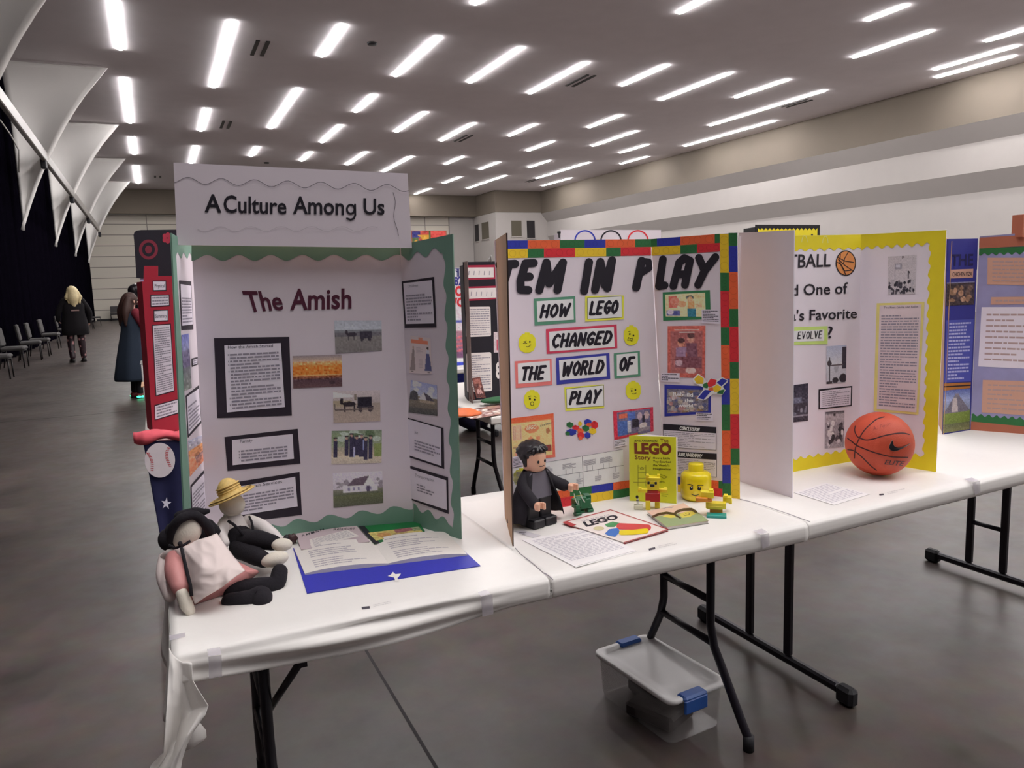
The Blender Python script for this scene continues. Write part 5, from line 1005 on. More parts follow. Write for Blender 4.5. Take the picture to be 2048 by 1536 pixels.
# building-block corner -------------------------------------------
def bricks_frame(px, py, Y): d = ray(px, py); h = Vector((d.x, d.y, 0)).normalized(); return Matrix((Vector((h.y, -h.x, 0)), h, Vector((0, 0, 1)))).transposed()
def pbox(mb, x, y, w_, h_, dp, Y, m, cc, turn=0, bev=.0012):
    px, py = cc[0]+x/cc[2], cc[1]+y/cc[2]; c = AY(px, py, Y); k = mpp(c)/cc[2]; F = bricks_frame(px, py, Y) @ Euler((0, 0, turn)).to_matrix(); mb.box(c, (w_*k, dp, h_*k), m, F, bev); return c
# plain toy figure in a dark coat
CM = (1020, 880, 8.086)
fg = AZ(1072, 1047, TZ+.003)
tf = thing('toy_figure', fg, 'large plain toy figure with black hair and long dark coat beside the brown cardboard panel', 'toy figure')
fo = Vector((.26, -.95, 0)).normalized(); si = Vector((-fo.y, fo.x, 0)); FM = Matrix((si, -fo, Vector((0, 0, 1)))).transposed()   # si points to the viewer's right
def fl(x, y, z): return fg+si*x+fo*y+Vector((0, 0, z))
m_coat = mat('black_coat_cloth', (26, 22, 30), .85, noise=.15); m_flesh = mat('toy_flesh', (226, 176, 148), .35, noise=.02); m_hairp = mat('black_hair_plastic', (20, 16, 22), .35); m_knit = mat('grey_knit', (108, 104, 114), .8)
mb = MB()
for s in (-1, 1): mb.box(fl(s*.026, .012, .014), (.048, .074, .028), m_black, FM, .004); mb.box(fl(s*.026, 0, .055), (.048, .046, .07), m_black, FM, .004)
mb.build('legs', tf)
mb = MB(); mb.loft([[fl(sx*w_, sy*.022, z) for sx, sy in ((1, 1), (-1, 1), (-1, -1), (1, -1))] for w_, z in ((.052, .088), (.050, .10), (.040, .168), (.036, .174))], m_knit, smooth=False); mb.build('torso', tf)
mb = MB(); rings = []
for z, w_, dpt, op in ((.022, .104, .076, .95), (.07, .092, .066, .85), (.12, .070, .050, .75), (.16, .053, .037, .70), (.178, .042, .028, .7)):
    n = 22; rings.append([fl(w_*math.sin(op+(2*math.pi-2*op)*j/n)*1.0, dpt*math.cos(op+(2*math.pi-2*op)*j/n), z+.004*math.sin(j)) for j in range(n+1)])
mb.loft(rings, m_coat, closed=False, caps=False); mb.build('coat', tf, solid=.003)
for s in (-1, 1):
    e = (.085, .045, .118) if s > 0 else (-.062, .062, .092)
    mb = MB(); mb.limb([fl(s*.044, 0, .160), fl(s*.062, .012, .135), fl(*e)], [.016, .018, .019], m_coat); mb.build('sleeve', tf)
    hc = fl(e[0]+s*.012*(s > 0), e[1]+.016, e[2]-.004); mb = MB(); mb.ell(hc, (.012, .012, .012), m_flesh)
    for k in range(9):
        a0, a1 = -2.2+4.4*k/9, -2.2+4.4*(k+1)/9; cc_ = hc+fo*.010
        mb.box(cc_+si*(.013*math.sin((a0+a1)/2))+fo*(-.013*math.cos((a0+a1)/2)+.004), (.009, .008, .022), m_flesh, FM @ Euler((0, 0, (a0+a1)/2)).to_matrix(), .002)
    mb.build('hand', tf)
mb = MB(); hc = fl(0, 0, .176); mb.lathe(hc, [(.020, -.002), (.030, .002), (.036, .010), (.037, .05), (.034, .060), (.024, .064)], m_flesh, 28, FM)
for s in (-1, 1): mb.ell(hc+si*(s*.014)+fo*.0355+Vector((0, 0, .034)), (.0042, .002, .0052), m_black, FM)
mb.tube([hc+si*x+fo*(.0365-abs(x)*.12)+Vector((0, 0, .018+x*x*22)) for x in (-.010, -.005, 0, .005, .010)], .0011, m_black, 6); hd = mb.build('head', tf)
mb = MB(); mb.ell(hc-fo*.014+Vector((0, 0, .060)), (.048, .046, .036), m_hairp, FM, n=30, k=16, fn=lambda d: 1+.07*math.sin(d.x*9+d.z*6)*math.cos(d.y*8)+.04*math.sin(d.z*21+d.x*5))
for k in range(7): a = -1.1+k*.36; mb.limb([hc+Vector((0, 0, .075))+fo*.02+si*(.02*math.sin(a)), hc+si*(.042*math.sin(a))+fo*(.036*math.cos(a))+Vector((0, 0, .068))], [.013, .006], m_hairp, 8, 3)
for s in (-1, 1): mb.limb([hc+si*s*.040-fo*.004+Vector((0, 0, .05)), hc+si*s*.038+Vector((0, 0, .022))], [.012, .006], m_hairp, 8, 3)
mb.build('hair', hd)
# green brick creature
gc = thing('brick_dinosaur', AZ(1165, 1029, TZ+.003), 'small green brick-built animal with white horns beside the big toy figure', 'toy'); mgt = mat('toy_green', (24, 100, 62), .3); mwt = mat('toy_white', (220, 222, 214), .3)
Yd = AZ(1150, 1032, TZ).y
mb = MB(); pbox(mb, 1180, 1010, 190, 150, .04, Yd+.02, mgt, CM, .5); pbox(mb, 1140, 960, 150, 90, .03, Yd+.015, mgt, CM, .5); pbox(mb, 1240, 940, 110, 130, .03, Yd+.03, mgt, CM, .3); pbox(mb, 1235, 900, 50, 50, .02, Yd+.03, mgt, CM, .3)
for i in range(3): pbox(mb, 1290+14*i, 1060+32*i, 46, 60, .012, Yd+.02, mgt, CM, .3)
mb.build('body', gc)
for (x, y, w_, h_, dy) in ((1090, 1170, 90, 140, 0), (1150, 1140, 70, 120, .02), (1285, 1150, 90, 140, .015), (1240, 1120, 60, 110, .03)):
    mb = MB(); c = AY(1020+x/8.086, 880+y/8.086, Yd+dy); k = mpp(c)/8.086; zt = c.z+h_*k/2; mb.box((c.x, c.y, (zt+TZ+.0035)/2), (w_*k, .014, zt-TZ-.0035), mgt, None, .001); mb.box((c.x-.002, c.y-.004, TZ+.0075), (w_*k*1.15, .020, .008), mgt, None, .001); mb.build('leg', gc)
mb = MB(); pbox(mb, 1075, 1010, 110, 120, .03, Yd-.012, mgt, CM, .5); pbox(mb, 1060, 1070, 70, 60, .03, Yd-.022, mgt, CM, .5); hd = mb.build('head', gc)
for pts in ([(1035, 865), (1045, 930), (1065, 990), (1100, 1050)], [(1125, 830), (1145, 890), (1170, 950), (1210, 1005)], [(1100, 980), (1108, 1020), (1115, 1058)]):
    mb = MB(); mb.tube([AY(1020+x/8.086, 880+y/8.086, Yd-.03) for x, y in pts], [.0008, .0015, .0018, .0018][:len(pts)], mwt, 8); mb.build('horn', hd)
# standing yellow book
C8 = (1250, 860, 7.678)
P0, P1_ = AZ(1259, 1001, TZ+.003), AZ(1352.8, 1007, TZ+.003); sY = Wall(P0, P1_); P2, P3 = sY.at(1352, 874), sY.at(1258, 871.4)
yb = thing('book', (P0+P1_)/2, 'yellow-green paperback with brown title standing upright on the table', 'book'); m_lime = mat('lime_cover', (196, 198, 40), .4, 1.35, noise=.03)
mb = MB(); mb.prism([P0, P1_, P2, P3], -sY.n*.001, m_lime); cv = mb.build('cover', yb)
bk = (-sY.n).normalized(); al = (P1_-P0).normalized()
mb = MB(); q0, q1 = P1_-al*.002, P0+al*.003
bot = [q1+bk*.001, q0+bk*.001, q0+bk*.020+al*.004, q1+al*.05+bk*.052, q1+bk*.006]; H = P3.z-P0.z-.004
mb.prism([p+Vector((0, 0, .001)) for p in bot][::-1], (0, 0, H), m_page); mb.build('page_block', yb)
mb = MB(); a, b = q1+bk*.007, q1+al*.05+bk*.054; mb.prism([a, b, b+Vector((0, 0, H+.003)), a+Vector((0, 0, H+.003))], bk*.001, m_lime); mb.build('back_cover', yb)
m_bt = mat('brown_title', (128, 54, 24), .5); m_dt = mat('dark_title', (58, 50, 20), .5)
mb = MB(); text(mb, sY, 'JENS ANDERSEN', T(((142, 148), (494, 155), (494, 186), (142, 180)), *C8), m_dt, .0006, .012); text(mb, sY, 'The', T(((540, 135), (666, 140), (668, 190), (543, 188)), *C8), m_bt, .0006, .012); text(mb, sY, 'LEGO', T(((140, 208), (712, 212), (716, 372), (145, 356)), *C8), m_bt, .0006, .05); text(mb, sY, 'Story', T(((148, 385), (398, 390), (395, 456), (152, 448)), *C8), m_bt, .0006, .012)
for k, s in enumerate(('How a Little', 'Toy Sparked', "the World's", 'Imagination')): text(mb, sY, s, T(((430, 415+54*k), ([690, 706, 684, 708][k], 420+56*k), ([690, 706, 684, 708][k], 450+56*k), (430, 444+54*k)), *C8), m_dt, .0006, .012)
mb.build('title_lettering', cv)
mb = MB(); mln = mat('faint_line_art', (140, 146, 34), .5)
for pts in ([(200, 540), (200, 860)], [(320, 540), (320, 860)], [(200, 580), (320, 580)], [(200, 660), (320, 650)], [(130, 800), (560, 800)], [(200, 740), (320, 740)], [(230, 600), (290, 600), (260, 570), (230, 600)], [(540, 680), (650, 720), (600, 750), (530, 700)], [(540, 790), (610, 800)], [(560, 980), (660, 990)], [(560, 1010), (640, 1020)]): stroke(mb, sY, T(pts, *C8), .5, mln, .0006, 3)
mb.build('line_drawing', cv)
# brick bear
mty = mat('toy_yellow', (226, 206, 40), .3, 1.1); mtr = mat('toy_red', (178, 26, 34), .3); mto = mat('toy_orange', (226, 140, 34), .3)
br_ = thing('brick_bear', AZ(1305, 1020, TZ+.003), 'brick-built yellow bear with red body in front of the yellow book', 'toy'); Yv = AZ(1305, 1019, TZ).y
zb = AZ(1305, 1019, TZ+.003).z
def legs(par, xs, y0, y1, w_, m, Y, cc=C8):
    for x in xs:
        mb = MB(); c0 = AY(cc[0]+x/cc[2], cc[1]+y0/cc[2], Y); k = mpp(c0)/cc[2]; mb.box((c0.x, c0.y, (c0.z+TZ+.0032)/2), (w_*k, .018, c0.z-TZ-.0032), m, bricks_frame(cc[0]+x/cc[2], cc[1], Y), .001); mb.build('leg', par)
legs(br_, (352, 495), 1080, 1225, 74, mty, Yv)
mb = MB(); pbox(mb, 425, 1020, 222, 130, .030, Yv, mtr, C8); pbox(mb, 425, 945, 160, 60, .026, Yv, mtr, C8); mb.build('body', br_)
mb = MB(); pbox(mb, 428, 835, 190, 150, .030, Yv, mty, C8); pbox(mb, 428, 740, 220, 50, .030, Yv, mty, C8); pbox(mb, 345, 700, 46, 40, .02, Yv, mty, C8); pbox(mb, 515, 700, 46, 40, .02, Yv, mty, C8); hd = mb.build('head', br_)
mb = MB(); pbox(mb, 362, 812, 36, 44, .004, Yv-.017, m_black, C8); pbox(mb, 472, 815, 36, 44, .004, Yv-.017, m_black, C8); pbox(mb, 420, 852, 66, 44, .006, Yv-.019, m_black, C8); mb.build('face', hd)
for x in (270, 580): mb = MB(); pbox(mb, x, 925, 140, 56, .018, Yv, mty, C8); pbox(mb, x+(40 if x > 400 else -40), 900, 50, 40, .016, Yv, mty, C8); mb.build('arm', br_)
# tiny figure on a clear block
tm = thing('toy_figure', AZ(1277, 1019, TZ+.003), 'tiny black-haired white toy figure on a clear block beside the bear', 'toy figure'); Ym = AZ(1277, 1020, TZ).y
mb = MB(); c = AY(1277, 1015, Ym); mb.box((c.x, c.y, TZ+.011), (.030, .022, .016), mat_clear('clear_block', (.80, .78, .60), .5), bricks_frame(1277, 1015, Ym), .002); mb.build('stand', tm)
mb = MB(); pbox(mb, 195, 1105, 34, 90, .007, Ym, mwt, C8); pbox(mb, 192, 1082, 40, 14, .008, Ym, m_black, C8); pbox(mb, 195, 1060, 26, 26, .007, Ym, mwt, C8); mb.build('body', tm)
mb = MB(); c = AY(1250+186/7.678, 860+1028/7.678, Ym); mb.ell(c, (.0048, .0048, .0058), m_hairp); mb.build('hair', tm)
# big yellow toy head
hp = AZ(1392, 997, TZ+.003); k = mpp(hp); th_ = thing('toy_bust', hp, 'big yellow toy-figure head with a smile beside the yellow book', 'toy')
R = 30.0*k; H = 50*k*1.14; mb = MB(); mb.lathe(hp, [(R*.55, 0), (R*.80, .001), (R*.93, H*.07), (R, H*.2), (R, H*.78), (R*.95, H*.9), (R*.80, H*.97), (R*.52, H), (R*.50, H*1.02), (R*.50, H*1.24), (R*.46, H*1.27), (.001, H*1.27)], mat('glossy_yellow', (232, 208, 22), .22, 1.1, noise=.02, coat=.3), 40); hh = mb.build('head', th_)
sD = Drum(hp, R); mb = MB()
for (x, y) in ((1018, 895), (1140, 900)): disc(mb, sD, *T([(x, y)], *C8)[0], 3.6, 4.0, m_black, .0006); disc(mb, sD, *T([(x+4, y-10)], *C8)[0], 1.2, 1.3, mwt, .0012, 10)
for a, b in zip([(1022, 985), (1050, 1000), (1085, 1005), (1115, 998), (1135, 985)][:-1], [(1050, 1000), (1085, 1005), (1115, 998), (1135, 985)]): stroke(mb, sD, T([a, b], *C8), .6, m_blk, .0006, 4)
for pts in ([(960, 840), (990, 836), (1015, 842), (1040, 858)], [(1112, 860), (1140, 850), (1170, 848), (1200, 850)]):
    for a, b in zip(pts[:-1], pts[1:]): stroke(mb, sD, T([a, b], *C8), .9, m_dt, .0006, 4)
mb.build('face', hh)
# brick duck
dk = thing('brick_duck', AZ(1431, 1030, TZ+.003), 'brick-built yellow and orange duck on a teal plate near the table edge', 'toy'); Yk = AZ(1431, 1030, TZ).y
mb = MB(); c = AZ(1250+1405/7.678, 860+1310/7.678, TZ+.008); mb.box((c.x, c.y, TZ+.0075), (.062, .034, .009), mat('toy_teal', (30, 150, 140), .3), bricks_frame(1433, 1030, Yk), .001); mb.build('base_plate', dk)
mb = MB(); pbox(mb, 1400, 1240, 190, 120, .027, Yk, mto, C8); mb.build('belly', dk)
mb = MB(); pbox(mb, 1395, 1150, 300, 90, .028, Yk, mty, C8); pbox(mb, 1380, 1180, 230, 50, .026, Yk, mty, C8); pbox(mb, 1570, 1060, 130, 90, .026, Yk, mty, C8); pbox(mb, 1545, 1010, 60, 40, .024, Yk, mty, C8); pbox(mb, 1618, 1095, 50, 60, .024, Yk, mty, C8); mb.build('body', dk)
mb = MB(); pbox(mb, 1262, 985, 200, 95, .028, Yk, mty, C8); pbox(mb, 1320, 925, 70, 36, .024, Yk, mty, C8); hd = mb.build('head', dk); mb = MB(); pbox(mb, 1180, 1060, 180, 60, .024, Yk, mto, C8); pbox(mb, 1290, 1070, 90, 44, .024, Yk, mto, C8); mb.build('bill', hd)
# brochure, papers and flat book
CP = (900, 1000, 2.829)
t, cv, sb = slabbook('book', T(((640, 126), (908, 55), (1235, 166), (985, 240)), *CP), .006, mat('pale_cover', (238, 226, 220), .35, noise=.03), 'thin picture book with LEGO title, red and yellow shapes, lying flat', 'book', mback=mat('red_cover', (170, 50, 54), .5))
mb = MB(); mrl = mat('red_line', (176, 60, 62), .5)
for a, b in (((640, 126), (908, 55)), ((908, 55), (1235, 166)), ((1235, 166), (985, 240))): stroke(mb, sb, T([a, b], *CP), .8, mrl, .0005, 4)
quad(mb, sb, T(((636, 127), (662, 120), (716, 140), (690, 150)), *CP), mrl, .0006); mb.build('cover_edge', cv)
mb = MB(); text(mb, sb, 'LEGO', T(((750, 126), (940, 82), (956, 104), (770, 150)), *CP), m_blk, .0006, .05); text(mb, sb, 'THE BUILD OF', T(((742, 116), (900, 80), (905, 87), (748, 124)), *CP), m_ink, .0006); mb.build('title_lettering', cv)
mb = MB(); stroke(mb, sb, T([(960, 148), (1000, 150), (1060, 152), (1120, 156)], *CP), 6.2, mat('print_pink_red', (206, 70, 76), .4), .0008, 8); stroke(mb, sb, T([(970, 184), (1040, 182), (1110, 174)], *CP), 5, mat('print_bright_yellow', (232, 206, 36), .4), .0012, 8); shape(mb, sb, T([(876, 190), (900, 165), (950, 158), (962, 180), (935, 208), (895, 200)], *CP), mat('print_sky', (60, 112, 190), .4), .0009); shape(mb, sb, T([(875, 138), (920, 122), (960, 130), (930, 152), (890, 152)], *CP), mat('print_leaf', (70, 140, 84), .4), .0007); disc(mb, sb, *T([(842, 160)], *CP)[0], 11, 4, mat('print_straw', (206, 196, 150), .4), .0007, 14); mb.build('cover_picture', cv)
mb = MB(); sq = Flat(TZ+.0048); pq = T(((410, 226), (800, 152), (1052, 285), (706, 375)), *CP); P = [sq.at(*p) for p in pq]; mb.prism(list(reversed(P)), (0, 0, -.0008), mat('office_paper', (240, 236, 236), .6)); scribble(mb, sq, pq, 19, mat('pale_ink', (204, 198, 206), .7, noise=0), .0004, .5, .08, .93, .06, .85, short=.15)
mb.build('paper_sheet', label='sheet of white printed paper at the table edge, overlapping the flat picture book', cat='paper')
mb = MB(); sq = Flat(TZ+.0036); pq = T(((430, 232), (560, 205), (1010, 262), (720, 378)), *CP); pq = T(((416, 232), (700, 180), (1056, 292), (712, 381)), *CP); P = [sq.at(*p) for p in pq]; mb.prism(list(reversed(P)), (0, 0, -.0004), MATS['office_paper']); mb.build('paper_sheet', label='lower sheet of white paper peeking out under the printed sheet', cat='paper')
mb = MB(); sq = Flat(TZ+.0038); pq = T(((362, 178), (405, 168), (515, 200), (470, 215)), *CP); quad(mb, sq, pq, mat('grey_slip', (206, 202, 206), .6), 0); scribble(mb, sq, ((1034, 1063), (1050, 1063), (1062, 1068), (1046, 1070)), 2, m_blk, .0004, .5); mb.build('paper_slip', label='small grey printed slip beside the cardboard panel edge', cat='paper')
t, cv, sb = slabbook('book', T(((340, 1250), (900, 1120), (1285, 1392), (640, 1490)), *C8), .010, mat('blush_cover', (224, 190, 170), .4), 'flat book with a face in brown glasses printed on its cover, near the duck', 'book', mback=mat('grey_back', (140, 140, 132), .5))
mb = MB(); shape(mb, sb, T([(440, 1330), (760, 1290), (1100, 1250), (1285, 1392), (640, 1490)], *C8), mat('print_sage', (150, 166, 124), .4), .0004)
m_gb = mat('print_glasses', (74, 56, 36), .4); m_gy = mat('print_lens', (222, 206, 90), .4)
shape(mb, sb, T([(570, 1330), (640, 1300), (740, 1295), (790, 1340), (700, 1350)], *C8), m_gy, .0006); shape(mb, sb, T([(830, 1295), (920, 1255), (1060, 1240), (1100, 1275), (1000, 1330), (880, 1350)], *C8), m_gy, .0006)
for pts, r in (([(430, 1330), (520, 1290), (640, 1270), (760, 1290)], 2.4), ([(760, 1290), (800, 1250), (900, 1220), (1020, 1215), (1090, 1255)], 2.6), ([(760, 1290), (800, 1320), (850, 1350)], 1.6)): stroke(mb, sb, T(pts, *C8), r, m_gb, .0008, 6)
for pts in ([(900, 1300), (920, 1310), (980, 1300), (990, 1285)], [(930, 1280), (940, 1283)], [(970, 1275), (980, 1278)]): stroke(mb, sb, T(pts, *C8), .6, m_dt, .0009, 4)
mb.build('cover_picture', cv)
mb = MB(); stroke(mb, sb, T([(580, 1210), (640, 1190), (720, 1195), (740, 1170)], *C8), .5, m_ink, .0006, 4); mb.build('title_lettering', cv)
# paper sheet by the basketball
mb = MB(); sq = Flat(TZ+.0042); pq = ((1588, 985), (1650, 965), (1740, 988), (1668, 1010)); P = [sq.at(*p) for p in pq]; mb.prism(list(reversed(P)), (0, 0, -.0008), MATS['office_paper']); scribble(mb, sq, pq, 13, MATS['pale_ink'], .0004, .5, .06, .95, .06, .9, short=.15); mb.build('paper_sheet', label='sheet of white printed paper on the table in front of the yellow board', cat='paper')
# basketball
c0 = AZ(1760, 950, TZ+.004); Rb = 66*mpp(AZ(1760, 900, .86))*.99; cb = Vector((c0.x, c0.y+.02, TZ+.0042+Rb))
for _ in range(12):   # settle the ball under its outline in the photo
    d = ray(1758.5, 889); pl = cb-EYE; t_ = d*(pl.dot(d)/d.dot(d)); e = t_-pl; cb.x += e.x; cb.y += e.y*1.0
m_ball = mat('orange_rubber', (196, 74, 44), .5, 1.0, noise=.12, scale=5, bump=.25, bscale=420)
bt = thing('basketball', (cb.x, cb.y, cb.z-Rb), 'orange basketball with a black curved check mark, standing before the yellow board', 'ball')
mb = MB(); mb.ell(cb, (Rb,)*3, m_ball, n=56, k=36); bo = mb.build('shell', bt)
CBB = (1690, 820, 10.97); sS = Ball(cb, Rb)
m_seam = mat('ball_seam', (62, 18, 22), .6)
mb = MB()
def spl(pts, n=5):
    P = [Vector((x, y, 0)) for x, y in pts]; Q = []
    for i in range(len(P)-1):
        p0, p1, p2, p3 = P[max(i-1, 0)], P[i], P[i+1], P[min(i+2, len(P)-1)]
        for k in range(n): t = k/n; q = .5*((2*p1)+(p2-p0)*t+(2*p0-5*p1+4*p2-p3)*t*t+(3*p1-p0-3*p2+p3)*t**3); Q.append((q.x, q.y))
    return Q+[pts[-1]]
for pts in ([(860, 150), (700, 200), (560, 310), (430, 440), (330, 590), (260, 740), (220, 880), (205, 1060)], [(225, 350), (210, 450), (260, 570), (330, 615), (460, 655), (640, 630), (850, 565), (1100, 515), (1280, 505), (1410, 535)], [(55, 620), (150, 690), (250, 775), (420, 850), (620, 925), (850, 990), (1050, 1030), (1380, 1040)], [(60, 870), (180, 890), (290, 960), (430, 1090), (560, 1220), (690, 1320)]):
    Q = T(spl(pts), *CBB)
    for a, b in zip(Q[:-1], Q[1:]): stroke(mb, sS, [a, b], 1.15, m_seam, .0005, 4)
mb.build('seam', bo)
mb = MB(); sw = [(1040, 665), (1055, 700), (1060, 760), (1090, 800), (1150, 815), (1230, 800), (1330, 770), (1430, 735), (1340, 800), (1240, 850), (1150, 890), (1070, 905), (1000, 880), (970, 830), (985, 760)]
cxy = (1080, 840)
def fan(pts, m, off):
    for i in range(len(pts)): shape(mb, sS, T([cxy, pts[i], pts[(i+1) % len(pts)]], *CBB), m, off)
fan([(cxy[0]+(x-cxy[0])*1.06, cxy[1]+(y-cxy[1])*1.10) for x, y in sw], mat('mark_silver', (186, 150, 140), .5), .0012); fan(sw, m_black, .0018); mb.build('check_mark', bo)
mb = MB(); ms = mat('ball_print', (70, 34, 40), .5)
text(mb, sS, 'ELITE', T(((905, 1095), (1320, 1130), (1262, 1222), (860, 1190)), *CBB), ms, .001, .02); text(mb, sS, 'A. Foor', T(((590, 380), (990, 260), (1010, 330), (620, 450)), *CBB), mat('faded_writing', (150, 56, 40), .6), .001, .0, .2); mb.build('ball_lettering', bo)
# ------------------------------------------------------------------ second row of tables and boards
t3 = table(-.11, 1.70, 4.43, 5.95, 'white table behind the culture board, with the red board on it', g); hleg(t3, .25, 5.2, TZ-.052); hleg(t3, 1.4, 5.2, TZ-.052)
t4 = table(1.74, 3.52, 4.09, 5.75, 'white table seen between the first two boards, covered with pictures', g); wishbone(t4, 1.99, 4.79, TZ-.052); wishbone(t4, 3.2, 4.79, TZ-.052)
t5 = table(3.6, 5.4, 4.12, 5.78, 'white table hidden behind the toy-brick board, holding the board with rings', g); hleg(t5, 3.9, 4.95, TZ-.052); hleg(t5, 5.1, 4.95, TZ-.052)
t6 = table(1.5, 3.3, 6.7, 7.9, 'white table farthest back behind the culture board', g); hleg(t6, 1.8, 7.3, TZ-.052); hleg(t6, 3.0, 7.3, TZ-.052)
def stand(px0, px1, ytop, Y, m, label, back=None, bottom=TZ+.001, name='display_board'):
    a, b = AY(px0, ytop, Y), AY(px1, ytop, Y); zt = max(a.z, b.z)
    t = thing(name, ((a.x+b.x)/2, Y, bottom), label, 'display board'); sf = Plane((0, Y, 0), (0, -1, 0))
    mb = MB(); mb.box(((a.x+b.x)/2, Y+.003, (bottom+zt)/2), (b.x-a.x, .006, zt-bottom), m); p = mb.build('front_panel', t)
    mb = MB()
    for x, s in ((a.x, 1), (b.x, -1)):
        mb.prism([(x, Y+.006, bottom), (x+s*.06, Y+.22, bottom), (x+s*.06, Y+.22, zt-.02), (x, Y+.006, zt-.02)], (.004, .002, 0), back or m_kraft)
    mb.build('folded_wing', t); return t, p, sf
# red board with cards
CR = (250, 440, 3.493); Yr = 4.72
m_red = mat('red_board', (142, 26, 44), .7, 1.7, noise=.06)
rb = thing('display_board', AZ(330, 862, TZ+.001), 'red board with white cards standing behind the left edge of the culture board', 'display board'); sr = Plane((0, Yr, 0), (-.10, -1, 0)); 
z0 = TZ+.001
def onr(px, py): return sr.at(px, py)
a0 = onr(305, 858); a0 = Vector((a0.x, a0.y, z0)); tl_ = onr(284, 563)
P = [a0, Vector((onr(395, 858).x, onr(395, 858).y, z0)), onr(372, 552), onr(316, 552), onr(316, 532), onr(288, 532), onr(287, 563), onr(284, 563)]
mb = MB(); mb.prism(P, -sr.n*.005, m_red); rp = mb.build('center_panel', rb)
mb = MB(); w0 = onr(284, 563); mb.prism([a0, w0, w0+Vector((-.03, .20, 0)), a0+Vector((-.03, .20, 0))], (.004, .001, 0), m_red); mb.build('side_panel', rb)
def rcard(q, rows, ttl=None, tq=None, **kw):
    Q = T(q, *CR); c = (sum(x for x, _ in Q)/4, sum(y for _, y in Q)/4); Mq = [(x+(1.6 if x > c[0] else -1.6), y+(2 if y > c[1] else -2)) for x, y in Q]
    return card(sr, rp, Q, Mq, rows=rows, title=ttl, tq=tq and T(tq, *CR), **kw)
rcard(((198, 430), (283, 430), (284, 488), (201, 490)), 0, 'Physical', ((208, 448), (276, 447), (276, 470), (208, 472)))
rcard(((183, 530), (305, 527), (307, 594), (184, 602)), 3)
rcard(((205, 637), (297, 632), (298, 700), (207, 705)), 0, 'Summary', ((212, 660), (292, 656), (292, 680), (212, 685)))
rcard(((195, 740), (315, 730), (342, 1190), (220, 1225)), 30, v0=.03, v1=.97, fill=.5)
rcard(((210, 1300), (370, 1255), (370, 1345), (213, 1393)), 4)
# dark rounded header board with red ring
kb = thing('display_board', AY(300, 600, 5.3)*1.0, 'dark navy board with rounded corners and a red ring, above the red board', 'display board'); kb.location.z = z0; BASE[kb.name].z = z0
sk = Plane((0, 5.3, 0), (0, -1, 0)); m_nv = mat('dark_navy_board', (22, 18, 34), .6, .9, noise=.1); m_rr = mat('dull_red_print', (104, 26, 44), .6, 1.5); m_rf = mat('red_print', (150, 40, 60), .6, 1.5)
pts = [(284, 557), (273, 556), (268, 480), (267, 470), (269, 464), (274, 461), (282, 460), (362, 459), (366, 557), (284, 557)]
mb = MB(); mb.prism([sk.at(x, y) for x, y in reversed(pts[:-1])], (0, .006, 0), m_nv); kp = mb.build('header_panel', kb)
mb = MB(); p = sk.at(280, 557); q_ = sk.at(350, 557); mb.box(((p.x+q_.x)/2, 5.31, (z0+p.z)/2), (q_.x-p.x, .008, p.z-z0), mat('pale_lilac_board', (150, 140, 176), .6, 1.5)); mb.box(((p.x+q_.x)/2, 5.45, z0+.2), (.3, .28, .006), m_kraft); mb.build('body_panel', kb)
mb = MB(); ring(mb, sk, 297, 499, 19, 20, 6, m_rr, OFF1, 24); disc(mb, sk, 297, 499, 7, 8, m_rr, OFF2); mb.build('ring_emblem', kp)
mb = MB()
for a in range(5): disc(mb, sk, 334+5.5*math.cos(a*1.2566), 476+6.5*math.sin(a*1.2566), 4.6, 5.2, m_rf, OFF1+.0003*a, 10)
mb.build('flower_emblem', kp)
# navy cloth with a baseball hanging over the end of the table, pink cloth on top
nc_ = [AY(x, y, 4.405) for x, y in ((286, 882), (372, 880), (372, 1075), (322, 1082))]
def ncl(u, v):
    p = (nc_[0]*(1-u)+nc_[1]*u)*(1-v)+(nc_[3]*(1-u)+nc_[2]*u)*v; return p+Vector((0, -.012*math.sin(u*9+v*2)*v, 0))
mb = MB(); mb.grid(ncl, 20, 20, mat('navy_cloth', (22, 24, 62), .85, 1.3, noise=.15)); rn = mb.build('table_cover', label='navy cloth with a printed baseball and white star hanging over the table end', cat='tablecloth', solid=.003)
sn = Plane((0, 4.380, 0), (0, -1, 0)); CN_ = (250, 800, 5.91)
mb = MB(); disc(mb, sn, *T([(412, 712)], *CN_)[0], 30.5, 34.8, mat('baseball_white', (186, 178, 182), .7, 1.6), 0, 30)
m_st = mat('stitch_red', (168, 60, 66), .7, 1.4)
for pts in ([(262, 630), (300, 690), (320, 760), (318, 850)], [(520, 570), (492, 640), (500, 720), (535, 800)]):
    Q = T(spl(pts, 4), *CN_)
    for k, (a, b) in enumerate(zip(Q[:-1], Q[1:])):
        stroke(mb, sn, [a, ((a[0]+b[0])/2-2.6, (a[1]+b[1])/2-2.6)], .7, m_st, .0006, 3); stroke(mb, sn, [a, ((a[0]+b[0])/2+2.8, (a[1]+b[1])/2-2.0)], .7, m_st, .0008, 3)
mb.build('baseball_print', rn)
mb = MB(); cx_, cy_ = 332.5, 1007
shape(mb, sn, [(cx_+(10.5 if k % 2 == 0 else 4.2)*math.sin(math.pi*k/5+.1), cy_-(13 if k % 2 == 0 else 5)*math.cos(math.pi*k/5+.1)) for k in range(10)], mat('star_white', (200, 198, 220), .6, 1.4), .0004); mb.build('star_print', rn)
mb = MB()
def pk(u, v):
    px = 266+104*u; py = 862+(4-6*u)*math.sin(u*5)*.6+24*v*(1-.25*u)
    return AY(px, py, 4.40+.10*(1-v)+.015*math.sin(u*13+v*4)) if v > .5 else AY(px, py, 4.45+.02*math.sin(u*9))
rg = []
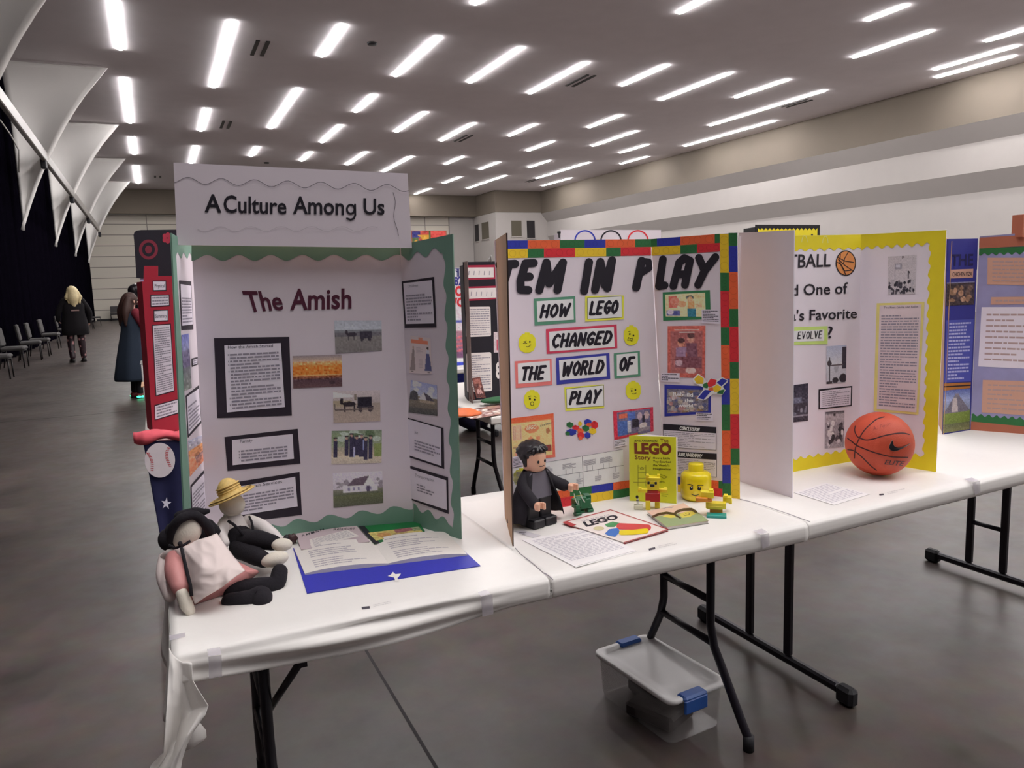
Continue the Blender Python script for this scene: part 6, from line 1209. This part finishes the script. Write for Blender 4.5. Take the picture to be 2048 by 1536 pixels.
for i in range(18):
    u = i/17; px = 267+104*u; c = AY(px, 874-5*u+2.5*math.sin(u*8), 4.43); r1 = .045*(1 if u > .12 else .65+.4*u); r2 = .034*(.8+.2*math.sin(u*7))
    rg.append([c+Vector((0, r1*math.cos(a)*1.2, r2*math.sin(a)*(1+.25*math.sin(3*a+u*9)))) for a in [2*math.pi*j/14 for j in range(14)]])
mb.loft(rg, mat('pink_cloth', (206, 84, 96), .85, 1.2, noise=.12)); mb.build('folded_cloth', label='crumpled coral pink cloth on the table above the baseball print', cat='cloth')
mb = MB(); sq = Flat(TZ+.002); quad(mb, sq, ((312, 848), (366, 838), (366, 860), (306, 866)), mat('red_paper', (176, 30, 36), .6)  , 0); mb.build('paper_sheet', label='bright red paper lying in front of the red board', cat='paper')
mb = MB(); quad(mb, Flat(TZ+.004), ((342, 838), (362, 840), (360, 854), (354, 850)), m_page, 0); mb.build('paper_slip', label='white paper corner on the red paper behind the culture board', cat='paper')
# black board with white cards (between the first two boards)
CK = (880, 500, 4.267); Yk2 = 4.75
m_bb = mat('black_board', (24, 18, 32), .7, 1.0, noise=.08)
kt, kp2, s2 = stand(926, 1075, 524, Yk2, m_bb, 'black board with white text cards and red framed titles, seen between two boards', back=m_bb)
mb = MB(); p = s2.at(927, 524); b_ = s2.at(931, 790); mb.prism([Vector((p.x, Yk2, z0)), Vector((p.x, Yk2, p.z)), Vector((p.x-.022, Yk2-.12, p.z)), Vector((p.x-.022, Yk2-.12, z0))], (.004, 0, 0), mat('grey_kraft', (110, 92, 88), .8, 1.3)); mb.build('side_panel', kt)
m_rf2 = mat('crimson_card', (140, 28, 54), .7, 1.6); m_cw = mat('card_white', (196, 188, 186), .7, 1.7)
for q, mq, rows in ((((208, 150), (458, 148), (460, 232), (208, 240)), ((206, 132), (474, 126), (480, 246), (206, 258)), 0), (((228, 328), (560, 320), (560, 402), (230, 418)), ((216, 315), (575, 300), (578, 412), (222, 436)), 0)):
    mb = MB(); quad(mb, s2, T(mq, *CK), m_rf2, OFF1); quad(mb, s2, T(q, *CK), m_cw, OFF2)
    for k in range(5): x = q[0][0]+40+44*k; stroke(mb, s2, T([(x, q[0][1]+30), (x-3, q[0][1]+62)], *CK), .6, m_ink, OFF3, 3)
    mb.build('title_card', kp2)
for q, rows in ((((215, 483), (432, 480), (438, 738), (218, 747)), 12), (((220, 878), (440, 868), (448, 1205), (228, 1220)), 16)):
    mb = MB(); Q = T(q, *CK); P = []
    for (cx_, cy_, a0) in ((.07, .06, 180), (.93, .06, 270), (.93, .94, 0), (.07, .94, 90)):
        for k in range(4): a = math.radians(a0+30*k); P.append(bil(Q, cx_+.06*math.cos(a), cy_+.05*math.sin(a)))
    shape(mb, s2, P, m_cw, OFF1); scribble(mb, s2, Q, rows, m_ink, OFF2, .35, .08, .94, .06, .95); mb.build('text_card', kp2)
photo(s2, kp2, T(((458, 700), (560, 700), (560, 875), (460, 875)), *CK), Cv(16, 24, (190, 176, 180)).rect(.25, .35, 1, .9, (176, 70, 86)).noise(6), gain=1.6)
mb = MB(); text(mb, s2, '8', T(((476, 968), (520, 966), (522, 1086), (478, 1090)), *CK), m_cw, OFF1, .05); mb.build('number_lettering', kp2)
mb = MB(); p = s2.at(981, 523.5); mb.prism([s2.at(974, 524), s2.at(984, 524), s2.at(982, 511), s2.at(980, 516)], (0, .02, 0), m_rail); mb.tube([s2.at(982, 524), s2.at(982.3, 510)], .004, m_rail, 6); mb.build('metal_clip', kt)
# things on that table
st_ = AZ(957, 805, TZ+.001); tb = thing('picture_stand', st_, 'brown picture card leaning on a small stand before the black board', 'picture stand'); Yp = st_.y
sp_ = Plane((0, Yp, 0), (0, -1, .25)); sp_.p = Vector((0, Yp, TZ)); BW = Cv(26, 44, (96, 50, 44)).rect(.1, .05, .9, .3, (150, 90, 80)).ell(.5, .7, .3, .14, (190, 150, 146)).blobs(14, [(180, 130, 120), (70, 34, 34), (140, 80, 70)], (.1, .3, .9, .95), (.04, .1)).noise(12, 2)
q = T(((274, 1095), (342, 1083), (392, 1262), (312, 1262)), *CK); mb = MB(); paint(mb, sp_, q, BW, .0, 1.4); mb.prism([sp_.at(x, y, -.0005) for x, y in reversed(q)], (0, .005, 0), mat('dark_red_wood', (90, 44, 40), .6)); mb.build('picture_card', tb)
mb = MB(); mb.prism([sp_.at(*p, -.006) for p in T(((280, 1170), (300, 1275), (268, 1275)), *CK)], (0, .03, 0), MATS['dark_red_wood']); mb.build('easel', tb)
mb = MB(); PC = Cv(60, 30, (150, 112, 104)).blobs(90, [(206, 190, 184), (110, 60, 56), (176, 140, 120), (90, 50, 46), (220, 208, 200)], (0, 0, 1, 1), (.03, .09)).noise(10, 2); paint(mb, Flat(TZ+.002), ((905, 826), (1040, 800), (1046, 822), (945, 838)), PC, 0, 1.2); mb.build('picture_spread', label='spread of brown and white pictures covering the table between the boards', cat='pictures', kind=None)
mb = MB(); p = AZ(990, 808, TZ+.003); mb.ell(p+Vector((.04, 0, .025)), (.14, .06, .022), mat('green_fabric', (56, 104, 70), .9)); mb.build('green_cloth', label='folded green cloth at the foot of the black board', cat='cloth')
mb = MB(); p = AZ(928, 828, TZ+.003); mb.lathe(p, [(.001, .03), (.05, .03), (.09, .012), (.11, .002), (.10, .0)], mat('sunset_orange', (206, 98, 44), .5, 1.2, noise=.3, scale=20), 26); mb.build('orange_bowl', label='round orange and yellow object at the near edge of the picture table', cat='ornament')
mb = MB(); p = AZ(914, 818, TZ+.003)+Vector((-.03, .12, 0)); mb.ell(p+Vector((0, 0, .05)), (.08, .06, .05), m_felt); mb.build('dark_pouch', label='dark soft pouch behind the orange object on the picture table', cat='pouch')
# tall flag board strip
FB = Cv(20, 96, (190, 176, 182)).rect(0, 0, 1, .066, (34, 34, 90)).rect(0, .40, 1, .42, (190, 180, 190)).rect(0, .42, 1, .44, (80, 84, 150)).grad(.5, (150, 110, 120), .72, (90, 60, 90)).rect(0, .72, 1, .75, (210, 206, 220)).grad(.75, (40, 54, 160), 1, (34, 44, 140))
for k in range(15): FB.ell(.12+.2*(k % 5), .014+.022*(k//5), .06, .009, (206, 200, 216))
for k in range(4): FB.poly([(.1, .55+.035*k), (.9, .52+.035*k), (.9, .535+.035*k), (.1, .565+.035*k)], (176, 90, 100))
FB.noise(8)
ft, fp, sf2 = stand(897, 960, 536, 7.0, m_paper, 'tall patriotic board with blue star field and red letters, glimpsed beside the green trim')
photo(sf2, fp, ((905, 537), (952, 537), (956, 784), (911, 786)), FB, 'flag_picture', 1.8)
mb = MB(); text(mb, sf2, '82', ((908, 554.5), (924, 553.5), (925, 569.5), (909, 570.5)), MATS['print_navy'], OFF3, .03); text(mb, sf2, 'DO', ((896, 574), (926, 573), (926, 591), (897, 592)), cr['r'], OFF3, .05); text(mb, sf2, 'VO', ((900, 597), (930, 596), (930, 612), (901, 614)), cr['r'], OFF3, .05); mb.build('title_lettering', fp)
# olympic rings header
ot, op_, so = stand(1121, 1322, 460, 5.2, m_board, 'white board with coloured rings peeking above the toy-brick border', back=m_board)
mb = MB()
for x, m in ((1170, cr['b']), (1222, m_blk), (1276, cr['r'])): ring(mb, so, x, 481.5, 21.5, 21.5, 3, m, OFF1, 32)
ring(mb, so, 1196, 500, 21.5, 21.5, 3, cr['y'], OFF2, 32); ring(mb, so, 1249, 500, 21.5, 21.5, 3, cr['g'], OFF2, 32); mb.build('rings_emblem', op_)
mb = MB(); p = so.at(1118, 465); mb.box(p, (.02, .02, .014), m_black); mb.tube([p, p+Vector((0, 0, -.04))], .005, m_black, 6); mb.build('binder_clip', ot)
# black and yellow zigzag header
zt, zp, sz = stand(1511, 1640, 450, 5.35, m_black, 'black board with a yellow zigzag edge peeking above the yellow board', back=m_black)
mb = MB(); N = 15; P = [(1516+119*k/(N*2), 457.5+(3 if k % 2 else -1.5)) for k in range(N*2+1)]+[(1634, 500), (1516, 500)]; shape(mb, sz, P, m_yel, OFF1); mb.build('zigzag_trim', zp)
mb = MB()
for k, r in enumerate((2.2,)): disc(mb, sz, 1624, 470, r, r, m_blk, OFF2, 10)
mb.build('dot_print', zp)
t7 = table(4.55, 5.9, 6.2, 7.4, 'white table hidden behind the yellow board, farther back', g) if False else None
# colourful header far behind
ct, cp_, sc_ = stand(818, 893, 461, 7.35, m_brn, 'board with multicoloured block header glimpsed above the green trim')
HB = Cv(40, 16, (176, 70, 60)).rect(0, 0, .25, .5, (44, 46, 110)).rect(.25, .3, .5, 1, (190, 140, 50)).rect(0, .5, .2, 1, (80, 100, 60)).rect(.5, 0, .56, 1, (60, 90, 50)).rect(.56, 0, 1, 1, (190, 66, 60)).blobs(10, [(60, 90, 60), (206, 150, 60), (150, 40, 50)], (0, 0, .55, 1), (.03, .07)).noise(8, 2); photo(sc_, cp_, ((824, 462.5), (891, 461.5), (892, 486), (825, 488)), HB, 'header_picture', 1.7)
# dark bags on the floor under the far table
for (px, py, w_, c, lb) in ((893, 868, .38, (60, 44, 60), 'left'), (960, 866, .42, (40, 38, 70), 'middle'), (1040, 862, .44, (70, 60, 74), 'right')):
    p = AZ(px, py, 0); mb = MB(); mb.ell(p+Vector((0, .2, .17)), (w_/2, .2, .17), mat('bag_cloth_%d' % c[0], c, .85, noise=.5, scale=9), fn=lambda d: 1+.08*math.sin(d.x*7+d.z*5)); mb.tube([p+Vector((-.12, .1, .28)), p+Vector((-.08, .08, .40)), p+Vector((.08, .08, .40)), p+Vector((.12, .1, .28))], .012, m_black, 8); mb.build('duffel_bag', label='dark patterned bag on the floor under the picture table, %s one' % lb, cat='bag')
# white cloth corner on a table farther back at the left
tw = table(-.16, 1.5, 9.6, 10.4, 'white table far behind the red board by the girl in the cloak', g); hleg(tw, .2, 10, TZ-.052); hleg(tw, 1.2, 10, TZ-.052)
mb = MB(); mb.grid(lambda u, v: Vector((-.19+.10*u+.05*v*math.sin(u*6), 9.58-.03*v*math.cos(u*7), TZ+.002-.42*v*(1-.4*u))), 12, 8, m_cloth)
mb.grid(lambda u, v: Vector((-.20+.6*u, 9.57+.5*v, TZ+.002)), 4, 4, m_cloth); mb.build('tablecloth', label='white cloth hanging off the far table beside the girl in the cloak', cat='tablecloth', solid=.002)
# ------------------------------------------------------------------ people in the hall
m_skin = mat('skin', (214, 168, 150), .55, noise=.03)
def person(label, loc, h, yaw, top, legs_, shoes, pose):
    """one continuous body grown on a skeleton; x right, y forward in its own frame"""
    t = thing('person', loc, label, 'person'); R = Euler((0, 0, yaw)).to_matrix(); k = h/1.70
    def W(p): return Vector(loc)+R @ (Vector(p)*k)
    J = dict(pelvis=(0, 0, .92), waist=(0, 0, 1.06), chest=(0, .01, 1.26), neck=(0, 0, 1.43), nk=(0, .005, 1.48), head=(0, .015, 1.56), crown=(0, .01, 1.66),
             hipL=(-.09, 0, .88), kneeL=(-.10, .01, .48), ankL=(-.10, -.02, .09), toeL=(-.11, .12, .035), hipR=(.09, 0, .88), kneeR=(.10, .01, .48), ankR=(.10, -.02, .09), toeR=(.11, .12, .035),
             shL=(-.17, 0, 1.38), elL=(-.23, -.02, 1.12), wrL=(-.24, .05, .88), haL=(-.24, .08, .80), shR=(.17, 0, 1.38), elR=(.23, -.02, 1.12), wrR=(.24, .05, .88), haR=(.24, .08, .80))
    J.update(pose)
    RAD = dict(pelvis=.14, waist=.12, chest=.135, neck=.055, nk=.05, head=.085, crown=.075, hipL=.085, kneeL=.055, ankL=.04, toeL=.032, hipR=.085, kneeR=.055, ankR=.04, toeR=.032, shL=.06, elL=.043, wrL=.03, haL=.035, shR=.06, elR=.043, wrR=.03, haR=.035)
    E = [('pelvis', 'waist'), ('waist', 'chest'), ('chest', 'neck'), ('neck', 'nk'), ('nk', 'head'), ('head', 'crown')]
    for s in 'LR': E += [('pelvis', 'hip'+s), ('hip'+s, 'knee'+s), ('knee'+s, 'ank'+s), ('ank'+s, 'toe'+s), ('chest', 'sh'+s), ('sh'+s, 'el'+s), ('el'+s, 'wr'+s), ('wr'+s, 'ha'+s)]
    nm = list(J); me = bpy.data.meshes.new('body'); me.from_pydata([W(J[n])-Vector(loc) for n in nm], [(nm.index(a), nm.index(b)) for a, b in E], [])
    o = bpy.data.objects.new('body', me); COL.objects.link(o); o.parent = t; me.materials.append(m_skin)
    md = o.modifiers.new('skin', 'SKIN'); me.skin_vertices.new() if not me.skin_vertices else None
    for i, n in enumerate(nm): v = me.skin_vertices[0].data[i]; v.radius = (RAD[n]*k, RAD[n]*k*(.8 if n in ('pelvis', 'waist', 'chest') else 1)); v.use_root = (n == 'pelvis')
    sb = o.modifiers.new('smooth', 'SUBSURF'); sb.levels = 1; sb.render_levels = 1
    # hands: four fingers and a thumb
    for s, q in (('L', -1), ('R', 1)):
        a, b = W(J['wr'+s]), W(J['ha'+s]); d = (b-a).normalized(); sd = (R @ Vector((0, 1, 0))); sd = (sd-d*sd.dot(d)).normalized(); mb = MB()
        for f in range(4): p = b+sd*(.018*(f-1.5))*k; L = (.055, .07, .066, .05)[f]*k; mb.limb([p, p+d*L*.6, p+d*L-R @ Vector((q*.012, 0, 0))*k], [.009*k, .0085*k, .007*k], m_skin, 8, 3)
        p = b-d*.02*k+sd*.03*k; mb.limb([p, p+sd*.03*k+d*.025*k, p+sd*.034*k+d*.05*k], [.010*k, .009*k, .008*k], m_skin, 8, 3); mb.build('hand', t)
    # face
    mb = MB(); hc = W(J['head']); F = R @ Vector((0, 1, 0)); S = R @ Vector((1, 0, 0)); fy = .088*k
    hd = J.get('_turn', 0)
    mb.ell(hc+F*fy+Vector((0, 0, -.005)), (.012*k, .016*k, .018*k), m_skin)
    for q in (-1, 1): mb.ell(hc+F*(fy-.006*k)+S*(q*.032*k)+Vector((0, 0, .022*k)), (.012*k, .008*k, .008*k), mat('eye_dark', (50, 36, 32), .4)); mb.ell(hc+S*(q*.088*k), (.014*k, .022*k, .03*k), m_skin)
    mb.ell(hc+F*(fy-.006*k)+Vector((0, 0, -.042*k)), (.022*k, .008*k, .006*k), mat('lips', (170, 96, 92), .5)); mb.build('face', t)
    def gar(path, radii, m, name, sq=1): mb = MB(); mb.limb([W(p) for p in path], [r*k for r in radii], m, 16, 5); return mb.build(name, t)
    for s in 'LR':
        if legs_: gar([J['hip'+s], J['knee'+s], (J['ank'+s][0], J['ank'+s][1], J['ank'+s][2]+.03)], [.105, .075, .06], legs_, 'trouser_leg')
        mb = MB(); a, b = Vector(J['ank'+s]), Vector(J['toe'+s]); mb.limb([W((a.x, a.y-.03, .05)), W((a.x, a.y+.03, .05)), W((b.x, b.y+.02, .042))], [.047*k, .047*k, .038*k], shoes, 12, 4); mb.box(W(((a.x+b.x)/2, (a.y+b.y)/2, .012)), (.085*k, .27*k, .022*k), mat('shoe_sole', (30, 26, 30), .7), R, .008); mb.build('shoe', t)
        if top: gar([J['sh'+s], J['el'+s], J['wr'+s]], [.075, .06, .045], top, 'sleeve')
    return t, W, R, k
m_blkd = mat('black_dress_cloth', (15, 10, 16), .95, noise=.15)
def mat_flower():
    m = bpy.data.materials.new('floral_leggings'); m.use_nodes = True; nt = m.node_tree; b = nt.nodes['Principled BSDF']; tc = nt.nodes.new('ShaderNodeTexCoord'); v = nt.nodes.new('ShaderNodeTexVoronoi'); v.inputs['Scale'].default_value = 11
    r = nt.nodes.new('ShaderNodeValToRGB'); r.color_ramp.elements[0].color = L3((190, 140, 140))+(1,); r.color_ramp.elements[0].position = .28; r.color_ramp.elements[1].color = L3((44, 26, 34))+(1,); r.color_ramp.elements[1].position = .42
    nt.links.new(tc.outputs['Object'], v.inputs['Vector']); nt.links.new(v.outputs['Distance'], r.inputs['Fac']); nt.links.new(r.outputs['Color'], b.inputs['Base Color']); return m
def robe(W, rings, m, name, t, n=28, wav=.03, freq=7):
    mb = MB(); R_ = []
    for z, rx, ry, y in rings: R_.append([W((rx*(1+wav*math.sin(a*freq))*math.cos(a), y+ry*(1+wav*math.sin(a*freq))*math.sin(a), z)) for a in [2*math.pi*j/n for j in range(n)]])
    mb.loft(R_, m); return mb.build(name, t)
# blonde woman, seen from behind
lw = AZ(158, 724, 0)
t, W, R, k = person('blonde woman in black top and floral leggings seen from behind by the chair row', (lw.x, lw.y, 0), 1.76, .25, m_blkd, mat_flower(), mat('black_shoe', (24, 20, 22), .5), dict(kneeL=(-.11, .05, .48), ankL=(-.12, -.04, .10), toeL=(-.13, .10, .035), ankR=(.12, .06, .09), toeR=(.13, .20, .035), elL=(-.30, .02, 1.14), wrL=(-.30, .14, .96), haL=(-.28, .20, .93), elR=(.31, .0, 1.12), wrR=(.30, .08, .90), haR=(.29, .11, .83)))
robe(W, [(.62, .27, .20, 0), (.80, .275, .20, 0), (.98, .25, .18, 0), (1.10, .22, .155, 0), (1.28, .235, .16, 0), (1.40, .17, .12, 0), (1.45, .07, .07, 0)], m_blkd, 'tunic', t, wav=.02)
mb = MB(); hb = mat('blonde_hair', (226, 206, 160), .5, noise=.25, scale=25)
mb.ell(W((0, -.015, 1.605)), (.115*k, .125*k, .115*k), hb, R, fn=lambda d: 1+.03*math.sin(d.x*16)); mb.limb([W((0, -.06, 1.58)), W((-.01, -.10, 1.44)), W((.0, -.11, 1.28))], [.125*k, .13*k, .06*k], hb, 18)
for x, zb in ((-.09, 1.34), (-.05, 1.28), (.05, 1.26), (.10, 1.33), (.13, 1.42), (-.13, 1.42)): mb.limb([W((x*.6, -.09, 1.58)), W((x, -.115, 1.45)), W((x*1.15, -.125, zb))], [.05*k, .055*k, .018*k], hb, 10, 4)
mb.build('hair', t)
mb = MB(); mb.box(W((0, -.172, 1.17)), (.16*k, .012, .035), mat('pale_print_mark', (150, 120, 116), .6), R, .005); mb.build('back_label', t)
# girl in a long cloak with glowing shoes, partly behind the red board
lg = AZ(279, 795, 0)
m_cloak = mat('dark_teal_cloak', (30, 42, 58), .9, noise=.12); m_rs = mat('red_sleeve', (120, 30, 46), .85)
m_glow = bpy.data.materials.new('green_glow'); m_glow.use_nodes = True; _b = m_glow.node_tree.nodes['Principled BSDF']; _b.inputs['Base Color'].default_value = (.05, .8, .4, 1); _b.inputs['Emission Color'].default_value = (.05, 1, .45, 1); _b.inputs['Emission Strength'].default_value = 2.2
t, W, R, k = person('girl with long brown hair in dark teal cloak and shoes with glowing green soles', (lg.x, lg.y, 0), 1.55, -1.15, m_rs, mat('black_tights', (24, 20, 26), .8), mat('red_brown_boot', (110, 40, 40), .6), dict(elR=(.22, .10, 1.14), wrR=(.16, .30, 1.10), haR=(.14, .37, 1.10), elL=(-.24, .06, 1.13), wrL=(-.18, .28, 1.08), haL=(-.16, .35, 1.08), toeL=(-.10, .11, .035), toeR=(.10, .11, .035)))
robe(W, [(.30, .30, .27, -.07), (.34, .31, .28, -.07), (.6, .27, .25, -.05), (.9, .23, .20, -.03), (1.1, .20, .16, -.02), (1.3, .19, .14, -.02), (1.40, .14, .11, -.01), (1.44, .07, .07, 0)], m_cloak, 'cloak', t, wav=.035)
mb = MB(); hb2 = mat('brown_hair', (62, 38, 32), .6, noise=.25, scale=30); mb.ell(W((0, -.012, 1.60)), (.108*k, .118*k, .115*k), hb2, R); mb.limb([W((0, -.05, 1.57)), W((0, -.08, 1.42)), W((0, -.10, 1.28))], [.105*k, .105*k, .06*k], hb2, 18)
for x in (-.08, 0, .08): mb.limb([W((x*.8, -.06, 1.6)), W((x, -.12, 1.42)), W((x*1.2, -.14, 1.20))], [.06*k, .07*k, .03*k], hb2, 10, 4)
mb.build('hair', t)
for x in (-.10, .10):
    mb = MB()
    for j in range(5): mb.ell(W((x+.048*(1 if x > 0 else -1)*.6, -.06+.05*j, .030)), (.030, .022, .020), m_glow)
    mb.build('glowing_sole', t)
# dark-haired person beyond, only the head showing
lp = AY(273, 640, 15.0)
t, W, R, k = person('dark-haired person in dark clothes standing beyond the girl in the cloak', (lp.x+.05, 15.0, 0), 1.70, -1.3, m_blkd, m_blkd, MATS['black_shoe'], {})
robe(W, [(.80, .22, .16, 0), (1.05, .20, .14, 0), (1.28, .21, .14, 0), (1.40, .15, .11, 0), (1.45, .07, .07, 0)], m_blkd, 'shirt', t)
mb = MB(); mb.ell(W((0, -.015, 1.61)), (.105*k, .115*k, .105*k), m_hairp, R); mb.limb([W((0, -.05, 1.6)), W((0, -.07, 1.5))], [.1*k, .08*k], m_hairp); mb.build('hair', t)
